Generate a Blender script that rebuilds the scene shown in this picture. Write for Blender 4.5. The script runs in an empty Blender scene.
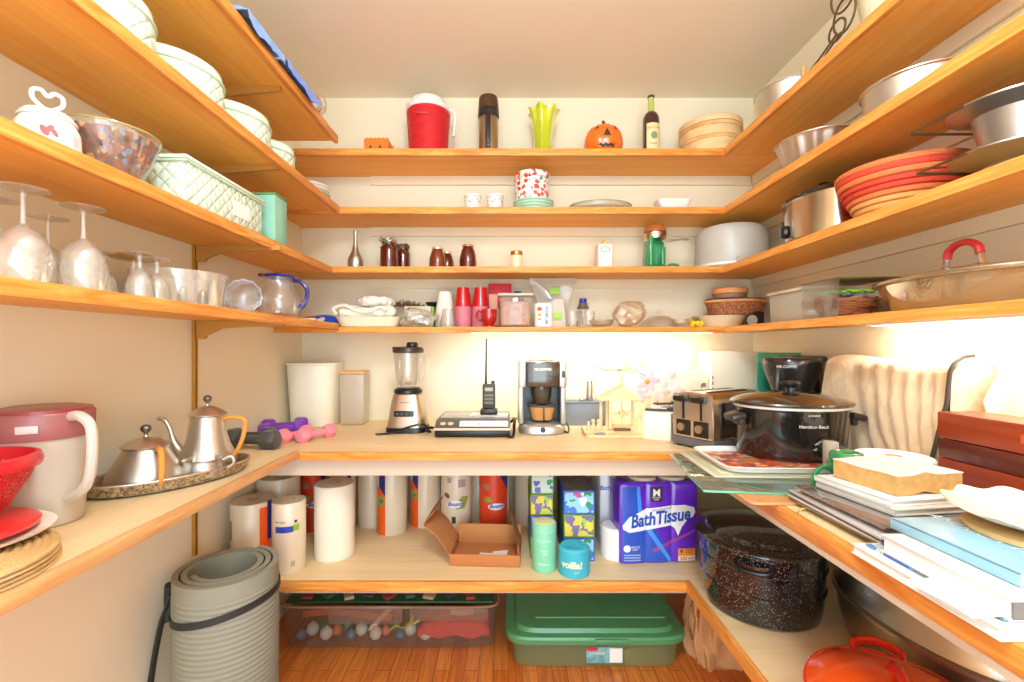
import bpy, bmesh, math, random
from math import sin, cos, pi, radians, sqrt
from mathutils import Vector, Matrix

random.seed(7)
sc = bpy.context.scene
COL = sc.collection

# ------------------------------------------------------------------ camera, world, lights, exposure
EYE, F, CX, CY = 1.28, 455.0, 508.0, 347.0          # eye height (m), focal length (px), vanishing point of the room's depth lines
cd = bpy.data.cameras.new('camera'); cam = bpy.data.objects.new('camera', cd); COL.objects.link(cam)
cam.location = (0, 0, EYE); cam.rotation_euler = (pi/2, 0, 0)
cd.sensor_fit = 'HORIZONTAL'; cd.sensor_width = 36; cd.lens = F*36/1024
cd.shift_x = (512-CX)/1024; cd.shift_y = (CY-341)/1024
cd.clip_start = .02
sc.camera = cam
wd = bpy.data.worlds.new('world'); sc.world = wd; wd.use_nodes = True
wb = wd.node_tree.nodes['Background']; wb.inputs[0].default_value = (.83, 1.05, 1.24, 1); wb.inputs[1].default_value = 2.15
def area(name, loc, rot, sx, sy, power, color):
    l = bpy.data.lights.new(name, 'AREA'); l.shape = 'RECTANGLE'; l.size = sx; l.size_y = sy; l.energy = power; l.color = color
    o = bpy.data.objects.new(name, l); COL.objects.link(o); o.location = loc; o.rotation_euler = rot; return o
l = bpy.data.lights.new('ceiling_lamp_light', 'POINT'); l.energy = 32; l.shadow_soft_size = .14; l.color = (.88, 1.04, 1.16)
o = bpy.data.objects.new('ceiling_lamp_light', l); COL.objects.link(o); o.location = (.05, .22, 2.32)
area('doorway_light', (.1, -.95, 1.25), (radians(90), 0, 0), 1.2, 2.2, 15, (.88, 1.04, 1.16))
area('back_strip_light', (.40, 2.17, 1.345), (radians(22), 0, 0), 1.15, .03, 4.2, (.98, 1.03, 1.0))
area('side_strip_light', (1.18, .98, 1.345), (0, radians(-38), 0), .03, .95, 4.4, (.98, 1.03, 1.0))
sc.view_settings.view_transform = 'Standard'; sc.view_settings.look = 'None'
sc.view_settings.gamma = 1; sc.view_settings.use_curve_mapping = False
sc.view_settings.exposure = 0.60
sc.cycles.max_bounces = 10; sc.cycles.transparent_max_bounces = 24
sc.cycles.caustics_reflective = False; sc.cycles.caustics_refractive = False

def X(px, Y): return (px-CX)*Y/F
def Z(py, Y): return EYE+(CY-py)*Y/F

# ------------------------------------------------------------------ materials
def lin(c):
    return tuple(((v/255)/12.92 if v/255 <= .04045 else ((v/255+.055)/1.055)**2.4) for v in c)
MATS = {}
class NT:
    def __init__(s, name):
        s.m = bpy.data.materials.new(name); s.m.use_nodes = True; s.n = s.m.node_tree.nodes; s.l = s.m.node_tree.links
        s.b = s.n['Principled BSDF']; s.out = s.n['Material Output']; s._tc = None
    def add(s, t, **k):
        n = s.n.new(t)
        for a, v in k.items(): setattr(n, a, v)
        return n
    def link(s, a, b): s.l.new(a, b)
    def co(s, scale=(1, 1, 1), rot=(0, 0, 0), loc=(0, 0, 0), kind='Object'):
        tc = s.add('ShaderNodeTexCoord'); mp = s.add('ShaderNodeMapping')
        mp.inputs['Scale'].default_value = scale; mp.inputs['Rotation'].default_value = rot; mp.inputs['Location'].default_value = loc
        s.link(tc.outputs[kind], mp.inputs['Vector']); return mp.outputs[0]
    def ramp(s, fac, stops, interp='LINEAR'):
        r = s.add('ShaderNodeValToRGB'); r.color_ramp.interpolation = interp
        e = r.color_ramp.elements
        while len(e) < len(stops): e.new(.5)
        for el, (p, c) in zip(e, stops): el.position = p; el.color = (*c[:3], 1)
        s.link(fac, r.inputs[0]); return r.outputs[0]
    def noise(s, vec, scale=5, detail=3, dist=0, rough=.5):
        n = s.add('ShaderNodeTexNoise'); n.inputs['Scale'].default_value = scale; n.inputs['Detail'].default_value = detail
        n.inputs['Distortion'].default_value = dist; n.inputs['Roughness'].default_value = rough
        s.link(vec, n.inputs['Vector']); return n.outputs['Fac']
    def bump(s, h, strength=.3, dist=.01):
        b = s.add('ShaderNodeBump'); b.inputs['Strength'].default_value = strength; b.inputs['Distance'].default_value = dist
        s.link(h, b.inputs['Height']); s.link(b.outputs[0], s.b.inputs['Normal']); return b
def P(name, c, rough=.5, metal=0, bump=None, var=0, vscale=8, spec=None, coat=0, trans=0, sheen=0):
    """plain principled material, with optional fine bump (scale,strength) and slight colour variation"""
    if name in MATS: return MATS[name]
    t = NT(name); c = lin(c)
    t.b.inputs['Base Color'].default_value = (*c, 1); t.b.inputs['Roughness'].default_value = rough; t.b.inputs['Metallic'].default_value = metal
    if spec is not None: t.b.inputs['Specular IOR Level'].default_value = spec
    if coat: t.b.inputs['Coat Weight'].default_value = coat; t.b.inputs['Coat Roughness'].default_value = .08
    if trans: t.b.inputs['Transmission Weight'].default_value = trans
    if sheen: t.b.inputs['Sheen Weight'].default_value = sheen
    if var:
        f = t.noise(t.co(), vscale, 4)
        t.link(t.ramp(f, [(.3, tuple(v*(1-var) for v in c)), (.7, tuple(min(1, v*(1+var)) for v in c))]), t.b.inputs['Base Color'])
    if bump: t.bump(t.noise(t.co(), bump[0], 4), bump[1], bump[2] if len(bump) > 2 else .004)
    MATS[name] = t.m; return t.m
def wood(name, c1, c2, axis=0, rough=.45, s=1.0, c3=None, contrast=(.35, .65), spec=.35):
    if name in MATS: return MATS[name]
    t = NT(name); sc_ = [14*s, 14*s, 14*s]; sc_[axis] = 1.1*s
    v = t.co(tuple(sc_)); f = t.noise(v, 1.6, 5, 1.2, .6)
    st = [(contrast[0], lin(c1)), (contrast[1], lin(c2))]
    if c3: st.append((min(1, contrast[1]+.12), lin(c3)))
    t.link(t.ramp(f, st), t.b.inputs['Base Color'])
    sc2 = [180*s]*3; sc2[axis] = 6*s
    t.bump(t.noise(t.co(tuple(sc2)), 1, 3), .06, .002)
    t.b.inputs['Roughness'].default_value = rough; t.b.inputs['Specular IOR Level'].default_value = spec
    MATS[name] = t.m; return t.m
def glass(name, tint=(255, 255, 255), refl=1.0, body=.05, bodyc=(250, 248, 240), rough=.03):
    """thin clear wall: see-through, with fresnel reflections and a little scattering body"""
    if name in MATS: return MATS[name]
    t = NT(name); t.n.remove(t.b)
    tr = t.add('ShaderNodeBsdfTransparent'); tr.inputs[0].default_value = (*lin(tint), 1)
    gl = t.add('ShaderNodeBsdfGlossy'); gl.inputs['Roughness'].default_value = rough
    df = t.add('ShaderNodeBsdfDiffuse'); df.inputs[0].default_value = (*lin(bodyc), 1)
    lw = t.add('ShaderNodeLayerWeight'); lw.inputs[0].default_value = .35
    mr = t.add('ShaderNodeMapRange'); mr.inputs[3].default_value = .05*refl; mr.inputs[4].default_value = min(1, .6*refl)
    t.link(lw.outputs['Facing'], mr.inputs[0])
    m1 = t.add('ShaderNodeMixShader'); m1.inputs[0].default_value = body
    t.link(tr.outputs[0], m1.inputs[1]); t.link(df.outputs[0], m1.inputs[2])
    m2 = t.add('ShaderNodeMixShader'); t.link(mr.outputs[0], m2.inputs[0]); t.link(m1.outputs[0], m2.inputs[1]); t.link(gl.outputs[0], m2.inputs[2])
    t.link(m2.outputs[0], t.out.inputs[0]); MATS[name] = t.m; return t.m
def frosted(name, c, alpha=.6, rough=.4):
    """milky plastic: partly see-through, diffuse and translucent"""
    if name in MATS: return MATS[name]
    t = NT(name); t.n.remove(t.b); c = (*lin(c), 1)
    tr = t.add('ShaderNodeBsdfTransparent'); tr.inputs[0].default_value = tuple(min(1, v*.3+.7) for v in c)
    df = t.add('ShaderNodeBsdfDiffuse'); df.inputs[0].default_value = c
    tl = t.add('ShaderNodeBsdfTranslucent'); tl.inputs[0].default_value = c
    gl = t.add('ShaderNodeBsdfGlossy'); gl.inputs['Roughness'].default_value = rough
    def mix(f, a, b):
        m = t.add('ShaderNodeMixShader'); m.inputs[0].default_value = f; t.link(a.outputs[0], m.inputs[1]); t.link(b.outputs[0], m.inputs[2]); return m
    a = mix(.35, df, tl); b = mix(alpha, tr, a); d = mix(.06, b, gl)
    t.link(d.outputs[0], t.out.inputs[0]); MATS[name] = t.m; return t.m
def spots(name, base, cols, scale=40, thr=.35, rough=.3, rnd=1.0, coat=.3):
    """voronoi motifs of several colours scattered on a base colour"""
    if name in MATS: return MATS[name]
    t = NT(name); vo = t.add('ShaderNodeTexVoronoi'); vo.inputs['Scale'].default_value = scale; vo.inputs['Randomness'].default_value = rnd
    nz = t.add('ShaderNodeTexNoise'); nz.inputs['Scale'].default_value = scale*1.3
    cv = t.co(); t.link(cv, nz.inputs['Vector'])
    mx = t.add('ShaderNodeMixRGB'); mx.blend_type = 'LINEAR_LIGHT'; mx.inputs[0].default_value = .012*40/scale
    t.link(cv, mx.inputs[1]); t.link(nz.outputs['Color'], mx.inputs[2]); t.link(mx.outputs[0], vo.inputs['Vector'])
    sp = t.add('ShaderNodeSeparateColor'); t.link(vo.outputs['Color'], sp.inputs[0])
    n = len(cols); pick = t.ramp(sp.outputs[0], [(i/n, lin(c)) for i, c in enumerate(cols)], 'CONSTANT')
    msk = t.add('ShaderNodeMath', operation='LESS_THAN'); msk.inputs[1].default_value = thr; t.link(vo.outputs['Distance'], msk.inputs[0])
    m = t.add('ShaderNodeMixRGB'); m.inputs[1].default_value = (*lin(base), 1); t.link(msk.outputs[0], m.inputs[0]); t.link(pick, m.inputs[2])
    t.link(m.outputs[0], t.b.inputs['Base Color']); t.b.inputs['Roughness'].default_value = rough; t.b.inputs['Coat Weight'].default_value = coat
    MATS[name] = t.m; return t.m
def weave(name, c1, c2, scale=(200, 200, 120), rough=.6, b=.6, bumpd=.003, ratio=.5):
    """basket weave: checker of two tones with relief"""
    if name in MATS: return MATS[name]
    t = NT(name); br = t.add('ShaderNodeTexBrick'); br.inputs['Scale'].default_value = 1
    br.inputs['Color1'].default_value = (*lin(c1), 1); br.inputs['Color2'].default_value = (*lin(c2), 1); br.inputs['Mortar'].default_value = (*[v*.35 for v in lin(c1)], 1)
    br.inputs['Mortar Size'].default_value = .06; br.inputs['Brick Width'].default_value = 1.6; br.inputs['Row Height'].default_value = .8
    tc = t.add('ShaderNodeTexCoord'); sp = t.add('ShaderNodeSeparateXYZ'); t.link(tc.outputs['Object'], sp.inputs[0])
    at = t.add('ShaderNodeMath', operation='ARCTAN2'); t.link(sp.outputs[0], at.inputs[0]); t.link(sp.outputs[1], at.inputs[1])
    mu = t.add('ShaderNodeMath', operation='MULTIPLY'); mu.inputs[1].default_value = scale[0]; t.link(at.outputs[0], mu.inputs[0])
    mz = t.add('ShaderNodeMath', operation='MULTIPLY'); mz.inputs[1].default_value = scale[2]; t.link(sp.outputs[2], mz.inputs[0])
    cb = t.add('ShaderNodeCombineXYZ'); t.link(mu.outputs[0], cb.inputs[0]); t.link(mz.outputs[0], cb.inputs[1]); t.link(cb.outputs[0], br.inputs['Vector'])
    t.link(br.outputs['Color'], t.b.inputs['Base Color']); t.b.inputs['Roughness'].default_value = rough
    inv = t.add('ShaderNodeMath', operation='SUBTRACT'); inv.inputs[0].default_value = 1; t.link(br.outputs['Fac'], inv.inputs[1])
    t.bump(inv.outputs[0], b, bumpd); MATS[name] = t.m; return t.m
def mesh_mat(name, c, dens=(260, 260, 260), thr=.45, rough=.5):
    """fine open mesh: holes cut by a grid"""
    t = NT(name); t.b.inputs['Base Color'].default_value = (*lin(c), 1); t.b.inputs['Roughness'].default_value = rough
    tc = t.add('ShaderNodeTexCoord'); sp = t.add('ShaderNodeSeparateXYZ'); t.link(tc.outputs['Object'], sp.inputs[0])
    at = t.add('ShaderNodeMath', operation='ARCTAN2'); t.link(sp.outputs[0], at.inputs[0]); t.link(sp.outputs[1], at.inputs[1])
    def wave(src, k):
        m = t.add('ShaderNodeMath', operation='MULTIPLY'); m.inputs[1].default_value = k; t.link(src, m.inputs[0])
        s = t.add('ShaderNodeMath', operation='SINE'); t.link(m.outputs[0], s.inputs[0]); return s.outputs[0]
    mm = t.add('ShaderNodeMath', operation='MAXIMUM'); t.link(wave(at.outputs[0], dens[0]), mm.inputs[0]); t.link(wave(sp.outputs[2], dens[2]), mm.inputs[1])
    gt = t.add('ShaderNodeMath', operation='GREATER_THAN'); gt.inputs[1].default_value = thr; t.link(mm.outputs[0], gt.inputs[0])
    t.link(gt.outputs[0], t.b.inputs['Alpha']); MATS[name] = t.m; return t.m
def quilt(name, c1, c2, s=38, axis2='z'):
    """quilted cloth: diagonal stitched squares with puffed relief"""
    if name in MATS: return MATS[name]
    t = NT(name); tc = t.add('ShaderNodeTexCoord'); sp = t.add('ShaderNodeSeparateXYZ'); t.link(tc.outputs['Object'], sp.inputs[0])
    def lin_(a, b, sg):
        su = t.add('ShaderNodeMath', operation='ADD' if sg > 0 else 'SUBTRACT'); t.link(a, su.inputs[0]); t.link(b, su.inputs[1])
        m = t.add('ShaderNodeMath', operation='MULTIPLY'); m.inputs[1].default_value = s*2; t.link(su.outputs[0], m.inputs[0])
        q = t.add('ShaderNodeMath', operation='SINE'); t.link(m.outputs[0], q.inputs[0])
        ab = t.add('ShaderNodeMath', operation='ABSOLUTE'); t.link(q.outputs[0], ab.inputs[0]); return ab.outputs[0]
    u = t.add('ShaderNodeMath', operation='ADD'); t.link(sp.outputs[0], u.inputs[0]); t.link(sp.outputs[1], u.inputs[1])
    mn = t.add('ShaderNodeMath', operation='MINIMUM'); t.link(lin_(u.outputs[0], sp.outputs[2], 1), mn.inputs[0]); t.link(lin_(u.outputs[0], sp.outputs[2], -1), mn.inputs[1])
    pw = t.add('ShaderNodeMath', operation='POWER'); pw.inputs[1].default_value = .5; t.link(mn.outputs[0], pw.inputs[0])
    t.link(t.ramp(pw.outputs[0], [(.0, lin(c2)), (.3, lin(c1))]), t.b.inputs['Base Color'])
    t.bump(pw.outputs[0], .7, .006); t.b.inputs['Roughness'].default_value = .8; MATS[name] = t.m; return t.m

# ------------------------------------------------------------------ mesh building
def sp(pts, k=6, closed=False):
    """Catmull-Rom through the points"""
    p = [Vector(q) for q in pts]; n = len(p); out = []
    rng = range(n) if closed else range(n-1)
    for i in rng:
        a = p[(i-1) % n] if closed or i > 0 else p[0]*2-p[1]
        b, c = p[i], p[(i+1) % n]
        d = p[(i+2) % n] if closed or i+2 < n else c*2-b
        for j in range(k):
            t = j/k
            out.append(.5*((2*b)+(c-a)*t+(2*a-5*b+4*c-d)*t*t+(3*b-a-3*c+d)*t**3))
    if not closed: out.append(p[-1])
    return out
class MB:
    def __init__(s): s.v = []; s.f = []
    def add(s, v, f):
        o = len(s.v); s.v += [Vector(q) for q in v]; s.f += [tuple(i+o for i in q) for q in f]; return s
    def xf(s, M, since=0):
        for i in range(since, len(s.v)): s.v[i] = M @ s.v[i]
        return s
    def mk(s): return len(s.v)
    def box(s, c, d, bev=0, rz=0, ry=0, rx=0, top=1.0, seg=2):
        bm = bmesh.new(); bmesh.ops.create_cube(bm, size=1)
        for v in bm.verts:
            k = top if v.co.z > 0 else 1
            v.co = Vector((v.co.x*d[0]*k, v.co.y*d[1]*k, v.co.z*d[2]))
        if bev: bmesh.ops.bevel(bm, geom=bm.edges[:], offset=min(bev, min(d)*.49), segments=seg, affect='EDGES', profile=.5)
        M = Matrix.Translation(c) @ Matrix.Rotation(rz, 4, 'Z') @ Matrix.Rotation(ry, 4, 'Y') @ Matrix.Rotation(rx, 4, 'X')
        bm.verts.index_update(); s.add([M @ v.co for v in bm.verts], [[v.index for v in f.verts] for f in bm.faces]); bm.free(); return s
    def lathe(s, prof, c=(0, 0, 0), n=32, sx=1, sy=1, sq=2, wav=0, nw=0, axis='z', a0=0, a1=2*pi, cap=True):
        full = abs(a1-a0-2*pi) < 1e-6; m = n if full else n+1; v = []; f = []; rows = []
        for r, z in prof:
            if r < 1e-6: rows.append([len(v)]); v.append((0, 0, z)); continue
            row = []
            for i in range(m):
                a = a0+(a1-a0)*i/n; ca, sa = cos(a), sin(a)
                k = 1+wav*cos(nw*a) if wav else 1
                x = abs(ca)**(2/sq)*(1 if ca >= 0 else -1); y = abs(sa)**(2/sq)*(1 if sa >= 0 else -1)
                row.append(len(v)); v.append((r*x*sx*k, r*y*sy*k, z))
            rows.append(row)
        for A, B in zip(rows, rows[1:]):
            for i in range(n):
                j = (i+1) % m
                if len(A) == 1 and len(B) == 1: break
                if len(A) == 1: f.append((A[0], B[j], B[i]))
                elif len(B) == 1: f.append((A[i], A[j], B[0]))
                else: f.append((A[i], A[j], B[j], B[i]))
        if cap and full:
            if len(rows[0]) > 1: f.append(tuple(reversed(rows[0])))
            if len(rows[-1]) > 1: f.append(tuple(rows[-1]))
        M = Matrix.Translation(c)
        if axis == 'x': M = M @ Matrix.Rotation(pi/2, 4, 'Y')
        if axis == 'y': M = M @ Matrix.Rotation(-pi/2, 4, 'X')
        return s.add([M @ Vector(q) for q in v], f)
    def cyl(s, c, r, h, n=24, bev=.0, **k):
        p = [(r, 0), (r, h)] if not bev else [(r-bev, 0), (r-bev*.3, bev*.3), (r, bev), (r, h-bev), (r-bev*.3, h-bev*.3), (r-bev, h)]
        return s.lathe(p, c, n, **k)
    def tube(s, pts, r, n=8, closed=False, cap=True, flat=1.0):
        p = [Vector(q) for q in pts]; m = len(p); v = []; f = []
        R = r if isinstance(r, (list, tuple)) else [r]*m
        if len(R) != m: R = [R[min(len(R)-1, int(i*len(R)/m))]*(1) for i in range(m)] if len(R) != 2 else [R[0]+(R[1]-R[0])*i/(m-1) for i in range(m)]
        up = None
        for i in range(m):
            a = p[(i-1) % m] if closed or i > 0 else p[0]; b = p[(i+1) % m] if closed or i < m-1 else p[-1]
            t = (b-a); t = t.normalized() if t.length > 1e-9 else Vector((0, 0, 1))
            if up is None:
                up = Vector((0, 0, 1)) if abs(t.z) < .9 else Vector((1, 0, 0))
            up = (up-t*up.dot(t)).normalized(); w = t.cross(up)
            for j in range(n):
                g = 2*pi*j/n; v.append(p[i]+up*cos(g)*R[i]*flat+w*sin(g)*R[i])
        for i in range(m if closed else m-1):
            for j in range(n):
                f.append((i*n+j, i*n+(j+1) % n, ((i+1) % m)*n+(j+1) % n, ((i+1) % m)*n+j))
        if cap and not closed: f.append(tuple(reversed(range(n)))); f.append(tuple(range((m-1)*n, m*n)))
        return s.add(v, f)
    def prism(s, poly, lo, hi, plane='xy'):
        n = len(poly); g = {'xy': lambda a, b, h: (a, b, h), 'xz': lambda a, b, h: (a, h, b), 'yz': lambda a, b, h: (h, a, b)}[plane]
        v = [g(a, b, lo) for a, b in poly]+[g(a, b, hi) for a, b in poly]
        f = [tuple(reversed(range(n))), tuple(range(n, 2*n))]+[(i, (i+1) % n, n+(i+1) % n, n+i) for i in range(n)]
        return s.add(v, f)
    def ball(s, c, r, n=16, m=10, lo=0, hi=1):
        r = r if isinstance(r, (tuple, list)) else (r, r, r)
        k = s.mk(); s.lathe([(max(0, sin(pi*(1-(lo+(hi-lo)*i/m)))) if 0 < i < m or lo > 0 or hi < 1 else 0, cos(pi*(1-(lo+(hi-lo)*i/m)))) for i in range(m+1)], n=n)
        return s.xf(Matrix.Translation(c) @ Matrix.Diagonal((*r, 1)), k)
    def grid(s, fn, nu, nv, thick=0):
        v = [fn(i/nu, j/nv) for j in range(nv+1) for i in range(nu+1)]
        f = [(j*(nu+1)+i, j*(nu+1)+i+1, (j+1)*(nu+1)+i+1, (j+1)*(nu+1)+i) for j in range(nv) for i in range(nu)]
        if thick:
            o = len(v); v += [Vector(q)-Vector((0, 0, thick)) for q in v]
            f += [tuple(reversed([i+o for i in q])) for q in f]
            rim = [i for i in range(nu+1)]+[(j+1)*(nu+1)-1 for j in range(1, nv+1)]+[nv*(nu+1)+i for i in range(nu-1, -1, -1)]+[j*(nu+1) for j in range(nv-1, 0, -1)]
            for a, b in zip(rim, rim[1:]+rim[:1]): f.append((a, a+o, b+o, b))
        return s.add(v, f)
    def mesh(s, name, mat, ang=35, recalc=True):
        me = bpy.data.meshes.new(name); me.from_pydata([tuple(q) for q in s.v], [], s.f); me.materials.append(mat)
        if recalc:
            bm = bmesh.new(); bm.from_mesh(me); bmesh.ops.recalc_face_normals(bm, faces=bm.faces[:]); bm.to_mesh(me); bm.free()
        me.polygons.foreach_set('use_smooth', [True]*len(me.polygons)); me.set_sharp_from_angle(angle=radians(ang)); me.update(); return me
def shell(prof, t):
    """outer profile (bottom to top) -> closed wall of thickness t, open at the top"""
    pr = list(prof); inner = [(max(r-t, 0), z+(t if i == 0 else 0)) for i, (r, z) in enumerate(pr)]
    inner = [(r, z) for r, z in inner if r > 0 or True]
    o = [(0, pr[0][1])]+pr if pr[0][0] > 0 else pr
    inn = list(reversed([q for q in inner]))
    return o+inn+[(0, pr[0][1]+t)]
def lab(o, label, cat, group=None, kind=None):
    if label: o['label'] = label
    if cat: o['category'] = cat
    if group: o['group'] = group
    if kind: o['kind'] = kind
    return o
def obj(name, mb, mat, parent=None, label=None, loc=None, rz=0, ang=35):
    o = bpy.data.objects.new(name, mb.mesh(name, mat, ang) if isinstance(mb, MB) else mb); COL.objects.link(o)
    if parent: o.parent = parent
    if label: o['label'] = label
    if loc: o.location = loc
    if rz: o.rotation_euler = (0, 0, rz)
    return o
def thing(name, label, cat, loc=(0, 0, 0), rz=0, group=None, kind=None):
    o = bpy.data.objects.new(name, None); COL.objects.link(o); o.empty_display_size = .05
    o.location = loc; o.rotation_euler = (0, 0, rz); return lab(o, label, cat, group, kind)
def single(name, mb, mat, label, cat, loc=(0, 0, 0), rz=0, group=None, ang=35):
    return lab(obj(name, mb, mat, None, None, loc, rz, ang), label, cat, group)
def struct(name, mb, mat, parent=None):
    o = obj(name, mb, mat, parent)
    if not parent: o['kind'] = 'structure'
    return o
def dup(root, loc=None, rz=None, label=None, group=None):
    r = root.copy(); COL.objects.link(r)
    if loc is not None: r.location = loc
    if rz is not None: r.rotation_euler = (0, 0, rz)
    if label: r['label'] = label
    if group: r['group'] = group
    for ch in [o for o in COL.objects if o.parent == root]:
        c = ch.copy(); COL.objects.link(c); c.parent = r
        for g in [o for o in COL.objects if o.parent == ch]:
            d = g.copy(); COL.objects.link(d); d.parent = c
    return r
# flat artwork (labels, lettering) wrapped on a surface: fn(u, v) -> point; polygons given in u (across) and v (up)
def cylmap(r, off=.0008): return lambda u, v: (((r+off)*sin(u/r)), (-(r+off)*cos(u/r)), v)
def flatmap(y): return lambda u, v: (u, y, v)
def topmap(z): return lambda u, v: (u, v, z)
def wrapbm(bm, fn, cuts):
    if cuts:
        xs = [v.co.x for v in bm.verts]; a, b = min(xs), max(xs); n = int((b-a)/cuts)
        for i in range(1, n+1):
            bmesh.ops.bisect_plane(bm, geom=bm.verts[:]+bm.edges[:]+bm.faces[:], plane_co=(a+(b-a)*i/(n+1), 0, 0), plane_no=(1, 0, 0))
    for v in bm.verts: v.co = Vector(fn(v.co.x, v.co.y))
def decal(name, polys, fn, mat, parent, cuts=0, label=None):
    bm = bmesh.new()
    for p in polys: bm.faces.new([bm.verts.new((a, b, 0)) for a, b in p])
    bmesh.ops.triangulate(bm, faces=[f for f in bm.faces if len(f.verts) > 4])
    wrapbm(bm, fn, cuts); me = bpy.data.meshes.new(name); bm.to_mesh(me); bm.free(); me.materials.append(mat)
    return obj(name, me, mat, parent, label)
def rect(u0, v0, u1, v1): return [(u0, v0), (u1, v0), (u1, v1), (u0, v1)]
def ell(u, v, a, b, n=20, rot=0): return [(u+a*cos(2*pi*i/n)*cos(rot)-b*sin(2*pi*i/n)*sin(rot), v+a*cos(2*pi*i/n)*sin(rot)+b*sin(2*pi*i/n)*cos(rot)) for i in range(n)]
def letters(s, u, v, size, fn, mat, parent, cuts=0, rot=0, shear=0, sx=1, align='CENTER', bold=0, name='lettering'):
    cu = bpy.data.curves.new('t', 'FONT'); cu.body = s; cu.size = size; cu.align_x = align; cu.align_y = 'CENTER'; cu.shear = shear; cu.offset = bold; cu.resolution_u = 3
    o = bpy.data.objects.new('t', cu); COL.objects.link(o); bpy.context.view_layer.update()
    me = bpy.data.meshes.new_from_object(o.evaluated_get(bpy.context.evaluated_depsgraph_get()))
    bpy.data.objects.remove(o); bpy.data.curves.remove(cu)
    bm = bmesh.new(); bm.from_mesh(me); R = Matrix.Rotation(rot, 4, 'Z')
    for q in bm.verts:
        c = R @ Vector((q.co.x*sx, q.co.y, 0)); q.co = Vector((c.x+u, c.y+v, 0))
    wrapbm(bm, fn, cuts); bm.to_mesh(me); bm.free(); me.materials.clear(); me.materials.append(mat); me.name = name
    return obj(name, me, mat, parent)

# common materials
PLY = wood('shelf_plywood', (240, 164, 68), (248, 184, 88), 1, .5)  # deep orange: warm light on the undersides is put into both shelf plywoods
PLYX = wood('shelf_plywood_across', (240, 164, 68), (248, 184, 88), 0, .5)
OAK = wood('oak_edge', (214, 124, 44), (244, 172, 84), 1, .45, 2.2, (250, 200, 128))
OAKX = wood('oak_edge_across', (214, 124, 44), (244, 172, 84), 0, .45, 2.2, (250, 200, 128))
BIRCH = wood('birch_top', (234, 200, 148), (243, 214, 166), 1, .42, .8)
BIRCHX = wood('birch_top_across', (234, 200, 148), (243, 214, 166), 0, .42, .8)
WALL = P('wall_paint', (241, 226, 194), .75, bump=(60, .05))
CEIL = P('ceiling_paint', (242, 230, 208), .8)
WHITE = P('white_glazed', (240, 236, 226), .25, coat=.4)
WPLAS = P('white_plastic', (236, 232, 224), .4)
PAPER = P('paper_white', (240, 236, 226), .85, bump=(300, .15))
BLACK = P('black_plastic', (26, 25, 25), .3)
DGREY = P('dark_grey_plastic', (62, 62, 62), .4)
CHROME = P('chrome', (215, 213, 208), .14, 1)
STEEL = P('brushed_steel', (190, 184, 174), .32, 1, bump=(200, .05))
PEWTER = P('pewter', (206, 200, 188), .40, 1, bump=(60, .08))
ALU = P('aluminium', (178, 176, 172), .38, 1)
CLEAR = glass('clear_glass')
GOLD = P('brass', (196, 150, 76), .35, 1)
RED = P('red_plastic', (196, 26, 34), .35, coat=.2)
NAVY = P('navy_ink', (38, 38, 120), .5)
ORANGE = P('orange_ink', (236, 84, 22), .5)
GREENI = P('green_ink', (150, 186, 50), .5)
DARK = P('dark_ink', (50, 44, 40), .6)
TAN = P('tan_paper', (206, 168, 120), .8)

# ------------------------------------------------------------------ the room
XL, XR, YB, YF, ZC = -1.073, 1.277, 2.37, -1.0, 2.577
def B(c, d, **k): return MB().box(c, d, **k)
def BB(x0, x1, y0, y1, z0, z1, bev=.0, **k): return MB().box(((x0+x1)/2, (y0+y1)/2, (z0+z1)/2), (x1-x0, y1-y0, z1-z0), bev, **k)
def floor_mat():
    t = NT('oak_floor_strips'); br = t.add('ShaderNodeTexBrick'); v = t.co((1, 1, 1), (0, 0, pi/2)); t.link(v, br.inputs['Vector'])
    br.inputs['Scale'].default_value = 1; br.inputs['Brick Width'].default_value = .9; br.inputs['Row Height'].default_value = .058; br.inputs['Mortar Size'].default_value = .0012
    br.inputs['Color1'].default_value = (*lin((212, 112, 40)), 1); br.inputs['Color2'].default_value = (*lin((232, 140, 60)), 1); br.inputs['Mortar'].default_value = (*lin((140, 66, 26)), 1)
    f = t.noise(t.co((26, 1.6, 1)), 2.4, 5, 1.5); g = t.ramp(f, [(.35, (.62, .55, .5)), (.62, (1, 1, 1))])
    m = t.add('ShaderNodeMixRGB'); m.blend_type = 'MULTIPLY'; m.inputs[0].default_value = .8; t.link(br.outputs['Color'], m.inputs[1]); t.link(g, m.inputs[2])
    t.link(m.outputs[0], t.b.inputs['Base Color']); t.b.inputs['Roughness'].default_value = .3; return t.m
struct('floor', BB(XL-.1, XR+.1, YF, YB+.1, -.05, 0), floor_mat())
struct('ceiling', BB(XL-.1, XR+.1, YF, YB+.1, ZC, ZC+.05), CEIL)
struct('wall_left', BB(XL-.1, XL, YF, YB, 0, ZC), WALL)
struct('wall_right', BB(XR, XR+.1, YF, YB, 0, ZC), WALL)
struct('wall_back', BB(XL-.1, XR+.1, YB, YB+.1, 0, ZC), WALL)
struct('trim_1', BB(XL+.002, XR-.002, 1.675, 1.695, EYE-.473, EYE-.412), P('apron_paint', (206, 186, 160), .7))
struct('trim_2', BB(XL+.25, .66, 1.655, 1.675, .385, .4085), P('apron_paint', (206, 186, 160), .7))

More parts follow.
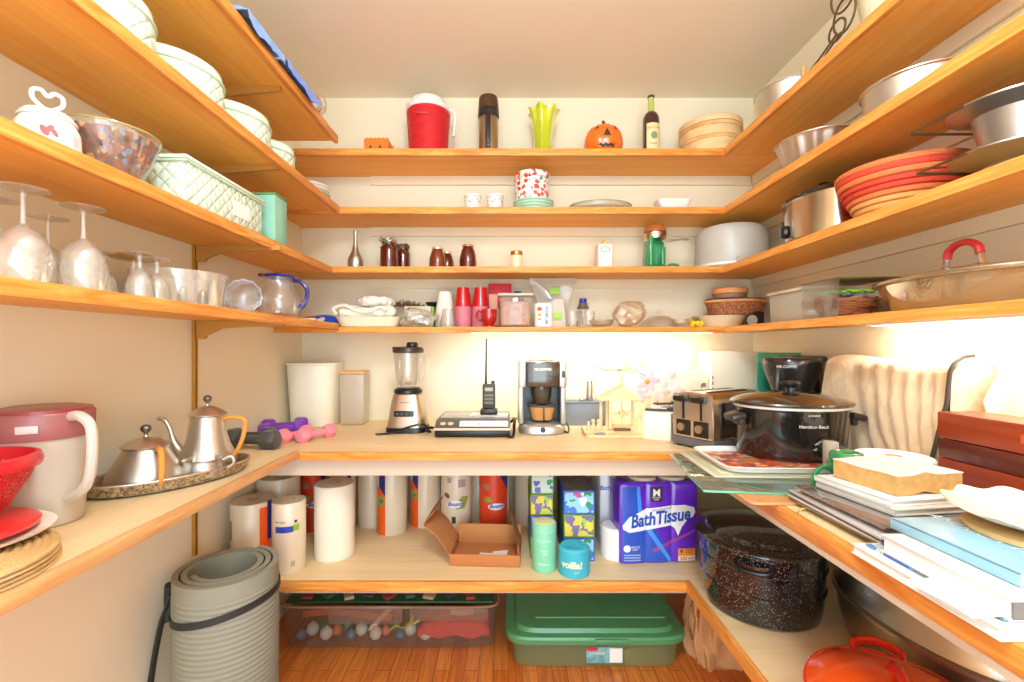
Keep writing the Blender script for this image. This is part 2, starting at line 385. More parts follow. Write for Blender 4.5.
# ------------------------------------------------------------------ shelves: boards with an oak front edge
HT = {1: (.907, .875), 2: (.640, .609), 3: (.368, .340), 4: (.092, .065)}
nm = {1: 'topmost', 2: 'second highest', 3: 'third highest', 4: 'lowest upper'}
for k, (a, b) in HT.items():
    t = thing('shelf', 'long %s orange wooden shelf board along the back wall' % nm[k], 'shelf', (0, 0, EYE+a))
    obj('board', BB(XL+.001, XR-.001, 2.094, YB-.001, b-a+.011, -.001), PLYX, t)
    poly = [(XL+.001, 2.077), (.986, 2.077), (.986, 2.0945), (XL+.001, 2.0945)]
    obj('edge_band', BB(XL+.001, .986, 2.077, 2.094, b-a, 0, .0015), OAKX, t)
    t = thing('shelf', '%s orange wooden shelf board running along the right wall' % nm[k], 'shelf', (0, 0, EYE+a))
    obj('board', BB(1.0035, XR-.001, -.75, 2.0935, b-a+.011, -.001), PLY, t)
    obj('edge_band', MB().prism([(.986, -.75), (1.003, -.75), (1.003, 2.0935), (.9865, 2.0765)], b-a, 0), OAK, t)
LS = {1: (.907, .875, -.73, 1.956), 2: (.640, .609, -.765, 2.063), 3: (.365, .335, -.80, 2.0755), 4: (.108, .079, -.77, 2.075)}
for k, (a, b, xf_, ye) in LS.items():
    t = thing('shelf', '%s orange wooden shelf board running along the left wall' % nm[k], 'shelf', (0, 0, EYE+a))
    obj('board', BB(XL+.001, xf_-.017, -.75, ye, b-a+.011, -.001), PLY, t)
    obj('edge_band', BB(xf_-.0168, xf_, -.75, ye, b-a, 0, .0015), OAK, t)
    # its bracket, hooked into the wall standard
    zt = EYE+b+.0105; L = .286; hh = {1: .042, 2: .038, 3: .055, 4: .062}[k]
    prof = [(0, 0), (L, 0), (L, -.016), (L*.62, -.02), (L*.3, -hh*.42), (L*.12, -hh*.8), (.028, -hh), (0, -hh)] if k > 2 else [(0, 0), (L, 0), (L, -.014), (0, -hh)]
    single('shelf_bracket', MB().prism([(x, z) for x, z in prof], -.006, .006, 'xz'), P('bracket_paint', (196, 142, 66), .45, .3),
           'brown shelf bracket under the %s left wall shelf' % nm[k], 'bracket', (XL+.0145, 1.55, zt), group='brackets on the left wall standard')
for k in (1, 2, 3):                      # painted battens under the shelves
    z = EYE+HT[k][1]+.0105
    struct('trim_%d' % (2+k), BB(XL+.36, XR-.02, YB-.016, YB-.0005, z-.045, z), WALL)
    struct('trim_%d' % (5+k), BB(XR-.016, XR-.0005, -.7, YB-.018, z-.045, z), WALL)
t = thing('wall_standard', 'brass slotted upright track screwed to the left wall', 'shelf standard', (XL, 1.55, .57))
obj('channel', MB().box((.006, -.0055, .98), (.011, .003, 1.96)).box((.006, .0055, .98), (.011, .003, 1.96)).box((.0015, 0, .98), (.002, .012, 1.96)), P('track_brass', (214, 164, 76), .35, .8), t)
m = MB()
for i in range(78): m.box((.0028, 0, .03+i*.025), (.0006, .004, .014))
obj('slots', m, DARK, t)['kind'] = 'stuff'

# counters
def counter(name, label, boards, bands, z, tm, bm, extra=None):
    t = thing(name, label, 'counter', (0, 0, z))
    m = MB()
    for x0, x1, y0, y1, th in boards: m.box(((x0+x1)/2, (y0+y1)/2, -th/2), (x1-x0, y1-y0, th))
    obj('top_board', m, tm, t)
    for (x0, x1, y0, y1, th, mm) in bands: obj('edge_band', BB(x0, x1, y0, y1, -th, 0, .002), mm, t)
    return t
counter('counter', 'pale wooden countertop with orange front edge along the back wall', [(XL+.001, XR-.001, 1.655, YB-.001, .026)], [(-.7525, .646, 1.639, 1.6545, .03, OAKX)], .900, BIRCHX, OAKX)
counter('counter', 'pale wooden counter board along the left wall holding the pewter tray', [(XL+.001, -.7665, -.75, 1.6385, .027)], [(-.766, -.751, -.75, 1.6385, .029, wood('pale_oak_edge', (214, 156, 96), (236, 184, 124), 1, .45, 1.6))], .909, BIRCH, OAK)
t = counter('counter', 'pale wooden countertop along the right wall under the books', [(.6635, XR-.001, -.75, 1.654, .028)], [(.647, .663, -.75, 1.638, .038, OAK)], .900, BIRCH, OAK)
obj('lit_underside_strip', BB(.649, .663, -.75, 1.636, -.052, -.0385), P('apron_paint', (206, 186, 160), .7), t)  # pale strip standing in for the lit underside of the edge band
t = counter('low_shelf', 'low pale wooden shelf under the counters, running round the corner', [(XL+.001, XR-.001, 1.646, YB-.001, .026), (.6565, XR-.001, -.75, 1.6455, .026)], [(XL+.25, .640, 1.630, 1.6455, .036, OAKX)], .437, BIRCHX, OAKX)
t['category'] = 'shelf'
obj('edge_band', MB().prism([(.640, -.75), (.656, -.75), (.656, 1.6455), (.6405, 1.6455)], -.036, 0), OAK, t)

# slim lights under the lowest upper shelf
LED = NT('light_diffuser'); LED.b.inputs['Emission Color'].default_value = (1, .97, .88, 1); LED.b.inputs['Emission Strength'].default_value = 2.5; LED = LED.m
for nme, lbl, loc, d in (('strip_light', 'slim white strip light under the back shelf above the coffee maker', (.40, 2.185, EYE+.0720), (1.2, .035, .008)),
                    ('strip_light', 'slim white strip light under the right wall shelf above the wooden chest', (1.18, .98, EYE+.0720), (.035, 1.0, .008))):
    t = thing(nme, lbl, 'light', (loc[0], loc[1], loc[2]-.0045)); obj('housing', MB().box((0, 0, .0045), d, .002), WPLAS, t)
    obj('diffuser', MB().box((0, 0, -.0004), (d[0]*.96, d[1]*.96 if d[1] > .5 else .025, .0015) if d[0] > .5 else (.025, d[1]*.96, .0015)), LED, t)

# ------------------------------------------------------------------ things on the topmost shelf
S1, S2, S3, S4 = EYE+.907, EYE+.640, EYE+.368, EYE+.092
L1, L2, L3, L4 = EYE+.907, EYE+.640, EYE+.365, EYE+.108
YS = 2.21
# orange plastic jack-o'-lantern cutter
t = thing('pumpkin_box', 'small orange plastic box with a jagged top and cut-out dark face', 'box', (X(378, 2.17), 2.17, S1))
m = MB(); poly = [(-.055, 0), (.055, 0), (.058, .07)]+[(.058-.116*(i+.5)/12, .074 if i % 2 else .079) for i in range(12)]+[(-.058, .07)]
m.prism(poly, -.03, .03, 'xz'); obj('body', m, P('orange_plastic', (240, 120, 20), .4, coat=.3), t)
decal('face', [[(-.035, .03), (-.019, .03), (-.027, .045)], [(.01, .03), (.026, .03), (.018, .045)], [(-.03, .012), (.03, .012), (.02, .02), (-.02, .02)]], flatmap(-.0306), DARK, t, label='dark triangle eyes and mouth')
obj('handle', MB().tube([(.057, 0, .045), (.072, 0, .05), (.072, 0, .012), (.057, 0, .008)], .005), MATS['orange_plastic'], t)
# red drink cooler
t = thing('drink_cooler', 'red insulated drink cooler with white lid on the topmost back shelf', 'cooler', (X(428.5, YS), YS, S1)); t.scale = (1, 1, .96)
pr = [(.088, 0), (.090, .006)]
for i in range(18): z = .01+i*.0125; pr += [(.0905+z*.062, z), (.0895+z*.062, z+.010)]
obj('body', MB().lathe(pr, n=48), P('cooler_red', (206, 30, 38), .45), t)
obj('lid', MB().lathe([(.103, .233), (.107, .236), (.107, .256), (.092, .260), (.088, .284), (.08, .294), (.05, .298), (0, .299)], n=48), WPLAS, t, 'white stepped lid')
obj('handle', MB().tube(sp([(.103, -.02, .245), (.125, -.01, .235), (.128, 0, .19), (.122, 0, .12)], 6), .007), WPLAS, t, 'white carrying handle')
obj('finger_grip', MB().box((-.012, -.101, .19), (.06, .012, .02), .004), P('cooler_red', (206, 30, 38), .45), t)
# vacuum flask
t = thing('vacuum_flask', 'steel vacuum flask with dark brown cup and side handle', 'flask', (X(488.5, YS), YS, S1))
BR = P('flask_brown', (88, 62, 42), .35, .3)
obj('body', MB().lathe([(.046, .02), (.047, .024), (.047, .205), (.045, .208)], n=40), P('flask_steel', (176, 150, 116), .3, .9), t)
obj('cup', MB().lathe([(.048, .238), (.05, .24), (.047, .290), (.043, .302), (.03, .306), (0, .306)], n=40), BR, t)
obj('collar', MB().cyl((0, 0, .204), .051, .035, 40, .003), P('flask_black', (40, 32, 28), .35), t)
obj('base', MB().cyl((0, 0, 0), .0485, .024, 40, .003), P('flask_black', (40, 32, 28), .35), t)
obj('handle', MB().box((0, -.055, .125), (.024, .016, .17), .004).box((0, -.066, .125), (.012, .008, .15), .003), MATS['flask_black'], t)
# lime glass vase
t = thing('glass_vase', 'lime green glass vase with a fluted ruffled rim', 'vase', (X(543, YS), YS, S1))
k = []
prof = [(.033, 0), (.038, .01), (.041, .05), (.046, .11), (.053, .17), (.062, .215), (.073, .238)]
m = MB()
def vw(u, v):
    i = v*6; j = min(5, int(i)); f = i-j; r = prof[j][0]*(1-f)+prof[j+1][0]*f; z = prof[j][1]*(1-f)+prof[j+1][1]*f
    a = u*2*pi; w = 1+(.03+.10*v**4)*cos(7*a); return (r*w*cos(a), r*w*sin(a), z+.006*v**6*cos(7*a+1))
m.grid(vw, 84, 24); obj('vessel', m, P('lime_glass', (206, 214, 10), .12, coat=.5, trans=.35), t)
obj('base', MB().lathe([(0, -.001), (.031, 0), (.034, .012), (.0, .022)], n=32), P('lime_base', (80, 130, 10), .2, coat=.5), t, 'darker green thick base')
# ceramic pumpkin
t = thing('ceramic_pumpkin', 'round orange ceramic jack-o-lantern pumpkin with brown stem', 'pumpkin', (X(603.5, YS), YS, S1))
m = MB()
def pk(u, v):
    a = u*2*pi; p = v*pi; r = .093*sin(p)**.8*(1+.05*abs(cos(4.5*a))-.03); return (r*cos(a), r*sin(a)*.9, .083-.083*cos(p))
m.grid(pk, 90, 20); obj('body', m, P('pumpkin_orange', (240, 112, 16), .2, coat=.8), t)
obj('stem', MB().tube(sp([(0, 0, .158), (.002, 0, .175), (-.004, -.002, .19)], 4), [.012, .007]), P('stem_brown', (120, 58, 20), .5), t)
def pmap(u, v):
    v = v*1.34; c = max(-1, min(1, (.083-v)/.083)); p = math.acos(c); r = .093*sin(p)**.8; a = u/.093; return (r*1.035*sin(a), -r*.9*1.035*cos(a)-.0005, v)
decal('face', [[(-.018, .062), (.018, .062), (0, .09)], [(-.062, .088), (-.04, .092), (-.05, .104)], [(.04, .092), (.062, .088), (.05, .104)],
   [(-.045, .034), (-.03, .038), (-.018, .033), (-.006, .038), (.006, .033), (.02, .038), (.034, .033), (.046, .04), (.034, .024), (.02, .029), (.006, .024), (-.006, .029), (-.018, .024), (-.03, .029)]], pmap, DARK, t, .006, 'dark triangle nose, eyes and jagged mouth')
# wine bottle
t = thing('wine_bottle', 'green-necked bottle of dark liquid with a cream label', 'bottle', (X(651, YS), YS, S1))
obj('bottle', MB().lathe([(.03, 0), (.038, .003), (.0385, .185), (.037, .203), (.028, .221), (.017, .231), (.0145, .24), (.0135, .292), (.0150, .295), (.015, .302), (0, .302)], n=36), P('bottle_glass', (190, 196, 96), .12, coat=.6), t)
obj('liquid', MB().lathe([(.0392, .002), (.0394, .185), (.0378, .204), (.0286, .2225), (.018, .231)], n=36, cap=False), P('dark_wine', (66, 34, 22), .15, coat=.6), t, 'dark brown liquid up to the shoulder')
obj('cap', MB().cyl((0, 0, .298), .0168, .014, 24, .003), P('cap_brown', (72, 58, 40), .4), t)
lf = cylmap(.0396, .0006); decal('label', [rect(-.033, .04, .036, .165)], lf, P('label_cream', (236, 218, 160), .6), t, .006)
lf2 = cylmap(.0396, .0012); decal('emblem', [ell(.004, .105, .016, .018)], lf2, P('seal_green', (136, 150, 110), .6), t, .006)
letters('BELLOWS', .002, .142, .015, lf2, P('ink_red', (196, 60, 40), .6), t, .005); letters('FINEST', .002, .065, .011, lf2, DARK, t, .005)
# bamboo steamer
t = thing('bamboo_steamer', 'stacked round bamboo steamer baskets in the back right corner', 'steamer', (X(710, 2.215), 2.215, S1), radians(4))
BAM = wood('bamboo', (226, 182, 124), (240, 204, 150), 0, .5, .5); BAMD = wood('bamboo_band', (212, 150, 84), (232, 184, 122), 0, .5, 1)
for i, (z, h) in enumerate(((0, .072), (.073, .06))):
    q = obj('basket', MB().lathe([(.136, z), (.140, z+.002), (.140, z+h)], n=56), BAM, t)
    obj('band', MB().lathe([(.1405, z+h-.018), (.1435, z+h-.017), (.1435, z+h-.001), (.1405, z+h)], n=56, cap=False), BAMD, q)
obj('lid', MB().lathe([(.1415, .134), (.1445, .135), (.1445, .160), (.137, .165), (.08, .171), (0, .173)], n=56), BAM, t)

# ------------------------------------------------------------------ second shelf, back
def ramekin(px, label):
    t = thing('ramekin', label, 'ramekin', (X(px, YS), YS, S2), 0, 'patterned ramekins')
    obj('bowl', MB().lathe(shell([(.034, 0), (.038, .004), (.0395, .085)], .003), n=36), spots('ramekin_glaze', (240, 232, 220), [(196, 60, 50), (70, 90, 130), (90, 120, 60)], 90, .3), t)
    obj('foil_rim', MB().lathe([(.0400, .085), (.0425, .087), (.0425, .094), (.038, .0965), (.035, .09)], n=36, cap=False), WHITE, t, 'plain white rim'); return t
ramekin(472.5, 'left of the two small patterned white ramekins'); ramekin(495, 'right of the two small patterned white ramekins')
for i in range(4):
    single('plate', MB().lathe([(0, 0), (.08, 0), (.088, .005), (.097, .012), (.098, .016), (.094, .016), (.086, .009), (0, .005)], n=48), P('mint_glaze', (186, 222, 192), .2, coat=.4),
           ['bottom', 'second from bottom', 'third from bottom', 'uppermost'][i]+' of the four mint green plates under the floral canister', 'plate', (X(533.5, YS), YS, S2+.0145*i), group='mint green plates under the canister')
t = thing('floral_canister', 'round white canister with red flower pattern standing on green plates', 'canister', (X(532, YS), YS, S2+.0505))
FL = spots('red_floral', (242, 232, 220), [(206, 60, 50), (222, 100, 76), (206, 60, 50), (212, 80, 60), (206, 60, 50), (110, 150, 120)], 44, .45)
obj('body', MB().lathe([(.078, 0), (.081, .003), (.083, .112)], n=48), FL, t)
obj('lid', MB().lathe([(.083, .114), (.0865, .115), (.0865, .139), (.082, .144), (0, .146)], n=48), FL, t)
t = single('platter', MB().lathe([(0, 0), (.10, 0), (.145, .022), (.150, .040), (.147, .040), (.10, .006), (0, .005)], n=56, sx=1, sy=.75), glass('smoky_glass', (226, 222, 196), 1, .25), 'shallow oval clear glass platter on the second shelf', 'platter', (X(600, YS), YS, S2))
obj('rim', MB().tube([(.1495*cos(i*2*pi/56), .112*sin(i*2*pi/56), .040) for i in range(56)], .0022, closed=True), P('rim_green', (150, 160, 110), .2), t, 'greenish polished rim')
single('serving_dish', MB().lathe(shell([(.05, 0), (.056, .003), (.078, .055), (.084, .066)], .004), n=64, sy=.62, sq=6), WHITE, 'white rectangular porcelain serving dish on the second shelf', 'dish', (X(672, YS), YS, S2))

# ------------------------------------------------------------------ third shelf, back
single('bud_vase', MB().lathe([(0, 0), (.034, 0), (.036, .004), (.036, .055), (.03, .07), (.016, .10), (.009, .14), (.0085, .175), (.013, .192), (.0115, .192), (.007, .17), (0, .15)], n=32), PEWTER, 'slender pewter bud vase at the left end of the third shelf', 'vase', (X(355.5, YS), YS, S3))
JAM = P('dark_jam', (92, 22, 12), .1, coat=.9); LIDW = P('lid_cream', (226, 206, 172), .35, .4)
def jar(px, Y, r, h, label, lidm, body, bow=False, neck=.8, mat=JAM, lidh=.018):
    t = thing('preserve_jar', label, 'jar', (X(px, Y), Y, S3), 0, 'jars on the third shelf')
    obj('jar', MB().lathe([(r*.86, 0), (r, .005)]+[(r*a, h*b) for a, b in body]+[(r*neck, h)], n=36), mat, t)
    obj('lid', MB().lathe([(r*neck*1.02, h), (r*neck*1.1, h+.001), (r*neck*1.1, h+lidh-.003), (r*neck, h+lidh), (0, h+lidh)], n=32), lidm, t)
    if bow:
        m = MB()
        for s in (-1, 1): m.tube(sp([(0, -r*.9, h+.004), (s*.025, -r-.004, h+.016), (s*.034, -r, h+.004), (0, -r*.9, h)], 6), .0022, 6).tube(sp([(0, -r*.9, h), (s*.02, -r-.006, h-.02), (s*.03, -r, h-.03)], 5), .0018, 6)
        obj('ribbon', m, P('twine_green', (110, 110, 66), .8), t)
    return t
SQ = [(1, .7), (.97, .82), (.8, .92)]; RD = [(1.05, .35), (.98, .6), (.8, .85), (.66, .95)]
jar(389, 2.18, .042, .128, 'large glass jar of dark jam with silver lid and twine', P('lid_silver', (196, 196, 176), .35, .8), SQ, True, .84)
jar(403, 2.28, .036, .125, 'jam jar with dark twine bow behind the large jam jar', P('lid_dark', (90, 60, 50), .4, .3), SQ, True, .84)
jar(437.5, 2.18, .038, .098, 'brownish preserve jar with cream lid, front of the close pair', LIDW, RD, False, .64, P('amber_jam', (120, 50, 22), .1, coat=.9), .012)
jar(447, 2.27, .034, .095, 'preserve jar half hidden behind the brownish preserve jar', LIDW, RD, False, .64, JAM, .012)
jar(468, 2.2, .040, .114, 'rounded dark red preserve jar standing alone with brown lid', P('lid_brownish', (190, 140, 92), .4, .3), RD, False, .62, JAM, .011)
t = thing('spread_jar', 'small pale jar with a shiny gold lid on the third shelf', 'jar', (X(516.5, YS), YS, S3), 0, 'jars on the third shelf')
obj('jar', MB().lathe([(.026, 0), (.03, .004), (.03, .068), (.027, .074), (.024, .078)], n=32), P('pale_spread', (232, 222, 180), .3, coat=.5), t)
obj('lid', MB().cyl((0, 0, .078), .030, .018, 32, .003), P('gold_lid', (212, 160, 90), .25, .9), t)
t = thing('milk_carton', 'small white carton with a grey oval emblem and folded top', 'carton', (X(603.5, YS), YS, S3), radians(5))
obj('body', MB().box((0, 0, .0625), (.066, .06, .125), .002), PAPER, t)
obj('top', MB().prism([(-.033, .1252), (.033, .1252), (.004, .135), (.004, .145), (-.004, .145), (-.004, .135)], -.028, .028, 'xz'), P('gold_clip', (222, 190, 110), .5), t, 'folded golden top')
decal('emblem', [ell(.0, .1, .024, .015)], flatmap(-.0306), P('emblem_grey', (150, 150, 150), .6), t); decal('emblem', [ell(0, .1, .019, .011)], flatmap(-.0310), PAPER, t); letters('CB', 0, .1, .016, flatmap(-.0314), P('emblem_grey', (150, 150, 150), .6), t)
# green juicer
t = thing('citrus_press', 'green retro juicer with chrome band and orange dome', 'juicer', (X(655, 2.19), 2.19, S3)); t.scale = (1.16, 1.1, 1.22)
GRE = P('juicer_green', (24, 140, 70), .3, coat=.5)
m = MB().lathe([(0, 0), (.055, 0), (.058, .006), (.05, .014), (.03, .02), (0, .021)], n=36, sx=1.15).prism([(-.042, .012), (.042, .012), (.035, .12), (-.033, .12)], -.0, .04, 'xz').box((-.026, -.02, .07), (.016, .05, .115), .004).box((.022, -.02, .05), (.016, .05, .07), .004)
obj('stand', m, GRE, t)
obj('foot', MB().ball((.068, -.02, .012), (.026, .022, .013)), GRE, t)
obj('bowl', MB().lathe([(.03, .112), (.045, .122), (.046, .145), (.043, .148), (0, .148)], n=36), CHROME, t, 'chrome ring bowl')
obj('dome', MB().lathe([(.045, .149), (.042, .165), (.03, .178), (.012, .184), (0, .185)], n=36), P('dome_orange', (200, 120, 60), .25, .3, coat=.5), t, 'orange-brown dome')
obj('lever', MB().tube(sp([(.02, -.03, .11), (.06, -.035, .112), (.10, -.035, .118), (.115, -.035, .114)], 4), .0045).box((.10, -.035, .116), (.05, .02, .005), .002), STEEL, t, 'steel strainer lever')
# cake carrier
t = thing('cake_carrier', 'large milky white round cake carrier dome in the back right corner', 'cake carrier', (X(730, 2.2)-.004, 2.185, S3)); t.scale = (1.06, 1.06, 1.16)
obj('base', MB().lathe([(0, 0), (.14, 0), (.158, .006), (.16, .016), (0, .018)], n=56), WPLAS, t)
obj('dome', MB().lathe([(.150, .018), (.152, .022), (.149, .14), (.142, .158), (.125, .170), (.06, .176), (0, .177)], n=56), frosted('milky_dome', (236, 230, 218), .9), t)
obj('latch', MB().box((-.0, -.158, .018), (.10, .012, .02), .004, rz=.0), P('latch_grey', (190, 180, 160), .4), t, 'greyish latch')

# ------------------------------------------------------------------ lowest upper shelf, back
def cups(px, Y, r, n, h, step, m1, label, parts=False):
    t = thing('cup_stack', label, 'cups', (X(px, Y), Y, S4)); return t
# snack bag / round tin at the left end
t = thing('snack_pack', 'blue and red printed snack packet with orange underside at the shelf end', 'packet', (X(325, 2.2), 2.2, S4))
obj('wrapper', MB().grid(lambda u, v: ((u-.5)*.15, (v-.5)*.10, .052+.012*sin(pi*u)*sin(pi*v)), 12, 8, .03), P('packet_blue', (28, 80, 190), .3), t)
obj('tray', MB().box((.01, 0, .011), (.12, .09, .022), .004), P('packet_orange', (226, 146, 40), .5), t, 'orange lower half')
decal('print', [[(-.074, .024), (-.03, .024), (-.02, .052), (-.074, .052)]], flatmap(-.0506), P('packet_red', (210, 60, 40), .4), t); decal('print', [ell(.0, .036, .022, .010, rot=.4)], flatmap(-.0507), P('packet_pale', (240, 200, 200), .4), t)
# towels on a white baking dish
t = single('baking_dish', MB().lathe(shell([(.12, 0), (.135, .004), (.155, .045), (.160, .050)], .006), n=64, sx=1, sy=.58, sq=4), P('cream_dish', (246, 234, 206), .3, coat=.4), 'cream rectangular baking dish holding folded dish towels', 'dish', (X(371, 2.2), 2.2, S4))
def fold(px0, w, d, z0, h, seed, lump=.01):
    rnd = random.Random(seed); ph = [rnd.uniform(0, 6) for _ in range(6)]
    def f(u, v):
        e = (1-(2*u-1)**6)*(1-(2*v-1)**6)
        return (px0+(u-.5)*w*(1+.02*sin(9*v+ph[0])), (v-.5)*d*(1+.03*sin(8*u+ph[1])), z0+h*e+lump*(sin(7*u+ph[2])*cos(5*v+ph[3])+.6*sin(13*u+9*v+ph[4])+.3*sin(31*u+ph[5]))*e)
    return MB().grid(f, 30, 18, .004)
CLOTH = P('towel_cream', (244, 234, 212), .9, bump=(260, .5), sheen=.3)
def towel(x, y, z, w, d, h, seed, label, mat=CLOTH, loops=True):
    t = thing('dish_towel', label, 'towel', (x, y, z), 0, 'dish towels in the baking dish')
    rnd = random.Random(seed)
    def f(u, v):
        a = 2*pi*u; k = .5+.5*v
        r = 1+.06*sin(3*a+seed)+.04*sin(7*a+seed*2)
        return (w/2*r*math.copysign(abs(cos(a))**.6, cos(a))*sin(pi*min(1, v*.98+.02))**.35, d/2*r*math.copysign(abs(sin(a))**.6, sin(a))*sin(pi*min(1, v*.98+.02))**.35, h*(.5-.5*cos(pi*v))*(1+.10*sin(2*a+seed))+.004*sin(9*a+5*v))
    obj('cloth', MB().grid(f, 60, 20), mat, t)
    if loops: obj('rolled_edge', MB().tube(sp([(-w*.46, -d*.45, h*.3), (-w*.50, -d*.5, h*.75), (-w*.3, -d*.52, h*.98), (-w*.1, -d*.5, h*.55), (w*.12, -d*.52, h*.5), (w*.3, -d*.5, h*.85), (w*.42, -d*.5, h*.6)], 8), .008, 10), mat, t)
    return t
towel(X(368, 2.2), 2.2, S4+.042, .27, .17, .060, 2, 'rumpled cream dish towel hanging over the baking dish edge')
towel(X(378, 2.2)+.0, 2.19, S4+.106, .16, .12, .040, 5, 'folded towel with faint blue print, topmost in the dish', P('towel_white', (244, 232, 218), .9, bump=(260, .4)), False)
# fur/pine thing on green-white box
t = thing('storage_box', 'white lidded box with a lime green end behind the crumpled plastic bag', 'box', (X(419, 2.28), 2.30, S4)); t.scale = (.8, 1, 1)
obj('box', MB().box((0, 0, .055), (.17, .10, .11), .003), P('box_offwhite', (214, 206, 176), .5), t)
obj('end_panel', MB().box((.0885, 0, .055), (.022, .101, .108), .003), P('lime_panel', (120, 180, 40), .4), t, 'lime green end')
m = MB(); rr = random.Random(3)
for i in range(150):
    a = rr.uniform(0, 2*pi); q = rr.random()**.5; x, y = .085*q*cos(a), .04*q*sin(a); z = .03*(1-q*q)
    m.tube([(x, y, z*.3), (x+rr.uniform(-.02, .02), y+rr.uniform(-.01, .01), z+rr.uniform(0, .012))], [.0022, .0008], 4)
single('pine_twigs', m, P('dry_brown', (112, 78, 46), .8), 'pile of dry brown twiggy decoration on top of the white box', 'decoration', (X(406, 2.28)-.005, 2.31, S4+.11))
single('black_dish', MB().lathe([(0, 0), (.02, 0), (.034, .012), (.038, .022), (.034, .022), (.02, .006), (0, .005)], n=28), BLACK, 'small black dish on the right end of the white box', 'dish', (X(432, 2.27)+.0, 2.30, S4+.1105))
# crumpled clear bag
def crumple(name, label, cat, loc, r, seed, mat, n=3, sub=3, amp=.25):
    bm = bmesh.new(); bmesh.ops.create_icosphere(bm, subdivisions=sub, radius=1); rnd = random.Random(seed)
    dirs = [(Vector((rnd.gauss(0, 1), rnd.gauss(0, 1), rnd.gauss(0, 1))).normalized(), rnd.uniform(3, 9), rnd.uniform(0, 6)) for _ in range(9)]
    for v in bm.verts:
        d = v.co.normalized(); k = 1+amp*sum(sin(f*d.dot(q)+p) for q, f, p in dirs)/5
        v.co = Vector((d.x*r[0]*k, d.y*r[1]*k, max(0, r[2]*(1+d.z*k))))
    me = bpy.data.meshes.new(name); bm.to_mesh(me); bm.free(); me.materials.append(mat)
    me.polygons.foreach_set('use_smooth', [True]*len(me.polygons)); me.set_sharp_from_angle(angle=radians(25))
    return lab(obj(name, me, mat if False else None, None, None, loc) if False else obj(name, me, None, None, None, loc), label, cat)
FILM = glass('plastic_film', (246, 244, 238), 1.6, .22, (240, 236, 224), .12)
crumple('plastic_bag', 'crumpled clear plastic bag in front of the white box', 'bag', (X(419, 2.14), 2.14, S4), (.075, .04, .042), 4, FILM, amp=.5)
m = MB(); rr = random.Random(9)
for i in range(9): 
    a = rr.uniform(0, 6); m.add([(.045*cos(a+j*.9)*rr.uniform(.4, 1), .02*sin(a+j), .02+.03*rr.random()) for j in range(3)], [(0, 1, 2)])
single('foil_scraps', m, P('dark_foil', (70, 66, 60), .3, .6), 'dark shiny scraps inside the crumpled clear plastic bag', 'scraps', (X(419, 2.14), 2.14, S4+.004))
# cups
def cup_stack(name, label, px, Y, r, hcup, n, step, mat, matband=None, ribs=None, top=.66):
    """inverted nested cups: each cup a part"""
    t = thing(name, label, 'cups', (X(px, Y), Y, S4))
    for i in range(n):
        z = i*step; last = i == n-1
        h = hcup if last else step*1.02
        r1 = r; r2 = r+(r*top-r)*(h/hcup)
        obj('cup', MB().lathe([(r1+.002, z), (r1+.0022, z+.003), (r1, z+.004), (r2, z+h)]+([(0, z+h)] if last else []), n=36, cap=False), mat if last or not matband else matband, t)
    return t
cup_stack('foam_cups', 'stack of white foam cups upside down, next to the red cups', 445, 2.235, .048, .11, 9, .0085, P('foam_white', (244, 234, 216), .7))
cup_stack('clear_cups', 'short stack of clear plastic cups in front of the white foam cups', 448, 2.122, .038, .072, 3, .007, glass('cup_clear', (246, 244, 238), 1.3, .2), top=.62)
PK = P('cup_pink', (226, 128, 140), .45)
for px, lb in ((463, 'left stack of red and pink plastic party cups'), (480.5, 'right stack of red and pink plastic party cups')):
    t = cup_stack('party_cups', lb, px, 2.2, .042, .092, 13, .0085, P('cup_red', (200, 16, 24), .3, coat=.3), PK, top=.68); t['group'] = 'stacks of party cups'
# red glass mug
t = thing('glass_mug', 'small red glass mug with an orange base in front of the cups', 'mug', (X(489, 2.12), 2.12, S4))
RG = P('red_glass', (204, 14, 20), .08, coat=.9, trans=.3)
obj('bowl', MB().lathe([(.018, .006), (.024, .016), (.034, .034), (.036, .06), (.037, .082), (.034, .082), (.033, .06), (.03, .036), (0, .02)], n=36, cap=False), RG, t)
obj('foot', MB().lathe([(0, 0), (.03, 0), (.03, .005), (.014, .008), (.014, .018), (.022, .024), (0, .026)], n=36), P('orange_glass', (226, 70, 20), .1, coat=.8), t, 'orange foot')
obj('handle', MB().tube(sp([(-.034, 0, .07), (-.05, 0, .074), (-.058, 0, .055), (-.048, 0, .035), (-.032, 0, .03)], 6), .005), RG, t)
# red printed box behind
t = thing('tea_box', 'red and peach printed cardboard box behind the canister', 'box', (X(500, 2.30), 2.30, S4))
obj('box', MB().box((0, 0, .112), (.115, .07, .224), .002), P('tea_red', (204, 36, 44), .5), t)
decal('panel', [rect(-.055, .10, -.012, .17), rect(-.055, .015, .05, .10)], flatmap(-.0356), P('tea_peach', (232, 160, 120), .5), t)
decal('picture', [ell(.025, .05, .018, .03)], flatmap(-.036), P('tea_blue', (96, 120, 170), .5), t); letters('TEA', .02, .15, .035, flatmap(-.036), P('tea_pink', (240, 190, 190), .5), t)
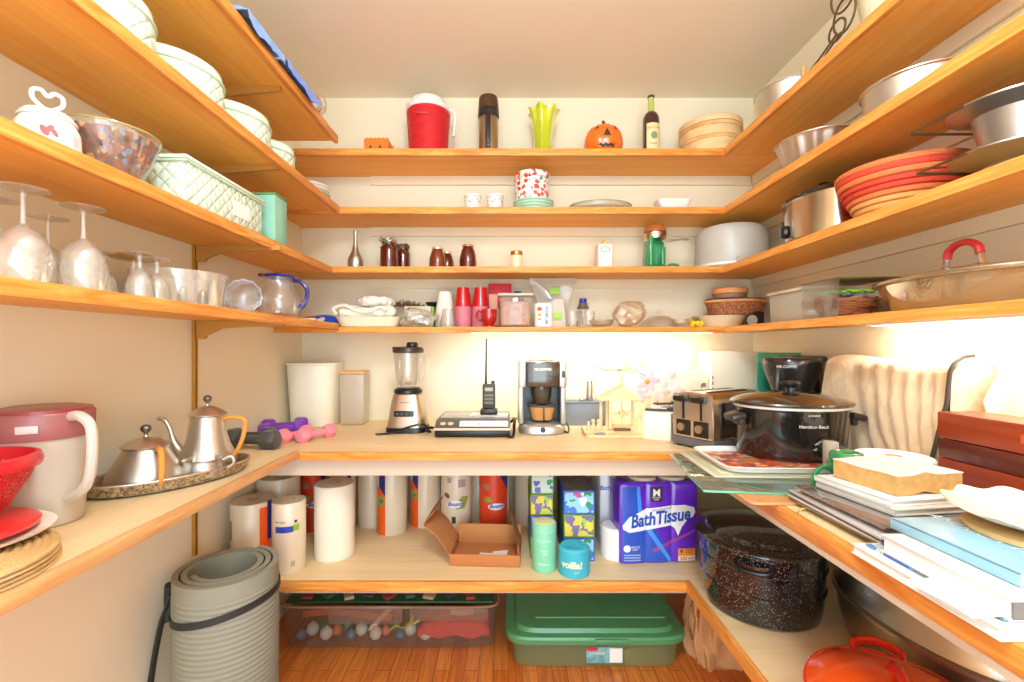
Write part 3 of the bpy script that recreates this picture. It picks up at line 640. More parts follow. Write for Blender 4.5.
# rectangular canister
t = thing('food_canister', 'square clear canister with brown contents and a pale lid', 'canister', (X(515.5, 2.16), 2.16, S4))
obj('container', MB().box((0, 0, .073), (.150, .10, .146), .012, top=1.03), glass('canister_clear', (250, 246, 240), 1, .10), t)
obj('contents', MB().box((0, 0, .064), (.136, .088, .118), .012), P('brown_food', (186, 126, 86), .8, var=.25, vscale=30), t, 'brown dry food')
obj('lid', MB().box((0, 0, .152), (.166, .112, .012), .004), frosted('canister_lid', (236, 224, 200), .85), t)
t = thing('squeeze_bottle', 'bottle with a blue cap peeking over the canister lid', 'bottle', (X(518, 2.28), 2.28, S4))
obj('bottle', MB().lathe([(.026, 0), (.03, .005), (.03, .15), (.014, .165)], n=28), P('brown_bottle', (150, 90, 60), .3), t); obj('cap', MB().cyl((0, 0, .165), .0175, .022, 24, .003), P('blue_cap', (70, 76, 150), .4), t, 'blue cap')
# zip bag
t = thing('zip_bag', 'large clear zip bag with lime green print standing upright', 'bag', (X(553, 2.27), 2.27, S4))
def zb(u, v):
    w = (.105 if v < .72 else .105+(v-.72)/.28*.0)*(1-.28*sin(pi*min(1, v/.9))**2*(1 if v < .9 else 0)+(.12 if v > .85 else 0)); y = .03*(1-v)*sin(pi*u)
    return ((u-.5)*2*w, -y-.004*sin(9*u+7*v), .252*v)
m = MB().grid(zb, 24, 20); m.grid(lambda u, v: (zb(u, v)[0], .03*(1-v)*sin(pi*u)+.004, zb(u, v)[2]), 24, 20)
obj('film', m, frosted('zip_film', (240, 232, 214), .55, .15), t)
obj('zip_strip', MB().box((0, -.003, .215), (.20, .004, .006), .001), frosted('zip_film2', (236, 224, 200), .8), t)
decal('label', [[(-.018, .168), (.03, .172), (.034, .205), (-.02, .2)]], flatmap(-.026), P('lime_print', (150, 200, 50), .5), t)
decal('print', [[(-.03, .14), (.01, .136), (.012, .142), (-.03, .147)], [(0, .128), (.028, .122), (.028, .13), (0, .136)]], flatmap(-.026), P('violet_print', (140, 140, 180), .5), t)
t = thing('snack_pouch', 'folded pouch with a lime square beside the white supplement tub', 'pouch', (X(558, 2.17), 2.17, S4))
obj('pouch', MB().grid(lambda u, v: ((u-.5)*.07*(1-.35*v), -.03+.02*v, .135*v), 10, 12, .006), frosted('zip_film', (240, 232, 214), .55), t)
decal('label', [rect(-.022, .042, .012, .07)], flatmap(-.034), P('lime_print', (150, 200, 50), .5), t); obj('base', MB().box((-.006, -.02, .015), (.05, .03, .028), .004), P('pouch_pink', (232, 190, 160), .7), t)
# supplement tub
t = thing('supplement_tub', 'white cylindrical tub with sideways blue lettering and orange dots', 'tub', (X(543.5, 2.13), 2.13, S4))
obj('tub', MB().cyl((0, 0, 0), .044, .112, 40, .006), P('tub_white', (244, 240, 230), .35), t)
f1 = cylmap(.044, .0007); decal('orange_mark', [ell(-.022, .083, .013, .009)], f1, P('mark_orange', (228, 100, 40), .5), t, .004); decal('orange_mark', [ell(-.022, .056, .009, .008), ell(-.022, .036, .008, .006)], f1, P('mark_yellow', (222, 170, 90), .5), t, .004)
letters('PREMIUM', .010, .055, .02, f1, P('ink_steel', (90, 120, 160), .5), t, .004, rot=-pi/2, bold=.0004)
# drinking glasses, bottle
t = thing('water_bottle', 'clear water bottle with a deep blue cap behind the tumblers', 'bottle', (X(583, 2.27), 2.27, S4))
obj('bottle', MB().lathe([(.026, 0), (.031, .004), (.031, .09), (.028, .105), (.016, .12), (.015, .13)], n=32), CLEAR, t); obj('cap', MB().cyl((0, 0, .128), .0185, .022, 24, .003), P('cap_deep_blue', (44, 52, 150), .35), t); obj('sleeve', MB().lathe([(.0305, .10), (.022, .117), (.0222, .126), (.019, .126)], n=28, cap=False), P('sleeve_grey', (110, 90, 80), .5), t)
def tumbler(px, Y, lb):
    t = thing('tumbler', lb, 'glass', (X(px, Y), Y, S4), 0, 'clear tumblers on the lowest upper shelf')
    obj('glass', MB().lathe([(0, 0), (.027, 0), (.030, .01), (.033, .075), (.0305, .075), (.027, .014), (0, .012)], n=32, wav=.02, nw=8, cap=False), CLEAR, t); return t
tumbler(572, 2.14, 'left clear tumbler below the blue-capped water bottle'); tumbler(588, 2.13, 'right clear tumbler below the blue-capped water bottle')
single('glass_bowl', MB().lathe([(0, 0), (.03, 0), (.055, .02), (.062, .042), (.058, .042), (.05, .02), (0, .006)], n=36, cap=False), glass('bowl_glass', (248, 244, 232), 1.2, .14), 'low clear glass bowl between the tumblers and the wrapped bundle', 'bowl', (X(604, 2.2), 2.26, S4))
crumple('wrapped_bundle', 'pinkish bundle wrapped in clear plastic, bulging upward', 'bundle', (X(630, 2.17), 2.17, S4), (.072, .05, .066), 11, glass('bundle_film', (250, 240, 228), 1.2, .16, (240, 222, 200), .12), amp=.35)
t = thing('glass_cloche', 'clear glass lid with a small knob, lying on the shelf', 'glass lid', (X(662, 2.2), 2.24, S4))
obj('dome', MB().lathe([(.09, 0), (.092, .006), (.078, .034), (.045, .058), (.0, .064)], n=44, cap=False), glass('dome_glass', (240, 232, 214), 1.2, .22), t)
obj('knob', MB().lathe([(.006, .062), (.006, .07), (.013, .078), (.011, .088), (0, .092)], n=20), CLEAR, t)
single('glass_bowl', MB().lathe([(0, 0), (.025, 0), (.042, .02), (.045, .04), (.042, .04), (.036, .02), (0, .006)], n=36, cap=False), glass('bowl_glass'), 'small clear glass bowl in front of the glass lid', 'bowl', (X(682, 2.12), 2.125, S4))
m = MB()
for i, (x, z, r) in enumerate(((-.03, .022, .012), (-.012, .02, .012), (.008, .019, .013), (.026, .019, .012), (-.025, .036, .008))): m.ball((x, 0, z), r, 12, 8)
for a in (-.02, .015): m.tube([(a-.012, 0, .008), (a+.012, 0, .008)], .006, 8)
t = single('toy_duck', m, P('toy_yellow', (250, 204, 20), .3, coat=.3), 'tiny bright yellow and green toy beside the basket', 'toy', (X(696, 2.12), 2.12, S4)); obj('green_piece', MB().ball((-.0, 0, .036), (.015, .01, .006)), P('toy_green', (30, 140, 60), .3), t, 'green piece')
# platter + basket + small basket
t = single('platter', MB().lathe([(0, 0), (.085, 0), (.105, .03), (.125, .052), (.128, .056), (.122, .055), (.098, .034), (.08, .008), (0, .007)], n=56), P('cream_platter', (238, 218, 178), .35, coat=.3), 'deep cream round bowl under the woven basket', 'bowl', (X(721, 2.2), 2.22, S4))
t = thing('woven_basket', 'red-brown woven basket with a tan rim on the cream bowl', 'basket', (X(735, 2.2), 2.2, S4+.057))
obj('basket', MB().lathe([(0, 0), (.11, 0), (.117, .004), (.140, .066), (.136, .066), (.11, .006), (0, .004)], n=64, sy=.75), weave('red_weave', (150, 60, 34), (206, 140, 86), (34, 1, 130)), t)
obj('rim', MB().tube([(.141*cos(i*2*pi/64), .106*sin(i*2*pi/64), .068) for i in range(64)], .007, closed=True, flat=1), wood('rim_tan', (210, 140, 76), (230, 170, 104), 0), t, 'tan wrapped rim')
obj('cord', MB().tube([(.138*cos(i*2*pi/64), .103*sin(i*2*pi/64), .078) for i in range(64)], .0025, closed=True), P('cord_navy', (56, 50, 80), .6), t, 'dark blue cord')
t = thing('small_basket', 'small round tan basket sitting on top of the woven basket', 'basket', (X(730, 2.2), 2.2, S4+.138))
obj('basket', MB().lathe([(0, 0), (.066, 0), (.072, .004), (.074, .024)], n=48), weave('grey_weave', (150, 104, 70), (190, 150, 110), (60, 1, 300)), t)
obj('lid', MB().lathe([(.074, .024), (.078, .026), (.078, .048), (.07, .053), (0, .055)], n=48), P('lid_tan', (220, 144, 78), .6, bump=(120, .3)), t, 'orange-tan lid')
t = thing('desk_clock', 'small black object with a clear round glass face below the basket', 'clock', (X(752, 2.125), 2.105, S4)); t.scale = (1, .8, 1)
obj('case', MB().box((.018, .0, .036), (.045, .03, .072), .006), BLACK, t); obj('ring', MB().tube([(-.018+.026*cos(i*pi/14), -.016, .031+.026*sin(i*pi/14)) for i in range(28)], .0035, closed=True), BLACK, t)
obj('face', MB().lathe([(0, -.004), (.024, 0), (.024, .008), (0, .012)], (-.018, -.02, .031), 28, axis='y'), P('clock_glass', (220, 218, 206), .1, .5, coat=.8), t)

# ------------------------------------------------------------------ left wall shelves
# periwinkle cloths hanging over the topmost shelf edge
BLUE = P('periwinkle_cloth', (106, 140, 232), .85, bump=(200, .4), sheen=.4)
def drape(name, label, y0, y1, x0, x1, h, seed, mat, cat='cloth'):
    rnd = random.Random(seed); p = [rnd.uniform(0, 6) for _ in range(4)]
    def f(u, v):
        y = y0+(y1-y0)*v; e = min(1, u/.86); x = x0+(x1-x0)*e; dr = max(0, (u-.86)/.14)
        return (x+.003*sin(14*v+p[0])*dr, y, (h*(1-(2*e-1)**4)*(1-(2*v-1)**6)*(.8+.2*sin(15*v+p[0]))+.014)*(1-dr)+.004*abs(sin(17*v+p[3]))-.016*dr*(.7+.3*sin(7*v+p[1])))
    return single(name, MB().grid(f, 36, 40, .003), mat, label, cat, (0, 0, L1+.0065))
drape('folded_blanket', 'periwinkle blue folded cloth overhanging the far left topmost shelf edge', 1.47, 1.73, -.97, -.712, .030, 3, BLUE)
drape('folded_blanket', 'grey-blue folded cloth in the middle of the left topmost shelf', 1.25, 1.455, -.97, -.714, .045, 8, P('greyblue_cloth', (120, 160, 220), .85, bump=(200, .4), sheen=.4))
drape('folded_blanket', 'bright blue bundle of cloth nearest the camera on the left topmost shelf', .98, 1.17, -.95, -.714, .10, 5, P('bright_blue_cloth', (70, 130, 235), .8, bump=(200, .4), sheen=.4))
t = thing('wooden_ring', 'thin brown wooden ring standing behind the blue cloth', 'ring', (-.775, 1.79, L1+.0815)); t.scale = (1.1, 1.1, 1.1)
obj('ring', MB().tube([(.032*cos(i*pi/16), 0, -.033+.036*sin(i*pi/16)) for i in range(32)], .0075, 8, closed=True), P('ring_wood', (180, 116, 50), .4, coat=.3), t)
obj('stand', MB().box((0, 0, -.072), (.05, .03, .005), .001), P('ring_wood', (180, 116, 50), .4, coat=.3), t)
single('wine_glass', MB().lathe([(0, 0), (.03, 0), (.03, .002), (.004, .006), (.0035, .06), (.012, .07), (.03, .095), (.032, .13), (.026, .15), (.0245, .15), (.030, .13), (.028, .098), (0, .072)], n=28, cap=False), CLEAR, 'faint stemmed glass at the end of the left topmost shelf', 'glass', (-.80, 1.925, L1))
# quilted china cases on the second left shelf
QG = quilt('quilt_mint', (218, 230, 206), (178, 202, 170), 42); QT = P('quilt_trim', (196, 216, 186), .7)
QW = P('quilt_top', (222, 232, 212), .8, bump=(30, .3, .01))
def china_case(y, x, r, h, label, scale=1.0):
    t = thing('china_case', label, 'storage case', (x, y, L2), 0, 'round quilted china cases on the left shelf')
    obj('case', MB().lathe([(r*.9, 0), (r, .006), (r*1.02, h*.5), (r, h-.006)], n=48), QG, t)
    obj('lid', MB().lathe([(r, h-.004), (r*1.01, h+.004), (r*.96, h+.020), (r*.6, h+.030), (0, h+.034)], n=48), QW, t)
    obj('zipper', MB().tube([(r*1.01*cos(i*pi/24), r*1.01*sin(i*pi/24), h-.004) for i in range(48)], .004, 6, closed=True), QT, t, 'pale green zipper band')
    obj('piping', MB().tube([(r*.95*cos(i*pi/24), r*.95*sin(i*pi/24), h+.021) for i in range(48)], .003, 6, closed=True), QT, t); return t
for y, x, r, h, lb in ((.715, -.90, .12, .085, 'nearest round white quilted china case, cut by the top of the photo'), (.965, -.90, .12, .080, 'second round white-green quilted china case from the camera'),
                  (1.215, -.90, .12, .080, 'third round white-green quilted china case from the camera'), (1.465, -.90, .12, .080, 'fourth round quilted china case, above the bracket'), (1.675, -.885, .09, .070, 'farthest and smallest round quilted china case')):
    china_case(y, x, r, h, lb)
for i in range(3):
    single('plate', MB().lathe([(0, 0), (.05, 0), (.06, .004), (.088-.004*i, .02), (.089-.004*i, .024), (.086-.004*i, .024), (.06, .009), (0, .005)], n=44), MATS['mint_glaze'] if i == 0 else P('white_rose_glaze', (240, 226, 212), .25, coat=.4),
       ['pale green plate, lowest at the far end of the second left shelf', 'white plate, middle of three at the end of the second left shelf', 'white plate, top of three at the end of the second left shelf'][i], 'plate', (-.865, 1.975, L2+.0165*i), group='plates at the end of the second left shelf')
# third left shelf
t = single('storage_basket', MB().box((0, 0, .03), (.15, .26, .06), .012), P('pale_blue_box', (206, 220, 222), .7), 'pale grey-blue soft box at the very left edge of the photo', 'box', (-.965, .665, L3))
obj('trim', MB().tube([(-.073, -.128, .058), (.073, -.128, .058), (.073, .128, .058), (-.073, .128, .058)], .003, 8, closed=True), P('olive_trim', (150, 150, 110), .6), t, 'thin olive edge')
# ceramic pot with a heart handle
t = thing('ceramic_pot', 'white ceramic lidded pot with a heart-shaped handle and red print', 'pot', (-.895, .885, L3)); t.scale = (.8, .8, .78)
obj('body', MB().lathe([(.048, 0), (.055, .003), (.062, .03), (.06, .07), (.05, .092)], n=40), WHITE, t)
obj('lid', MB().lathe([(.053, .0925), (.055, .096), (.044, .112), (.02, .120), (0, .122)], n=40), WHITE, t)
hp = sp([(0, 0, .119), (-.010, 0, .126), (-.026, 0, .142), (-.026, 0, .162), (-.012, 0, .168), (0, 0, .156), (.012, 0, .168), (.026, 0, .162), (.026, 0, .142), (.010, 0, .126)], 5, True)
m = MB().tube(hp, .0052, 8, closed=True); obj('heart_handle', m, WHITE, t).rotation_euler = (0, 0, radians(55))
ff = lambda u, v: ((.0625*sin(u/.06+1.2)), -.0625*cos(u/.06+1.2), v)
decal('red_print', [ell(-.03, .05, .007, .014, 8, .4), ell(-.022, .056, .006, .012, 8, -.5), ell(-.014, .05, .005, .012, 8, .5)], ff, P('print_red', (220, 80, 80), .5), t, .004)
decal('grey_print', [ell(.028, .046, .010, .016, 12)], ff, P('print_grey', (200, 190, 190), .5), t, .004)
# bowl of potpourri
t = thing('glass_bowl', 'flared clear glass bowl filled with brown and blue potpourri', 'bowl', (-.905, 1.035, L3)); t.scale = (.8, .8, .98)
obj('bowl', MB().lathe([(0, 0), (.06, 0), (.064, .004), (.095, .06), (.118, .118), (.115, .118), (.092, .062), (.06, .01), (0, .008)], n=48, cap=False), CLEAR, t)
obj('rim', MB().tube([(.1165*cos(i*pi/24), .1165*sin(i*pi/24), .119) for i in range(48)], .0025, 6, closed=True), P('rim_olive', (170, 150, 90), .15, coat=.6), t)
PP = spots('potpourri', (150, 84, 48), [(170, 96, 54), (90, 54, 36), (120, 140, 160), (222, 170, 110), (150, 60, 30), (80, 72, 70), (232, 130, 50), (110, 66, 40)], 70, .55, .8, 1, 0)
po = obj('potpourri', MB().lathe([(.058, .012), (.091, .06), (.111, .108), (.09, .112), (.04, .117), (0, .118)], n=64, wav=.015, nw=13), PP, t); po['kind'] = 'stuff'
# rectangular quilted case
t = thing('china_case', 'long rectangular pale green quilted case with a white label card', 'storage case', (-.935, 1.35, L3))
obj('case', MB().box((0, 0, .060), (.22, .37, .120), .012), QG, t)
obj('lid', MB().box((0, 0, .125), (.228, .378, .010), .004).grid(lambda u, v: ((u-.5)*.2, (v-.5)*.35, .129+.010*(1-(2*u-1)**2)*(1-(2*v-1)**4)), 12, 16), QW, t)
obj('zipper', MB().tube([(-.114, -.189, .114), (.114, -.189, .114), (.114, .189, .114), (-.114, .189, .114)], .0035, 6, closed=True), QT, t, 'darker green zipper line')
obj('label_card', MB().box((.1112, .06, .055), (.0015, .085, .045)), PAPER, t, 'white label card')
# green metal box
t = thing('tin_box', 'tall green rectangular tin beside the quilted case', 'tin', (-.885, 1.625, L3)); t.scale = (1, .76, .84)
GT = P('tin_green', (142, 196, 172), .4, coat=.2)
obj('body', MB().box((0, 0, .098), (.15, .115, .196), .003), GT, t)
obj('lid', MB().box((0, 0, .201), (.154, .119, .010), .003), P('tin_green_dark', (96, 150, 90), .4), t, 'darker green lid')
obj('edge_trim', MB().box((.0755, -.0555, .1), (.003, .005, .19)), P('tin_gold', (176, 190, 120), .4), t)

# ------------------------------------------------------------------ glassware on the lowest upper left shelf
WG = glass('wine_glass_clear', (255, 255, 252), 1.25, .16, (255, 252, 244))
def goblet(y, x, s, label, first=[None]):
    if first[0] is None:
        t = thing('wine_glass', label, 'wine glass', (x, y, L4), 0, 'upturned wine glasses on the left shelf')
        # upturned: rim on the shelf, bowl, stem, foot on top
        obj('bowl', MB().lathe([(.040, 0), (.0445, .03), (.047, .06), (.043, .09), (.03, .113), (.012, .126), (.0055, .132), (.0, .131), (.010, .122), (.028, .109), (.041, .088), (.045, .06), (.0425, .03), (.038, 0)], n=40, cap=False), WG, t)
        obj('stem', MB().lathe([(.0055, .1325), (.0042, .15), (.0042, .185), (.006, .196)], n=16), WG, t)
        obj('foot', MB().lathe([(.007, .1965), (.02, .200), (.041, .204), (.042, .206), (0, .2065)], n=40), WG, t)
        first[0] = t; t.scale = (s, s, s); return t
    t = dup(first[0], (x, y, L4), 0, label); t.scale = (s, s, s); return t
bigs = [(.845, -.845, 1.0, 'large upturned wine glass nearest the camera at the left edge'), (.885, -.965, .97, 'large upturned wine glass behind, at the far left by the wall'), (.99, -.955, .90, 'large upturned wine glass by the wall, between the two front glasses'),
        (.945, -.85, 0, ''), (1.05, -.985, .88, 'upturned wine glass deepest by the wall with a low foot')]
goblet(.83, -.885, .88, 'large upturned wine glass nearest the camera at the left edge')
goblet(.93, -.868, .86, 'large upturned wine glass, rightmost of the big ones, with a bright reflection')
goblet(.875, -.99, .86, 'large upturned wine glass by the wall at the far left')
goblet(.975, -.985, .82, 'large upturned wine glass by the wall behind the two front ones')
def small_glass(y, x, s, label, first=[None]):
    if first[0] is None:
        t = thing('sherry_glass', label, 'glass', (x, y, L4), 0, 'small upturned stem glasses on the left shelf')
        obj('bowl', MB().lathe([(.027, 0), (.030, .02), (.028, .045), (.018, .068), (.006, .078), (0, .077), (.016, .064), (.026, .044), (.028, .02), (.0255, 0)], n=32, wav=.02, nw=10, cap=False), WG, t)
        obj('stem', MB().lathe([(.0055, .0785), (.0045, .09), (.006, .108)], n=14), WG, t)
        obj('foot', MB().lathe([(.007, .1085), (.028, .113), (.029, .115), (0, .1155)], n=32), WG, t)
        first[0] = t; t.scale = (s, s, s); return t
    t = dup(first[0], (x, y, L4), 0, label); t.scale = (s, s, s); return t
small_glass(1.04, -.93, .95, 'small upturned stem glass, left one by the wall')
small_glass(1.065, -.862, .96, 'small upturned cut stem glass, left of the front pair')
small_glass(1.125, -.868, .95, 'small upturned cut stem glass, right of the front pair')
t = thing('amber_dish', 'footed dish with an olive amber plate top behind the small glasses', 'dish', (-.97, 1.18, L4))
obj('plate', MB().lathe([(0, .116), (.045, .118), (.055, .124), (.05, .128), (0, .122)], n=36), P('amber_plate', (190, 150, 70), .2, coat=.6), t); obj('stem', MB().lathe([(.03, 0), (.03, .003), (.008, .01), (.008, .1155)], n=20), WG, t)
t = thing('glass_tub', 'large low clear glass bowl behind, next to the wall track', 'bowl', (-.935, 1.30, L4))
obj('bowl', MB().lathe([(0, 0), (.10, 0), (.105, .005), (.118, .10), (.115, .10), (.10, .009), (0, .006)], n=48, cap=False), WG, t)
for i, (x, y) in enumerate(((-.03, -.05), (.02, -.02), (.03, .05))): single('salt_shaker', MB().lathe([(.012, 0), (.014, .03), (.010, .05), (0, .056)], n=16), P('grey_pewter', (150, 140, 110), .3, .8), 'tiny grey shaker inside the large glass bowl, %s' % ['nearest', 'middle', 'farthest'][i], 'shaker', (-.935+x, 1.30+y, L4+.0065), group='tiny shakers in the glass bowl')
t = thing('cut_glass_bowl', 'cut crystal bowl lying on its side with bright facets', 'bowl', (-.855, 1.485, L4+.053))
m = MB().lathe([(0, -.05), (.03, -.048), (.048, -.02), (.053, .02), (.0535, .045), (.0505, .045), (.05, .02), (.045, -.016), (.02, -.04), (0, -.042)], n=48, wav=.035, nw=12, cap=False, axis='x')
obj('bowl', m, glass('crystal', (255, 255, 255), 2.0, .10), t).rotation_euler = (0, 0, radians(-70))
# blue rimmed pitcher
t = thing('glass_pitcher', 'round clear glass pitcher with cobalt blue rim and handle', 'pitcher', (-.85, 1.69, L4), radians(10)); t.scale = (1.06, 1.06, 1.06)
COB = P('cobalt_glass', (30, 30, 120), .08, coat=1)
obj('body', MB().lathe([(0, 0), (.04, 0), (.06, .012), (.072, .045), (.066, .08), (.048, .108), (.045, .125), (.050, .142), (.047, .142), (.042, .125), (.045, .108), (.063, .08), (.069, .045), (.057, .014), (0, .004)], n=44, cap=False), CLEAR, t)
obj('rim', MB().tube([(.0495*cos(i*pi/20)*(1.25 if i in (19, 20, 21) else 1), .0495*sin(i*pi/20), .144+(.004 if 17 < i < 23 else 0)) for i in range(40)], .0055, 8, closed=True), COB, t, 'cobalt blue rim')
obj('handle', MB().tube(sp([(.047, 0, .132), (.07, 0, .128), (.092, 0, .10), (.088, 0, .06), (.069, 0, .035)], 6), [.007, .0085]), COB, t, 'cobalt blue handle')
m = MB(); rr = random.Random(2)
single('glass_marble', MB().ball((0, 0, .0125), .0125, 16, 12), spots('marble_mix', (230, 230, 226), [(200, 50, 40), (60, 60, 70), (230, 230, 230)], 90, .5, .1), 'multicoloured ball lying inside the blue-rimmed pitcher', 'ball', (-.845, 1.665, L4+.0065))
single('cork_coaster', MB().box((0, 0, .003), (.055, .075, .006), .001), P('coaster_cream', (240, 220, 180), .7), 'small cream card on the shelf end below the pitcher handle', 'card', (-.800, 1.83, L4), radians(12))

# ------------------------------------------------------------------ right wall shelves
R1, R2, R3, R4 = S1, S2, S3, S4
def pan(name, label, cat, loc, prof, mat, n=56, rim=None, wav=0, nw=0, tilt=None, rz=0):
    t = thing(name, label, cat, loc, rz)
    obj('pan', MB().lathe(shell(prof, .0016), n=n, wav=wav, nw=nw), mat, t)
    r, z = prof[-1]; obj('rolled_rim', MB().tube([(r*cos(i*2*pi/n), r*sin(i*2*pi/n), z) for i in range(n)], rim or .003, 6, closed=True), mat, t); return t
pan('mixing_bowl', 'steel pan with a rolled rim at the corner of the topmost right shelf', 'pan', (1.12, 1.80, R1), [(.105, 0), (.112, .004), (.128, .098)], P('aluminium_bright', (214, 212, 206), .35, 1))
# glass with a wire whisk holder
t = thing('woven_vase', 'beige meshed white pot near the top right, beside the wire stand', 'pot', (1.12, 1.305, R1))
obj('pot', MB().lathe(shell([(.07, 0), (.078, .004), (.092, .10), (.10, .17)], .004), n=48), P('mesh_white', (240, 226, 190), .7, bump=(260, .9, .003)), t)
obj('rim', MB().tube([(.1*cos(i*pi/24), .1*sin(i*pi/24), .17) for i in range(48)], .003, 6, closed=True), P('rim_beige', (206, 176, 130), .6), t)
t = thing('wire_stand', 'dark wire stand with looped scrolls on the topmost right shelf', 'wire stand', (1.005, 1.36, R1)); WB = P('wire_bronze', (112, 92, 62), .35, .7)
loop = lambda c, a, b, ax, k=20: [(c[0]+(a*cos(2*pi*i/k) if ax != 'x' else 0), c[1]+(a*cos(2*pi*i/k) if ax == 'x' else 0), c[2]+b*sin(2*pi*i/k)) for i in range(k)]
obj('loop', MB().tube(loop((0, 0, .085), .045, .05, 'x'), .0035, 6, closed=True), WB, t); obj('loop', MB().tube(loop((.0, .03, .06), .035, .03, 'x'), .0035, 6, closed=True), WB, t)
obj('loop', MB().tube(loop((.0, .0, .16), .055, .06, 'x'), .0035, 6, closed=True), WB, t)
obj('handle', MB().tube(sp([(0, .03, .05), (0, .12, .02), (0, .20, .008), (.01, .21, .006), (.012, .20, .008), (.012, .12, .022), (.012, .03, .055)], 5), .0032, 6), WB, t, 'long doubled wire handle')
single('wooden_finial', MB().lathe([(.010, 0), (.012, .01), (.006, .03), (.009, .05), (.006, .062), (0, .065)], n=18), P('knob_wood', (214, 160, 100), .5), 'tiny pale wooden finial poking above the topmost right shelf', 'finial', (1.02, 1.57, R1))
# second right shelf: fluted tube pan and round cake pan
pan('fluted_pan', 'fluted aluminium cake pan on the second right shelf', 'cake pan', (1.12, 1.645, R2), [(.095, 0), (.10, .005), (.125, .086), (.133, .096), (.137, .097)], P('aluminium_bright', (206, 206, 206), .3, 1), 84, .0025, .035, 14)
pan('cake_pan', 'plain round aluminium cake pan on the second right shelf', 'cake pan', (1.12, 1.245, R2), [(.112, 0), (.116, .003), (.121, .070), (.125, .073)], P('aluminium_bright', (206, 206, 206), .3, 1), 64, .003)
# third right shelf: oval slow cooker
t = thing('slow_cooker', 'oval stainless slow cooker with black lid and side handles on the third right shelf', 'slow cooker', (1.13, 1.625, R3), radians(-90)); t.scale = (.92, .92, 1.1)
obj('body', MB().lathe([(.118, .012), (.124, .018), (.128, .135), (.130, .142)], n=64, sx=1.32, sy=.95), P('mirror_steel', (212, 200, 186), .16, 1), t)
obj('base', MB().lathe([(.112, 0), (.121, .003), (.121, .0118)], n=64, sx=1.32, sy=.95), BLACK, t, 'black foot ring')
obj('lid', MB().lathe([(.131, .143), (.134, .147), (.132, .153), (.10, .167), (.05, .176), (0, .178)], n=64, sx=1.32, sy=.95), P('lid_smoke', (34, 32, 30), .12, coat=.8), t, 'dark glass lid')
obj('lid_knob', MB().lathe([(.012, .177), (.012, .184), (.022, .188), (.02, .196), (0, .199)], n=20), BLACK, t)
for s in (-1, 1): obj('handle', MB().box((s*.195, 0, .108), (.055, .07, .022), .006), BLACK, t)
obj('control_knob', MB().lathe([(.022, 0), (.02, .012), (.014, .016), (0, .017)], n=24, axis='y').box((0, .02, 0), (.008, .012, .036), .002).xf(Matrix.Translation((-.06, -.112, .05)) @ Matrix.Rotation(radians(180-16), 4, 'Z')), BLACK, t)
# stack of coiled woven trivets
RC = [P('coil_red', (214, 66, 40), .7, bump=(170, .9, .003)), P('coil_orange', (224, 116, 60), .7, bump=(170, .9, .003)), P('coil_straw', (226, 164, 90), .7, bump=(170, .9, .003))]
prev = 0
for k, (r, h0, wall_) in enumerate(((.150, 0, 5), (.160, .050, 0))):
    if k == 0:
        t = thing('coiled_basket', 'shallow coiled basket of straw and red rings on the third right shelf', 'basket', (1.13, 1.305, R3)); t.scale = (.94, .94, 1.3)
        for i in range(9):
            rr_ = .105+i*.0085 if i < 7 else .105+6*.0085+(i-6)*.003; z = .007+i*.0115
            obj('coil', MB().tube([(rr_*cos(a*pi/32), rr_*sin(a*pi/32), z) for a in range(64)], .0068, 8, closed=True), RC[(2, 2, 2, 1, 0, 0, 1, 0, 1)[i]], t)
        obj('bottom', MB().lathe([(0, .002), (.10, .002), (.10, .012), (0, .012)], n=40), RC[2], t)
        obj('inner_coil', MB().lathe([(.10, .020), (.155, .094), (.12, .100), (.06, .103), (0, .104)], n=48), RC[1], t, 'straw and orange upper disc')
# angel food tube pans with wire rims, stacked
t = thing('tube_pan', 'lower angel food tube pan with a flat wide rim at the right edge', 'cake pan', (1.125, 1.005, R3)); t.scale = (1, 1, 1.2)
FLATM = P('pan_grey', (170, 168, 162), .35, .9)
obj('pan', MB().lathe([(.04, 0), (.045, .003), (.055, .030), (.10, .046), (.112, .050), (.112, .0525), (.10, .05), (.05, .034), (0, .032)], n=56), FLATM, t)
obj('wire', MB().tube([(-.112, 0, .05), (-.115, .118, .05), (.03, .118, .05), (.06, .10, .05)], .003, 6), WB, t, 'wire loop handle')
t = thing('tube_pan', 'upper deep steel pan stacked on the lower tube pan at the right edge', 'cake pan', (1.125, 1.005, R3+.068)); t.scale = (1, 1, 1.2)
obj('pan', MB().lathe([(.05, 0), (.056, .003), (.074, .066), (.10, .074), (.116, .080), (.116, .083), (.10, .079), (.07, .072), (0, .070)], n=56), FLATM, t)
obj('wire', MB().tube([(-.116, 0, .081), (-.12, .135, .081), (.04, .135, .081), (.07, .10, .081)], .003, 6), WB, t, 'wire loop handle')
# lowest right shelf
t = thing('storage_tub', 'rectangular frosted plastic container standing by the right wall', 'container', (1.11, 1.685, R4)); t.scale = (.85, .78, .92)
FR = frosted('frosted_tub', (226, 218, 200), .7)
obj('tub', MB().box((0, 0, .058), (.20, .25, .116), .012, top=1.04), FR, t); obj('lid', MB().box((0, 0, .122), (.222, .268, .011), .004), frosted('frosted_lid', (240, 228, 204), .9), t)
t = thing('clear_box', 'clear plastic box around the decorative bird nest', 'box', (1.10, 1.475, R4)); t.scale = (.92, .73, .9)
PB = glass('box_plastic', (252, 250, 246), 1.0, .04)
m = MB()
for (x, y, dx, dy) in ((-.10, 0, .003, .24), (.10, 0, .003, .24), (0, .1185, .197, .003)): m.box((x, y, .067), (dx, dy, .13))
obj('sides', m, PB, t); obj('lid', MB().box((0, 0, .134), (.21, .25, .004), .001), P('box_lid_olive', (120, 100, 50), .4), t, 'thin olive-brown lid')
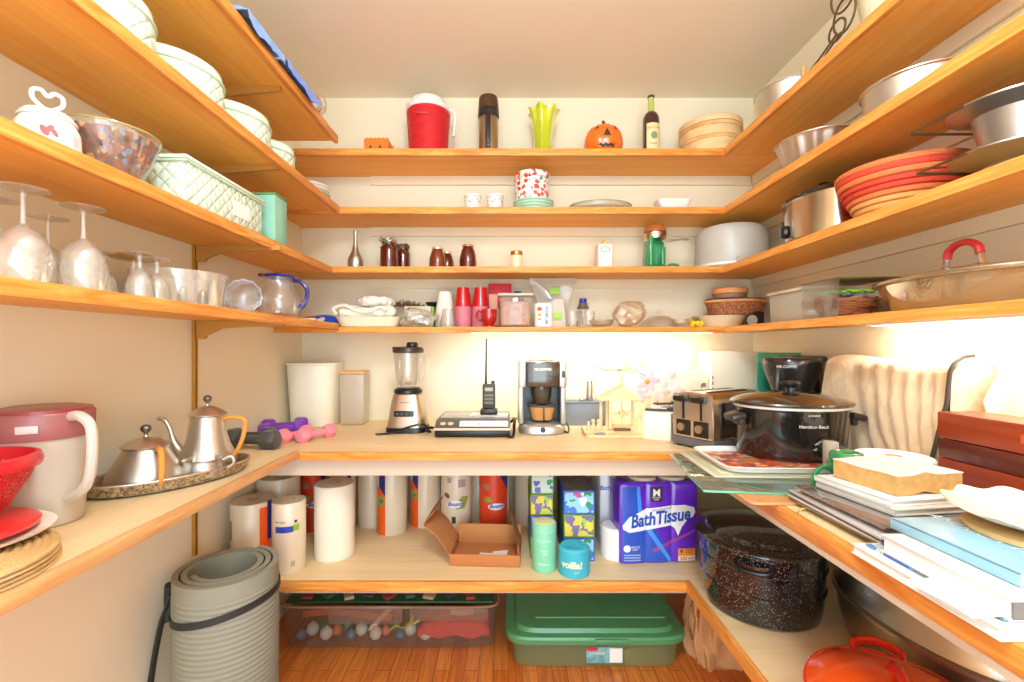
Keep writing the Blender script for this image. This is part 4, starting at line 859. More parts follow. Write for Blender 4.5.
t = thing('bird_nest', 'twig nest filled with green leaves and cream and blue flowers', 'nest', (1.095, 1.475, R4+.002))
m = MB(); rr = random.Random(5)
for i in range(230):
    a = rr.uniform(0, 2*pi); z = rr.uniform(.006, .066); r = .052+.032*sin(min(1, z/.055)*pi*.5)+rr.uniform(-.006, .006); da = rr.uniform(.5, 1.0)
    m.tube([(r*cos(a+da*q)*(.98+.04*q), r*sin(a+da*q), z+rr.uniform(-.008, .008)*q) for q in (0, .33, .66, 1)], .0016, 4)
m.lathe([(.04, .003), (.055, .01), (.072, .045), (.074, .058), (.06, .06), (0, .05)], n=30)
obj('twigs', m, P('twig_brown', (176, 108, 66), .8), t)['kind'] = 'stuff'
for i in range(14):
    a = rr.uniform(0, 2*pi); r = rr.uniform(.01, .062); kind = i % 3
    if kind < 2:
        mm = MB()
        for q in range(6):
            b = q*pi/3; mm.ball((r*cos(a)+.010*cos(b), r*sin(a)+.010*sin(b), .074+.006*(i % 2)), (.009, .009, .006), 8, 6)
        mm.ball((r*cos(a), r*sin(a), .082), .005, 8, 6)
        obj('flower', mm, P('petal_cream', (244, 226, 200), .7) if i % 4 else P('petal_blue', (150, 180, 206), .7), t)
    else:
        mm = MB()
        for q in range(7): b = q*.9; mm.ball((r*cos(a)+.014*cos(b), r*sin(a)+.014*sin(b), .078+.004*(q % 2)), (.013, .006, .004), 8, 6)
        obj('leaves', mm, P('leaf_green', (130, 180, 50), .6), t)
for i, a in enumerate((-2.0, -1.2, -2.8)):
    mm = MB()
    for q in range(8): b = q*.8; mm.ball((.06*cos(a)+.016*cos(b), .06*sin(a)+.016*sin(b), .078+.004*(q % 2)), (.013, .007, .004), 8, 6)
    obj('leaves', mm, P('leaf_green', (130, 180, 50), .6), t)
# glass roaster with a red-handled lid
t = thing('glass_roaster', 'large oval amber glass roaster with a glass lid on the lowest right shelf', 'roaster', (1.125, 1.125, R4), radians(90)); t.scale = (.98, .98, .88)
AG = glass('amber_clear', (246, 224, 178), 1.3, .24, (232, 206, 158))
obj('dish', MB().lathe([(0, 0), (.10, 0), (.112, .006), (.130, .05), (.138, .082), (.150, .085), (.150, .089), (.134, .088), (.126, .052), (.105, .012), (0, .008)], n=64, sx=1.55, sy=.92, cap=False), AG, t)
obj('lid', MB().lathe([(.150, .0895), (.150, .094), (.12, .102), (.06, .116), (.0, .122), (0, .118), (.06, .112), (.12, .098)], n=64, sx=1.5, sy=.88, cap=False), AG, t)
obj('lid_rim', MB().tube([(.1505*1.5*cos(i*pi/32), .1505*.88*sin(i*pi/32), .0925) for i in range(64)], .004, 8, closed=True), P('rim_steel', (200, 190, 170), .25, 1), t, 'steel lid rim')
h = obj('lid_handle', MB().tube(sp([(-.042, 0, .150), (-.036, 0, .172), (-.015, 0, .187), (.015, 0, .187), (.036, 0, .172), (.042, 0, .150)], 6), .0095, 10), P('handle_red', (196, 36, 44), .4, coat=.3), t, 'red arched handle')
obj('handle_leg', MB().tube([(-.0475, 0, .120), (-.0425, 0, .1495)], .0065), CHROME, h); obj('handle_leg', MB().tube([(.0475, 0, .120), (.0425, 0, .1495)], .0065), CHROME, h)
obj('handle_plate', MB().box((0, 0, .1205), (.11, .03, .003), .001), P('handle_red', (196, 36, 44), .4), h)
obj('end_grip', MB().box((.205, 0, .068), (.03, .07, .02), .006), P('grip_glass', (222, 220, 210), .1, .3, coat=.8), t, 'shiny moulded end grip')

# ------------------------------------------------------------------ back counter
CT, LT = .900, .909
# white bucket and tall container
t = thing('plastic_bin', 'tall white slightly squared plastic bin in the back left corner of the counter', 'bin', (-.947, 2.24, CT))
obj('bin', MB().lathe(shell([(.098, 0), (.102, .004), (.118, .292), (.123, .296), (.123, .303)], .003), n=64, sq=3), P('bin_white', (240, 230, 206), .5), t)
t = thing('cereal_container', 'tall clear plastic container with an orange lid beside the white bin', 'container', (-.757, 2.25, CT))
obj('container', MB().box((0, 0, .125), (.115, .10, .25), .014, top=1.06), frosted('container_clear', (240, 226, 206), .55), t); obj('lid', MB().box((0, 0, .256), (.118, .102, .012), .005), P('lid_apricot', (244, 176, 116), .5), t, 'apricot orange lid')
# dumbbells
def dumbbell(x, y, z, rz, c, s, label, hexn=6, L=.13):
    m = MB().lathe([(.014*s, -L*.3), (.014*s, L*.3)], (0, 0, 0), 16, axis='x')
    t = thing('dumbbell', label, 'dumbbell', (x, y, z), rz, 'small hand dumbbells'); M_ = P(c[0], c[1], .55, sheen=.2)
    obj('grip', m, M_, t)
    for q in (-1, 1):
        h = MB().lathe([(.012*s, -.0275*s), (.026*s, -.024*s), (.0335*s, -.014*s), (.0335*s, .014*s), (.026*s, .024*s), (.012*s, .0275*s)], (0, 0, 0), hexn, axis='x')
        h.xf(Matrix.Translation((q*(L*.3+.026*s), 0, 0)) @ Matrix.Rotation(pi/hexn, 4, 'X')); obj('head', h, M_, t, )
    return t
BK = ('rubber_black', (70, 66, 62)); PU = ('rubber_purple', (120, 44, 170)); PI = ('rubber_pink', (244, 138, 150))
dumbbell(-.955, 1.69, CT+.036, radians(-8), BK, 1.22, 'black hex dumbbell in front, nearest the coffee pot handle', L=.15)
dumbbell(-1.005, 1.785, CT+.033, radians(10), ('rubber_black', (70, 66, 62)), 1.0, 'black hex dumbbell behind the other black one', L=.12)
dumbbell(-.95, 1.925, CT+.031, radians(42), PU, 1.1, 'purple dumbbell closest to the pink pair', L=.13)
dumbbell(-.99, 2.02, CT+.031, radians(25), PU, 1.1, 'purple dumbbell behind, against the left wall', L=.12)
dumbbell(-.785, 1.865, CT+.0265, radians(62), PI, .9, 'pink dumbbell on the right of the pink pair', 7, .13)
dumbbell(-.862, 1.845, CT+.0265, radians(62), PI, .9, 'pink dumbbell on the left of the pink pair', 7, .10)
# blender
t = thing('blender', 'blender with steel base, clear glass jar and black lid', 'blender', (-.455, 2.075, CT))
obj('base', MB().lathe([(.085, .022), (.088, .024), (.072, .13), (.062, .168), (.055, .172)], n=48, sq=4, sx=.98, sy=.9), P('blender_steel', (196, 178, 152), .3, .9), t)
obj('foot', MB().lathe([(.088, 0), (.094, .004), (.092, .022), (.085, .024)], n=48, sq=4, sx=.98, sy=.9), BLACK, t)
obj('collar', MB().lathe([(.058, .170), (.064, .174), (.064, .186), (.05, .196)], n=36), BLACK, t)
obj('control_panel', MB().box((-.004, -.068, .085), (.088, .012, .026), .003, rx=radians(-8)), BLACK, t, 'black button panel')
for i in range(4): obj('button', MB().box((-.034+i*.020, -.0755, .0855), (.014, .004, .012), .001, rx=radians(-8)), DGREY, t)
decal('brand_mark', [rect(-.022, .132, .018, .1355)], flatmap(-.0652), P('mark_grey', (150, 120, 90), .5), t)
obj('jar', MB().lathe([(.046, .197), (.048, .21), (.056, .25), (.064, .34), (.066, .352), (.063, .352), (.061, .34), (.053, .252), (.044, .21), (0, .205)], n=40, cap=False), glass('jar_glass', (252, 250, 244), 1.4, .12), t)
obj('jar_handle', MB().tube(sp([(.062, 0, .335), (.088, 0, .33), (.092, 0, .29), (.082, 0, .245), (.054, 0, .235)], 6), .008, 8), CLEAR, t)
obj('lid', MB().lathe([(.060, .353), (.070, .356), (.070, .366), (.064, .378), (.03, .382), (0, .382)], n=40).box((-.04, 0, .374), (.06, .03, .014), .004), P('lid_black', (52, 48, 38), .35), t)
obj('lid_cap', MB().lathe([(.026, .382), (.027, .384), (.024, .398), (.02, .402), (0, .402)], (.018, 0, 0), 24), BLACK, t)
obj('blade_hub', MB().lathe([(.018, .208), (.012, .222), (0, .224)], n=16), DGREY, t)
obj('power_cord', MB().tube(sp([(-.115, -.12, .005), (-.09, -.115, .005), (-.04, -.11, .012), (.03, -.11, .035), (.085, -.10, .045), (.105, -.07, .02), (.10, -.06, .012)], 8), .0045), BLACK, t)
# kitchen scale
t = thing('kitchen_scale', 'dark flat digital kitchen scale with white lit display and cable', 'scale', (-.15, 2.055, CT))
obj('base', MB().box((0, 0, .0165), (.315, .30, .027), .004), BLACK, t)
obj('side_band', MB().box((0, -.002, .0355), (.325, .312, .010), .004), P('scale_cream', (214, 200, 176), .4), t, 'pale band round the edge')
obj('body', MB().prism([(-.150, .041), (.158, .041), (.158, .066), (-.10, .066)], -.158, .158, 'yz'), P('scale_grey', (96, 92, 86), .35), t)
sl = lambda u, v: (u, -.152+v*.88-.0006, .0425+v*.46+.0012)
decal('display', [rect(-.055, .006, .15, .046)], sl, P('display_white', (240, 244, 255), .3), t, label='white display strip')
decal('buttons', [ell(-.125, .026, .012, .012)], sl, MATS['scale_cream'], t); decal('buttons', [ell(-.093, .026, .012, .012)], sl, MATS['scale_cream'], t); decal('buttons', [rect(.028, .010, .030, .040)], lambda u, v: (sl(u, v)[0], sl(u, v)[1]-.0005, sl(u, v)[2]+.0006), DGREY, t)
obj('platform', MB().box((0, .04, .0685), (.30, .22, .004), .002), P('scale_smoke', (140, 134, 122), .15, .2, coat=.6), t, 'shiny glass platform')
obj('cable', MB().tube(sp([(.15, .05, .02), (.18, -.02, .06), (.178, -.10, .055), (.172, -.155, .01), (.15, -.165, .008)], 7), .006).tube(sp([(-.16, -.06, .02), (-.19, -.08, .03), (-.20, -.10, .02), (-.18, -.12, .02)], 6), .006), BLACK, t)
single('paper_sheet', MB().box((0, 0, 0), (.17, .11, .002)), PAPER, 'small sheet of white paper on the scale under the radio', 'paper', (-.085, 2.07, CT+.0725), radians(-4))
# radio
t = thing('two_way_radio', 'black handheld radio with a long antenna standing on paper', 'radio', (-.087, 2.08, CT+.0740))
RB = P('radio_black', (66, 60, 52), .5)
obj('body', MB().box((0, 0, .082), (.058, .034, .112), .006), RB, t); obj('charging_base', MB().box((0, 0, .013), (.078, .06, .026), .006), BLACK, t)
obj('antenna', MB().tube([(-.014, 0, .136), (-.014, 0, .165), (-.012, 0, .345)], [.0065, .0035], 10), RB, t); obj('volume_knob', MB().cyl((.018, 0, .138), .0085, .014, 16, .002), RB, t)
decal('screen', [rect(-.018, .106, .018, .122)], flatmap(-.0176), P('screen_grey', (170, 160, 130), .3), t)
for i in range(3): decal('keypad', [rect(-.02, .048+i*.017, .02, .058+i*.017)], flatmap(-.0176), P('keypad_grey', (120, 108, 92), .5), t)
single('wall_plug', MB().box((0, 0, .012), (.014, .016, .024), .003).box((.0, 0, .038), (.012, .014, .022), .003).tube(sp([(-.04, 0, .045), (0, 0, .05), (.03, 0, .045), (.06, 0, .055)], 5), .002), P('plug_grey', (90, 86, 78), .5), 'small dark plug with thin cable between the scale and the coffee maker', 'plug', (.028, 2.12, CT))
# coffee maker (silver)
t = thing('coffee_maker', 'silver and black drip coffee maker with a tan filter basket, centre of the counter', 'coffee maker', (.150, 2.065, CT))
SV = P('maker_silver', (198, 198, 190), .3, .7)
obj('base', MB().lathe([(.098, 0), (.103, .004), (.103, .022), (.098, .034), (.08, .046), (0, .05)], (0, -.01, 0), 48, sq=3.2, sy=.95), SV, t)
m = MB()
for s in (-1, 1): m.box((s*.0935, .01, .165), (.024, .15, .25), .008)
m.box((0, .07, .165), (.17, .04, .24), .004); m.box((-.088, -.01, .262), (.034, .19, .115), .008).box((.088, -.01, .262), (.034, .19, .115), .008)
obj('housing', m, SV, t)
obj('brew_head', MB().box((0, -.012, .262), (.142, .186, .112), .010), P('head_brownblack', (74, 64, 50), .12, .3, coat=.8), t, 'glossy dark brew head')
obj('inner_wall', MB().box((0, .046, .125), (.164, .006, .16)).box((-.0805, -.01, .125), (.003, .11, .16)).box((.0805, -.01, .125), (.003, .11, .16)), P('inner_black', (54, 46, 34), .3), t)
obj('top_lid', MB().lathe([(.09, .318), (.086, .322), (.055, .328), (0, .330)], n=40, sy=.9), SV, t)
obj('outlet', MB().lathe([(.03, .13), (.044, .16), (.048, .206)], (0, -.02, 0), 32), P('smoke_carafe', (76, 68, 58), .1, .2, coat=.8), t)
obj('filter_basket', MB().lathe([(0, .058), (.038, .058), (.046, .066), (.057, .115), (.0605, .118), (.0605, .122), (.050, .122), (0, .112)], (0, -.045, 0), 40, sq=3, sy=.7), P('filter_tan', (216, 154, 92), .35, .2), t, 'tan filter basket')
obj('basket_rim', MB().lathe([(.0610, .1165), (.0640, .118), (.0640, .124), (.0610, .125)], (0, -.045, 0), 40, sq=3, sy=.7, cap=False), DGREY, t)
obj('basket_bar', MB().box((.006, -.088, .088), (.006, .004, .056), .001), BLACK, t)
obj('power_button', MB().lathe([(.0115, 0), (.0115, .004), (.009, .006), (0, .006)], (.0, -.107, .024), 20, axis='y').xf(Matrix.Translation((0, -.009, 0))), DGREY, t)
letters('MR.COFFEE', 0, .283, .0145, flatmap(-.1056), P('logo_white', (235, 228, 210), .4), t, bold=.0006)
obj('water_gauge', MB().box((.0885, -.106, .262), (.014, .003, .03), .001), DGREY, t)
obj('cable', MB().tube(sp([(.105, .02, .05), (.118, -.02, .03), (.12, -.05, .014), (.112, -.07, .006), (.105, -.04, .005)], 6), .004), BLACK, t)
# grey box and tap-like chrome piece
t = thing('grey_box', 'long grey-blue open box on the counter behind the wooden model', 'box', (.385, 2.255, CT))
obj('box', MB().box((0, 0, .054), (.235, .12, .108), .003), P('greyblue_card', (132, 138, 146), .6), t); obj('rim', MB().box((0, 0, .110), (.24, .125, .006), .001), P('greyblue_rim', (98, 104, 114), .5), t)
t = thing('chrome_cylinder', 'upright curved chrome piece with a small cup on the grey box', 'fitting', (.405, 2.26, CT+.1135))
obj('body', MB().lathe([(.017, 0), (.018, .004), (.018, .085), (.016, .10), (.009, .112), (0, .115)], n=28), CHROME, t); obj('side_cup', MB().cyl((-.04, -.01, 0), .014, .014, 20, .002), CHROME, t)
# wooden carousel model
WD = P('basswood', (240, 212, 160), .6, var=.08, vscale=30)
t = thing('wooden_model', 'pale laser-cut wooden pavilion model with little figures on a plank base', 'model', (.450, 1.96, CT), radians(-2))
obj('base_plank', MB().box((0, 0, .006), (.235, .13, .012), .002).box((-.02, .03, .018), (.21, .11, .012), .002), WD, t)
for i, (x, y) in enumerate(((-.012, -.012), (.10, -.012), (.10, .065), (-.012, .065), (-.045, .03))): obj('post', MB().box((x, y, .092), (.012, .008, .125), .001), WD, t)
m = MB().prism([(-.065, .155), (.045, .215), (.12, .155)], -.02, -.014, 'xz').prism([(-.065, .155), (.045, .215), (.12, .155)], .066, .072, 'xz').box((.028, .026, .155), (.19, .10, .008), .002)
obj('roof', m, WD, t)
m = MB()
for i in range(7): m.tube([(.045, .026, .215), (.045+.075*cos(i*.9), .026+.05*sin(i*.9), .160)], .003, 6)
m.tube([(.045, .026, .205), (.045, .026, .245)], .006, 8).ball((.045, .026, .247), .009, 10, 8)
obj('roof_ribs', m, WD, t)
m = MB().lathe([(.036, .034), (.045, .036), (.045, .044), (0, .045)], (.045, .026, 0), 28).tube([(.045, .026, .044), (.045, .026, .15)], .003, 6)
for a in range(4):
    x, y = .045+.022*cos(a*1.57), .026+.02*sin(a*1.57); m.ball((x, y, .09), (.012, .006, .008), 8, 6).tube([(x-.008, y, .088), (x-.010, y, .070)], .002, 5).tube([(x+.008, y, .088), (x+.010, y, .070)], .002, 5).ball((x+.012, y, .10), .005, 8, 6)
obj('carousel', m, WD, t)
m = MB()
for i, (dx, s) in enumerate(((-.085, 1), (-.062, 1.1), (-.105, .7))): m.lathe([(.010*s, .024), (.012*s, .03), (.007*s, .05), (.004, .058)], (dx, -.02, 0), 12).ball((dx, -.02, .064*(1 if s > .8 else .9)), .008*s, 10, 8)
m.box((-.084, -.015, .028), (.06, .02, .010), .003)
obj('figures', m, WD, t); obj('name_plate', MB().box((-.062, -.052, .0165), (.045, .018, .006), .001), P('plate_grey', (150, 150, 160), .5), t)
obj('dark_opening', MB().box((.035, -.034, .0305), (.07, .004, .012)), P('opening_brown', (120, 84, 50), .6), t)
# twig + orchid flowers
t = thing('flower_spray', 'pink and white silk orchid spray with yellow centres beside the cartons', 'flowers', (.655, 2.13, CT))
PKP = P('petal_pink', (250, 206, 214), .7); PKW = P('petal_blush', (252, 226, 214), .7)
def blossom(c, s, mt, cen=True, rz=0):
    m = MB()
    for i in range(5):
        a = i*2*pi/5+rz; k = m.mk(); m.ball((0, 0, 0), (.55*s, .12*s, .36*s), 12, 8)
        m.xf(Matrix.Translation((c[0]+.5*s*cos(a), c[1], c[2]+.5*s*sin(a))) @ Matrix.Rotation(-a, 4, 'Y') @ Matrix.Rotation(.3*(-1)**i, 4, 'X'), k)
    o = obj('blossom', m, mt, t)
    if cen: obj('blossom_centre', MB().ball((c[0]-.1*s, c[1]-.2*s, c[2]-.1*s), (.22*s, .15*s, .22*s), 10, 8), P('centre_gold', (214, 160, 50), .5), o)
blossom((0, 0, .225), .055, PKP); blossom((.095, .03, .225), .055, PKW, False, .6); blossom((.05, .0, .16), .05, PKW, False, .3); blossom((-.02, .02, .155), .038, PKP, False, .9); blossom((.14, .02, .17), .045, PKW, False, .2)
obj('stem', MB().tube(sp([(.06, .05, 0), (.06, .04, .10), (.03, .03, .18), (0, .02, .22)], 6), .004), P('stem_green', (130, 140, 70), .6), t)
t = thing('twig_spray', 'thin grey-green twig arching over the wooden model roof', 'twig', (.515, 1.985, CT+.2555))
m = MB().tube(sp([(-.14, 0, .045), (-.10, 0, .028), (-.05, 0, .02), (0, 0, .022), (.05, 0, .016), (.08, -.01, -.0)], 6), .0022).tube(sp([(-.09, 0, .020), (-.04, 0, .028), (.02, 0, .03)], 6), .0018)
obj('twig', m, P('twig_greygreen', (150, 146, 100), .7), t)
for i in range(9): obj('leaf', MB().ball((-.03+i*.012, -.004, .026+.008*(i % 3)), (.011, .003, .004), 8, 6), P('leaf_sage', (170, 186, 110), .6), t) if i % 2 == 0 else None
# white box with black/steel gadgets
single('white_box', MB().box((0, 0, .055), (.11, .17, .11), .002), P('box_creamwhite', (244, 236, 218), .6), 'plain white box half hidden behind the toaster levers', 'box', (.65, 1.93, CT), radians(-30))
for i in range(3): single('table_knife', MB().box((0, 0, .004), (.125-.01*i, .03, .007), .002).box((.05, 0, .010), (.05, .02, .006), .002), [DGREY, STEEL, BLACK][i], ['dark grey flat utensil, bottom', 'steel flat utensil, middle', 'black flat utensil, top'][i]+' of the pile on the white box', 'utensil', (.645+.012*i, 1.925, CT+.1105+.0135*i), radians(-20+14*i), 'utensils on the white box')
# cartons at the back right
CB = P('carton_cream', (246, 230, 204), .75)
def carton(name, label, x0, x1, y0, y1, z0, z1, marks=()):
    t = thing(name, label, 'box', ((x0+x1)/2, (y0+y1)/2, z0)); w, d, h = x1-x0, y1-y0, z1-z0
    obj('carton', MB().box((0, 0, h/2), (w, d, h), .002), CB, t)
    obj('lid_seam', MB().box((0, -d/2-.0002, h*.38), (w*.98, .0006, .0018)).box((0, -d/2-.0002, h*.19), (.0016, .0006, h*.37)), P('seam_tan', (210, 184, 150), .7), t)
    for u, v, ww, hh in marks: obj('printed_mark', MB().box((u, -d/2-.0006, v), (ww, .0006, hh)), P('mark_taupe', (150, 130, 110), .6), t)
    return t
carton('carton', 'tall cream carton standing rightmost in the back right corner', .955, 1.215, 2.14, 2.30, CT, 1.258, [(-.10, .128, .02, .012), (.10, .128, .022, .012), (-.122, .235, .006, .016), (-.122, .21, .006, .016), (-.122, .185, .006, .010)])
carton('carton', 'lower cream carton left of the tall one, behind the flowers', .79, .948, 2.16, 2.31, CT, 1.162, [(.062, .20, .018, .02), (.05, .195, .006, .02)])
carton('carton', 'small white carton at the back under the flowers', .735, .785, 2.18, 2.31, CT, 1.125)
single('detergent_bottle', MB().lathe([(0, 0), (.035, 0), (.038, .01), (.038, .22), (.02, .26), (.018, .30), (0, .30)], n=32), P('blue_bottle', (30, 90, 220), .35, coat=.3), 'bright blue bottle in the corner between carton and coffee maker', 'bottle', (1.236, 2.09, CT))
single('white_cup', MB().lathe(shell([(.03, 0), (.05, .01), (.062, .06), (.066, .09)], .003), n=36), WPLAS, 'white bowl-like cup behind the slow cooker lid', 'cup', (1.10, 2.02, CT+.0))
# toaster
t = thing('toaster', 'chrome long-slot toaster with two black levers and grey base', 'toaster', (.835, 1.795, CT), radians(32))
obj('base', MB().box((0, 0, .0225), (.345, .185, .035), .010), P('toaster_grey', (110, 110, 112), .35, .2), t)
for a, b in ((-.15, -.07), (.15, -.07), (-.15, .07), (.15, .07)): obj('foot', MB().cyl((a, b, 0), .014, .006, 16), BLACK, t)
m = MB(); poly = [(-.085, .04), (.085, .04), (.088, .10), (.086, .155), (.078, .185), (.06, .203), (.03, .210), (-.03, .210), (-.06, .203), (-.078, .185), (-.086, .155), (-.088, .10)]
m.prism(poly, -.168, .168, 'yz'); obj('shell', m, P('toaster_chrome', (236, 228, 216), .28, 1), t)
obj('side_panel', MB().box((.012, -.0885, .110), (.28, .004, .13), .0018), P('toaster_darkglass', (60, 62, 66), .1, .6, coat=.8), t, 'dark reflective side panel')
obj('slots', MB().box((0, -.032, .2102), (.25, .016, .002)).box((0, .032, .2102), (.25, .016, .002)), P('slot_black', (20, 18, 16), .5), t)
obj('end_panel', MB().box((-.1695, 0, .125), (.004, .165, .155), .0018), P('end_chrome', (206, 200, 194), .3, 1), t)
for y in (-.038, .038):
    q = obj('lever', MB().box((-.190, y, .186), (.034, .05, .024), .008), BLACK, t); obj('lever_slot', MB().box((-.1725, y, .150), (.003, .008, .085)), P('slot_black', (20, 18, 16), .5), q)
    q = obj('dial_panel', MB().box((-.1735, y, .075), (.004, .060, .058), .002), P('dial_panel_dark', (56, 50, 42), .3, .5), t); obj('dial', MB().lathe([(.015, 0), (.015, .012), (.012, .016), (0, .016)], n=20, axis='x').xf(Matrix.Translation((-.1905, y, .078))), P('dial_steel', (190, 176, 150), .3, .9), q)
obj('power_cord', MB().tube(sp([(.10, -.10, .012), (.14, -.13, .010), (.19, -.13, .008), (.22, -.10, .006)], 6), .004), BLACK, t)

# ------------------------------------------------------------------ right counter, far end
GP = glass('plate_glass', (214, 236, 222), 1.0, .2, (190, 214, 196))
t = single('glass_sheet', MB().box((.215, .205, .0025), (.46, .41, .005), .0008), GP, 'clear green-edged glass panel overhanging the counter corner', 'glass panel', (.518, 1.165, CT+.0085), radians(-7))
obj('green_edge', MB().box((.215, -.0012, .0025), (.46, .002, .0055)).box((-.0162, .205, .0025), (.002, .41, .0055)), P('edge_green', (110, 180, 140), .15, coat=.8), t, 'bright green glass edge')
single('cutting_board', MB().lathe([(.10, 0), (.101, .001), (.101, .006), (.10, .007)], n=48, sq=9, sx=1.0, sy=1.05), P('board_tan', (206, 146, 92), .45), 'thin tan rounded board sticking out under the glass panel', 'board', (.682, 1.195, CT+.0005))
single('folder', MB().box((0, 0, .003), (.16, .22, .006), .001), P('folder_green', (24, 140, 84), .4), 'green folder under the glass panel and mug', 'folder', (.865, 1.13, CT+.0005), radians(12))
single('black_mat', MB().box((0, 0, .003), (.03, .21, .006), .001), BLACK, 'narrow black strip between tan board and green folder', 'mat', (.772, 1.12, CT+.0005), radians(14))
# papers, placemat tray
for i in range(4):
    single('newspaper', MB().box((0, 0, .001), (.34-.012*i, .30, .0022), .0004), P('newsprint_%d' % (i % 2), ((214, 206, 178), (196, 190, 160))[i % 2], .8), ['bottom', 'second', 'third', 'top'][i]+' sheet of the pale papers under the tray', 'paper', (.755+.012*i, 1.42+.004*i, CT+.0140+.0028*i), radians(-2-2.2*i), 'papers under the tray')
t = thing('serving_tray', 'white-rimmed tray with an orange and red printed picture under the slow cooker', 'tray', (.87, 1.405, CT+.0252), radians(-2)); t.scale = (1, .85, 1)
obj('tray', MB().lathe([(0, 0), (.235, 0), (.245, .003), (.252, .014), (.256, .0165), (.252, .018), (.243, .0075), (.232, .0045), (0, .0045)], n=96, sq=9, sy=.66), P('tray_white', (240, 234, 224), .3, coat=.3), t)
pm = obj('picture', MB().box((0, 0, .0052), (.44, .27, .001)), spots('tray_picture', (214, 90, 50), [(232, 140, 70), (180, 60, 70), (226, 190, 160), (130, 90, 110), (240, 214, 170), (170, 160, 110)], 44, .55, .3), t, 'orange and red printed picture')
# black slow cooker
t = thing('slow_cooker', 'black oval slow cooker with a glass lid, knob dial and white lettering on the counter', 'slow cooker', (.917, 1.478, CT+.0312)); t.scale = (.95, .95, 1)
BG = P('cooker_black', (34, 30, 27), .10, .35, coat=.9)
obj('body', MB().lathe([(.155, .008), (.168, .014), (.176, .03), (.178, .15), (.180, .157)], n=72, sx=1.0, sy=.80), BG, t)
obj('foot', MB().lathe([(.150, 0), (.152, .0078)], n=56, sy=.8), P('foot_brown', (90, 40, 20), .4), t)
obj('rim', MB().lathe([(.181, .1575), (.184, .160), (.184, .165), (.180, .167)], n=72, sy=.8), P('rim_white', (236, 226, 210), .3, coat=.4), t, 'thin pale rim')
obj('lid', MB().lathe([(.190, .168), (.193, .172), (.190, .177), (.16, .188), (.10, .200), (.04, .206), (0, .207)], n=72, sy=.82), P('lid_glass_dark', (62, 54, 46), .07, .3, coat=1), t, 'domed smoky glass lid')
obj('lid_knob', MB().lathe([(.014, .206), (.013, .217), (.026, .224), (.030, .232), (.026, .238), (0, .240)], n=28), BLACK, t)
for s in (-1, 1): obj('handle', MB().box((s*.200, -.02, .128), (.05, .075, .022), .009, ry=s*.25).box((s*.186, -.02, .115), (.02, .06, .03), .006), P('handle_darkbrown', (52, 44, 36), .3), t)
def ovm(u, v): a = u/.17+.0; return (.1795*sin(a), -.1795*.8*cos(a)-.0006, v)
letters('Hamilton Beach', -.012, .112, .0135, ovm, P('lettering_white', (222, 216, 204), .4), t, .004); letters('6 QUART', -.012, .145, .0085, ovm, P('lettering_white', (222, 216, 204), .4), t, .004)
decal('dial_plate', [ell(.020, .045, .036, .036)], ovm, P('dial_plate_dark', (18, 24, 20), .2, coat=.6), t, .006)
ov2 = lambda u, v: (ovm(u, v)[0], ovm(u, v)[1]-.0012, ovm(u, v)[2])
for s_, u_, v_, r_ in (('warm', -.003, .066, .5), ('low', .020, .073, 0), ('off', -.012, .046, 0), ('high', .050, .05, -.9)): letters(s_, u_, v_, .011, ov2, P('lettering_white', (222, 216, 204), .4), t, .003, rot=r_)
k_ = MB().lathe([(.024, 0), (.022, .014), (.018, .018), (0, .018)], n=28, axis='y').box((0, .024, 0), (.010, .016, .046), .003, ry=-.9)
obj('control_knob', k_.xf(Matrix.Translation((.0205, -.1445, .042)) @ Matrix.Rotation(pi, 4, 'Z')), P('knob_black', (24, 24, 24), .25, .3, coat=.6), t)
single('paper_spool', MB().cyl((0, 0, 0), .0185, .074, 24, .002).cyl((0, 0, .0735), .006, .001, 12), P('spool_grey', (170, 156, 140), .6), 'small upright grey roll in front of the black slow cooker', 'roll', (.895, 1.262, CT+.044))
# black coffee maker
t = thing('coffee_maker', 'black coffee maker with a large overhanging brew basket by the right wall', 'coffee maker', (1.150, 1.825, CT), radians(-14)); t.scale = (.97, .97, 1)
BC = P('maker_black', (40, 38, 36), .25, .2, coat=.5)
obj('base', MB().box((0, 0, .02), (.19, .24, .04), .010), BC, t); obj('tower', MB().box((.045, .06, .175), (.10, .11, .30), .010), BC, t)
obj('brew_basket', MB().lathe([(.06, .205), (.068, .21), (.098, .30), (.10, .325), (.092, .338), (0, .342)], (-.02, -.03, 0), 48, sx=1.08, sy=.95), BC, t)
obj('top_cover', MB().box((.045, .05, .334), (.13, .15, .022), .008), P('cover_greyblack', (74, 72, 70), .3, .2), t)
obj('side_gauge', MB().box((.045, -.002, .22), (.05, .012, .12), .003), P('gauge_grey', (150, 150, 146), .3, .3), t, 'grey water gauge')
letters('MR.COFFEE', -.07, .305, .014, lambda u, v: (u, -.1275+.0, v), P('logo_white', (235, 228, 210), .4), t)
obj('carafe', MB().lathe([(0, .042), (.05, .042), (.066, .07), (.068, .11), (.05, .15), (.045, .17), (.048, .18)], (-.02, -.03, 0), 36), glass('carafe_glass', (150, 140, 130), 1.5, .2, (90, 80, 70)), t)
single('glass_board', MB().box((0, 0, .0), (.21, .006, .355), .002), P('teal_glass', (60, 160, 130), .15, coat=.8), 'upright teal glass board standing behind the black coffee maker', 'glass board', (1.190, 1.985, CT+.178))
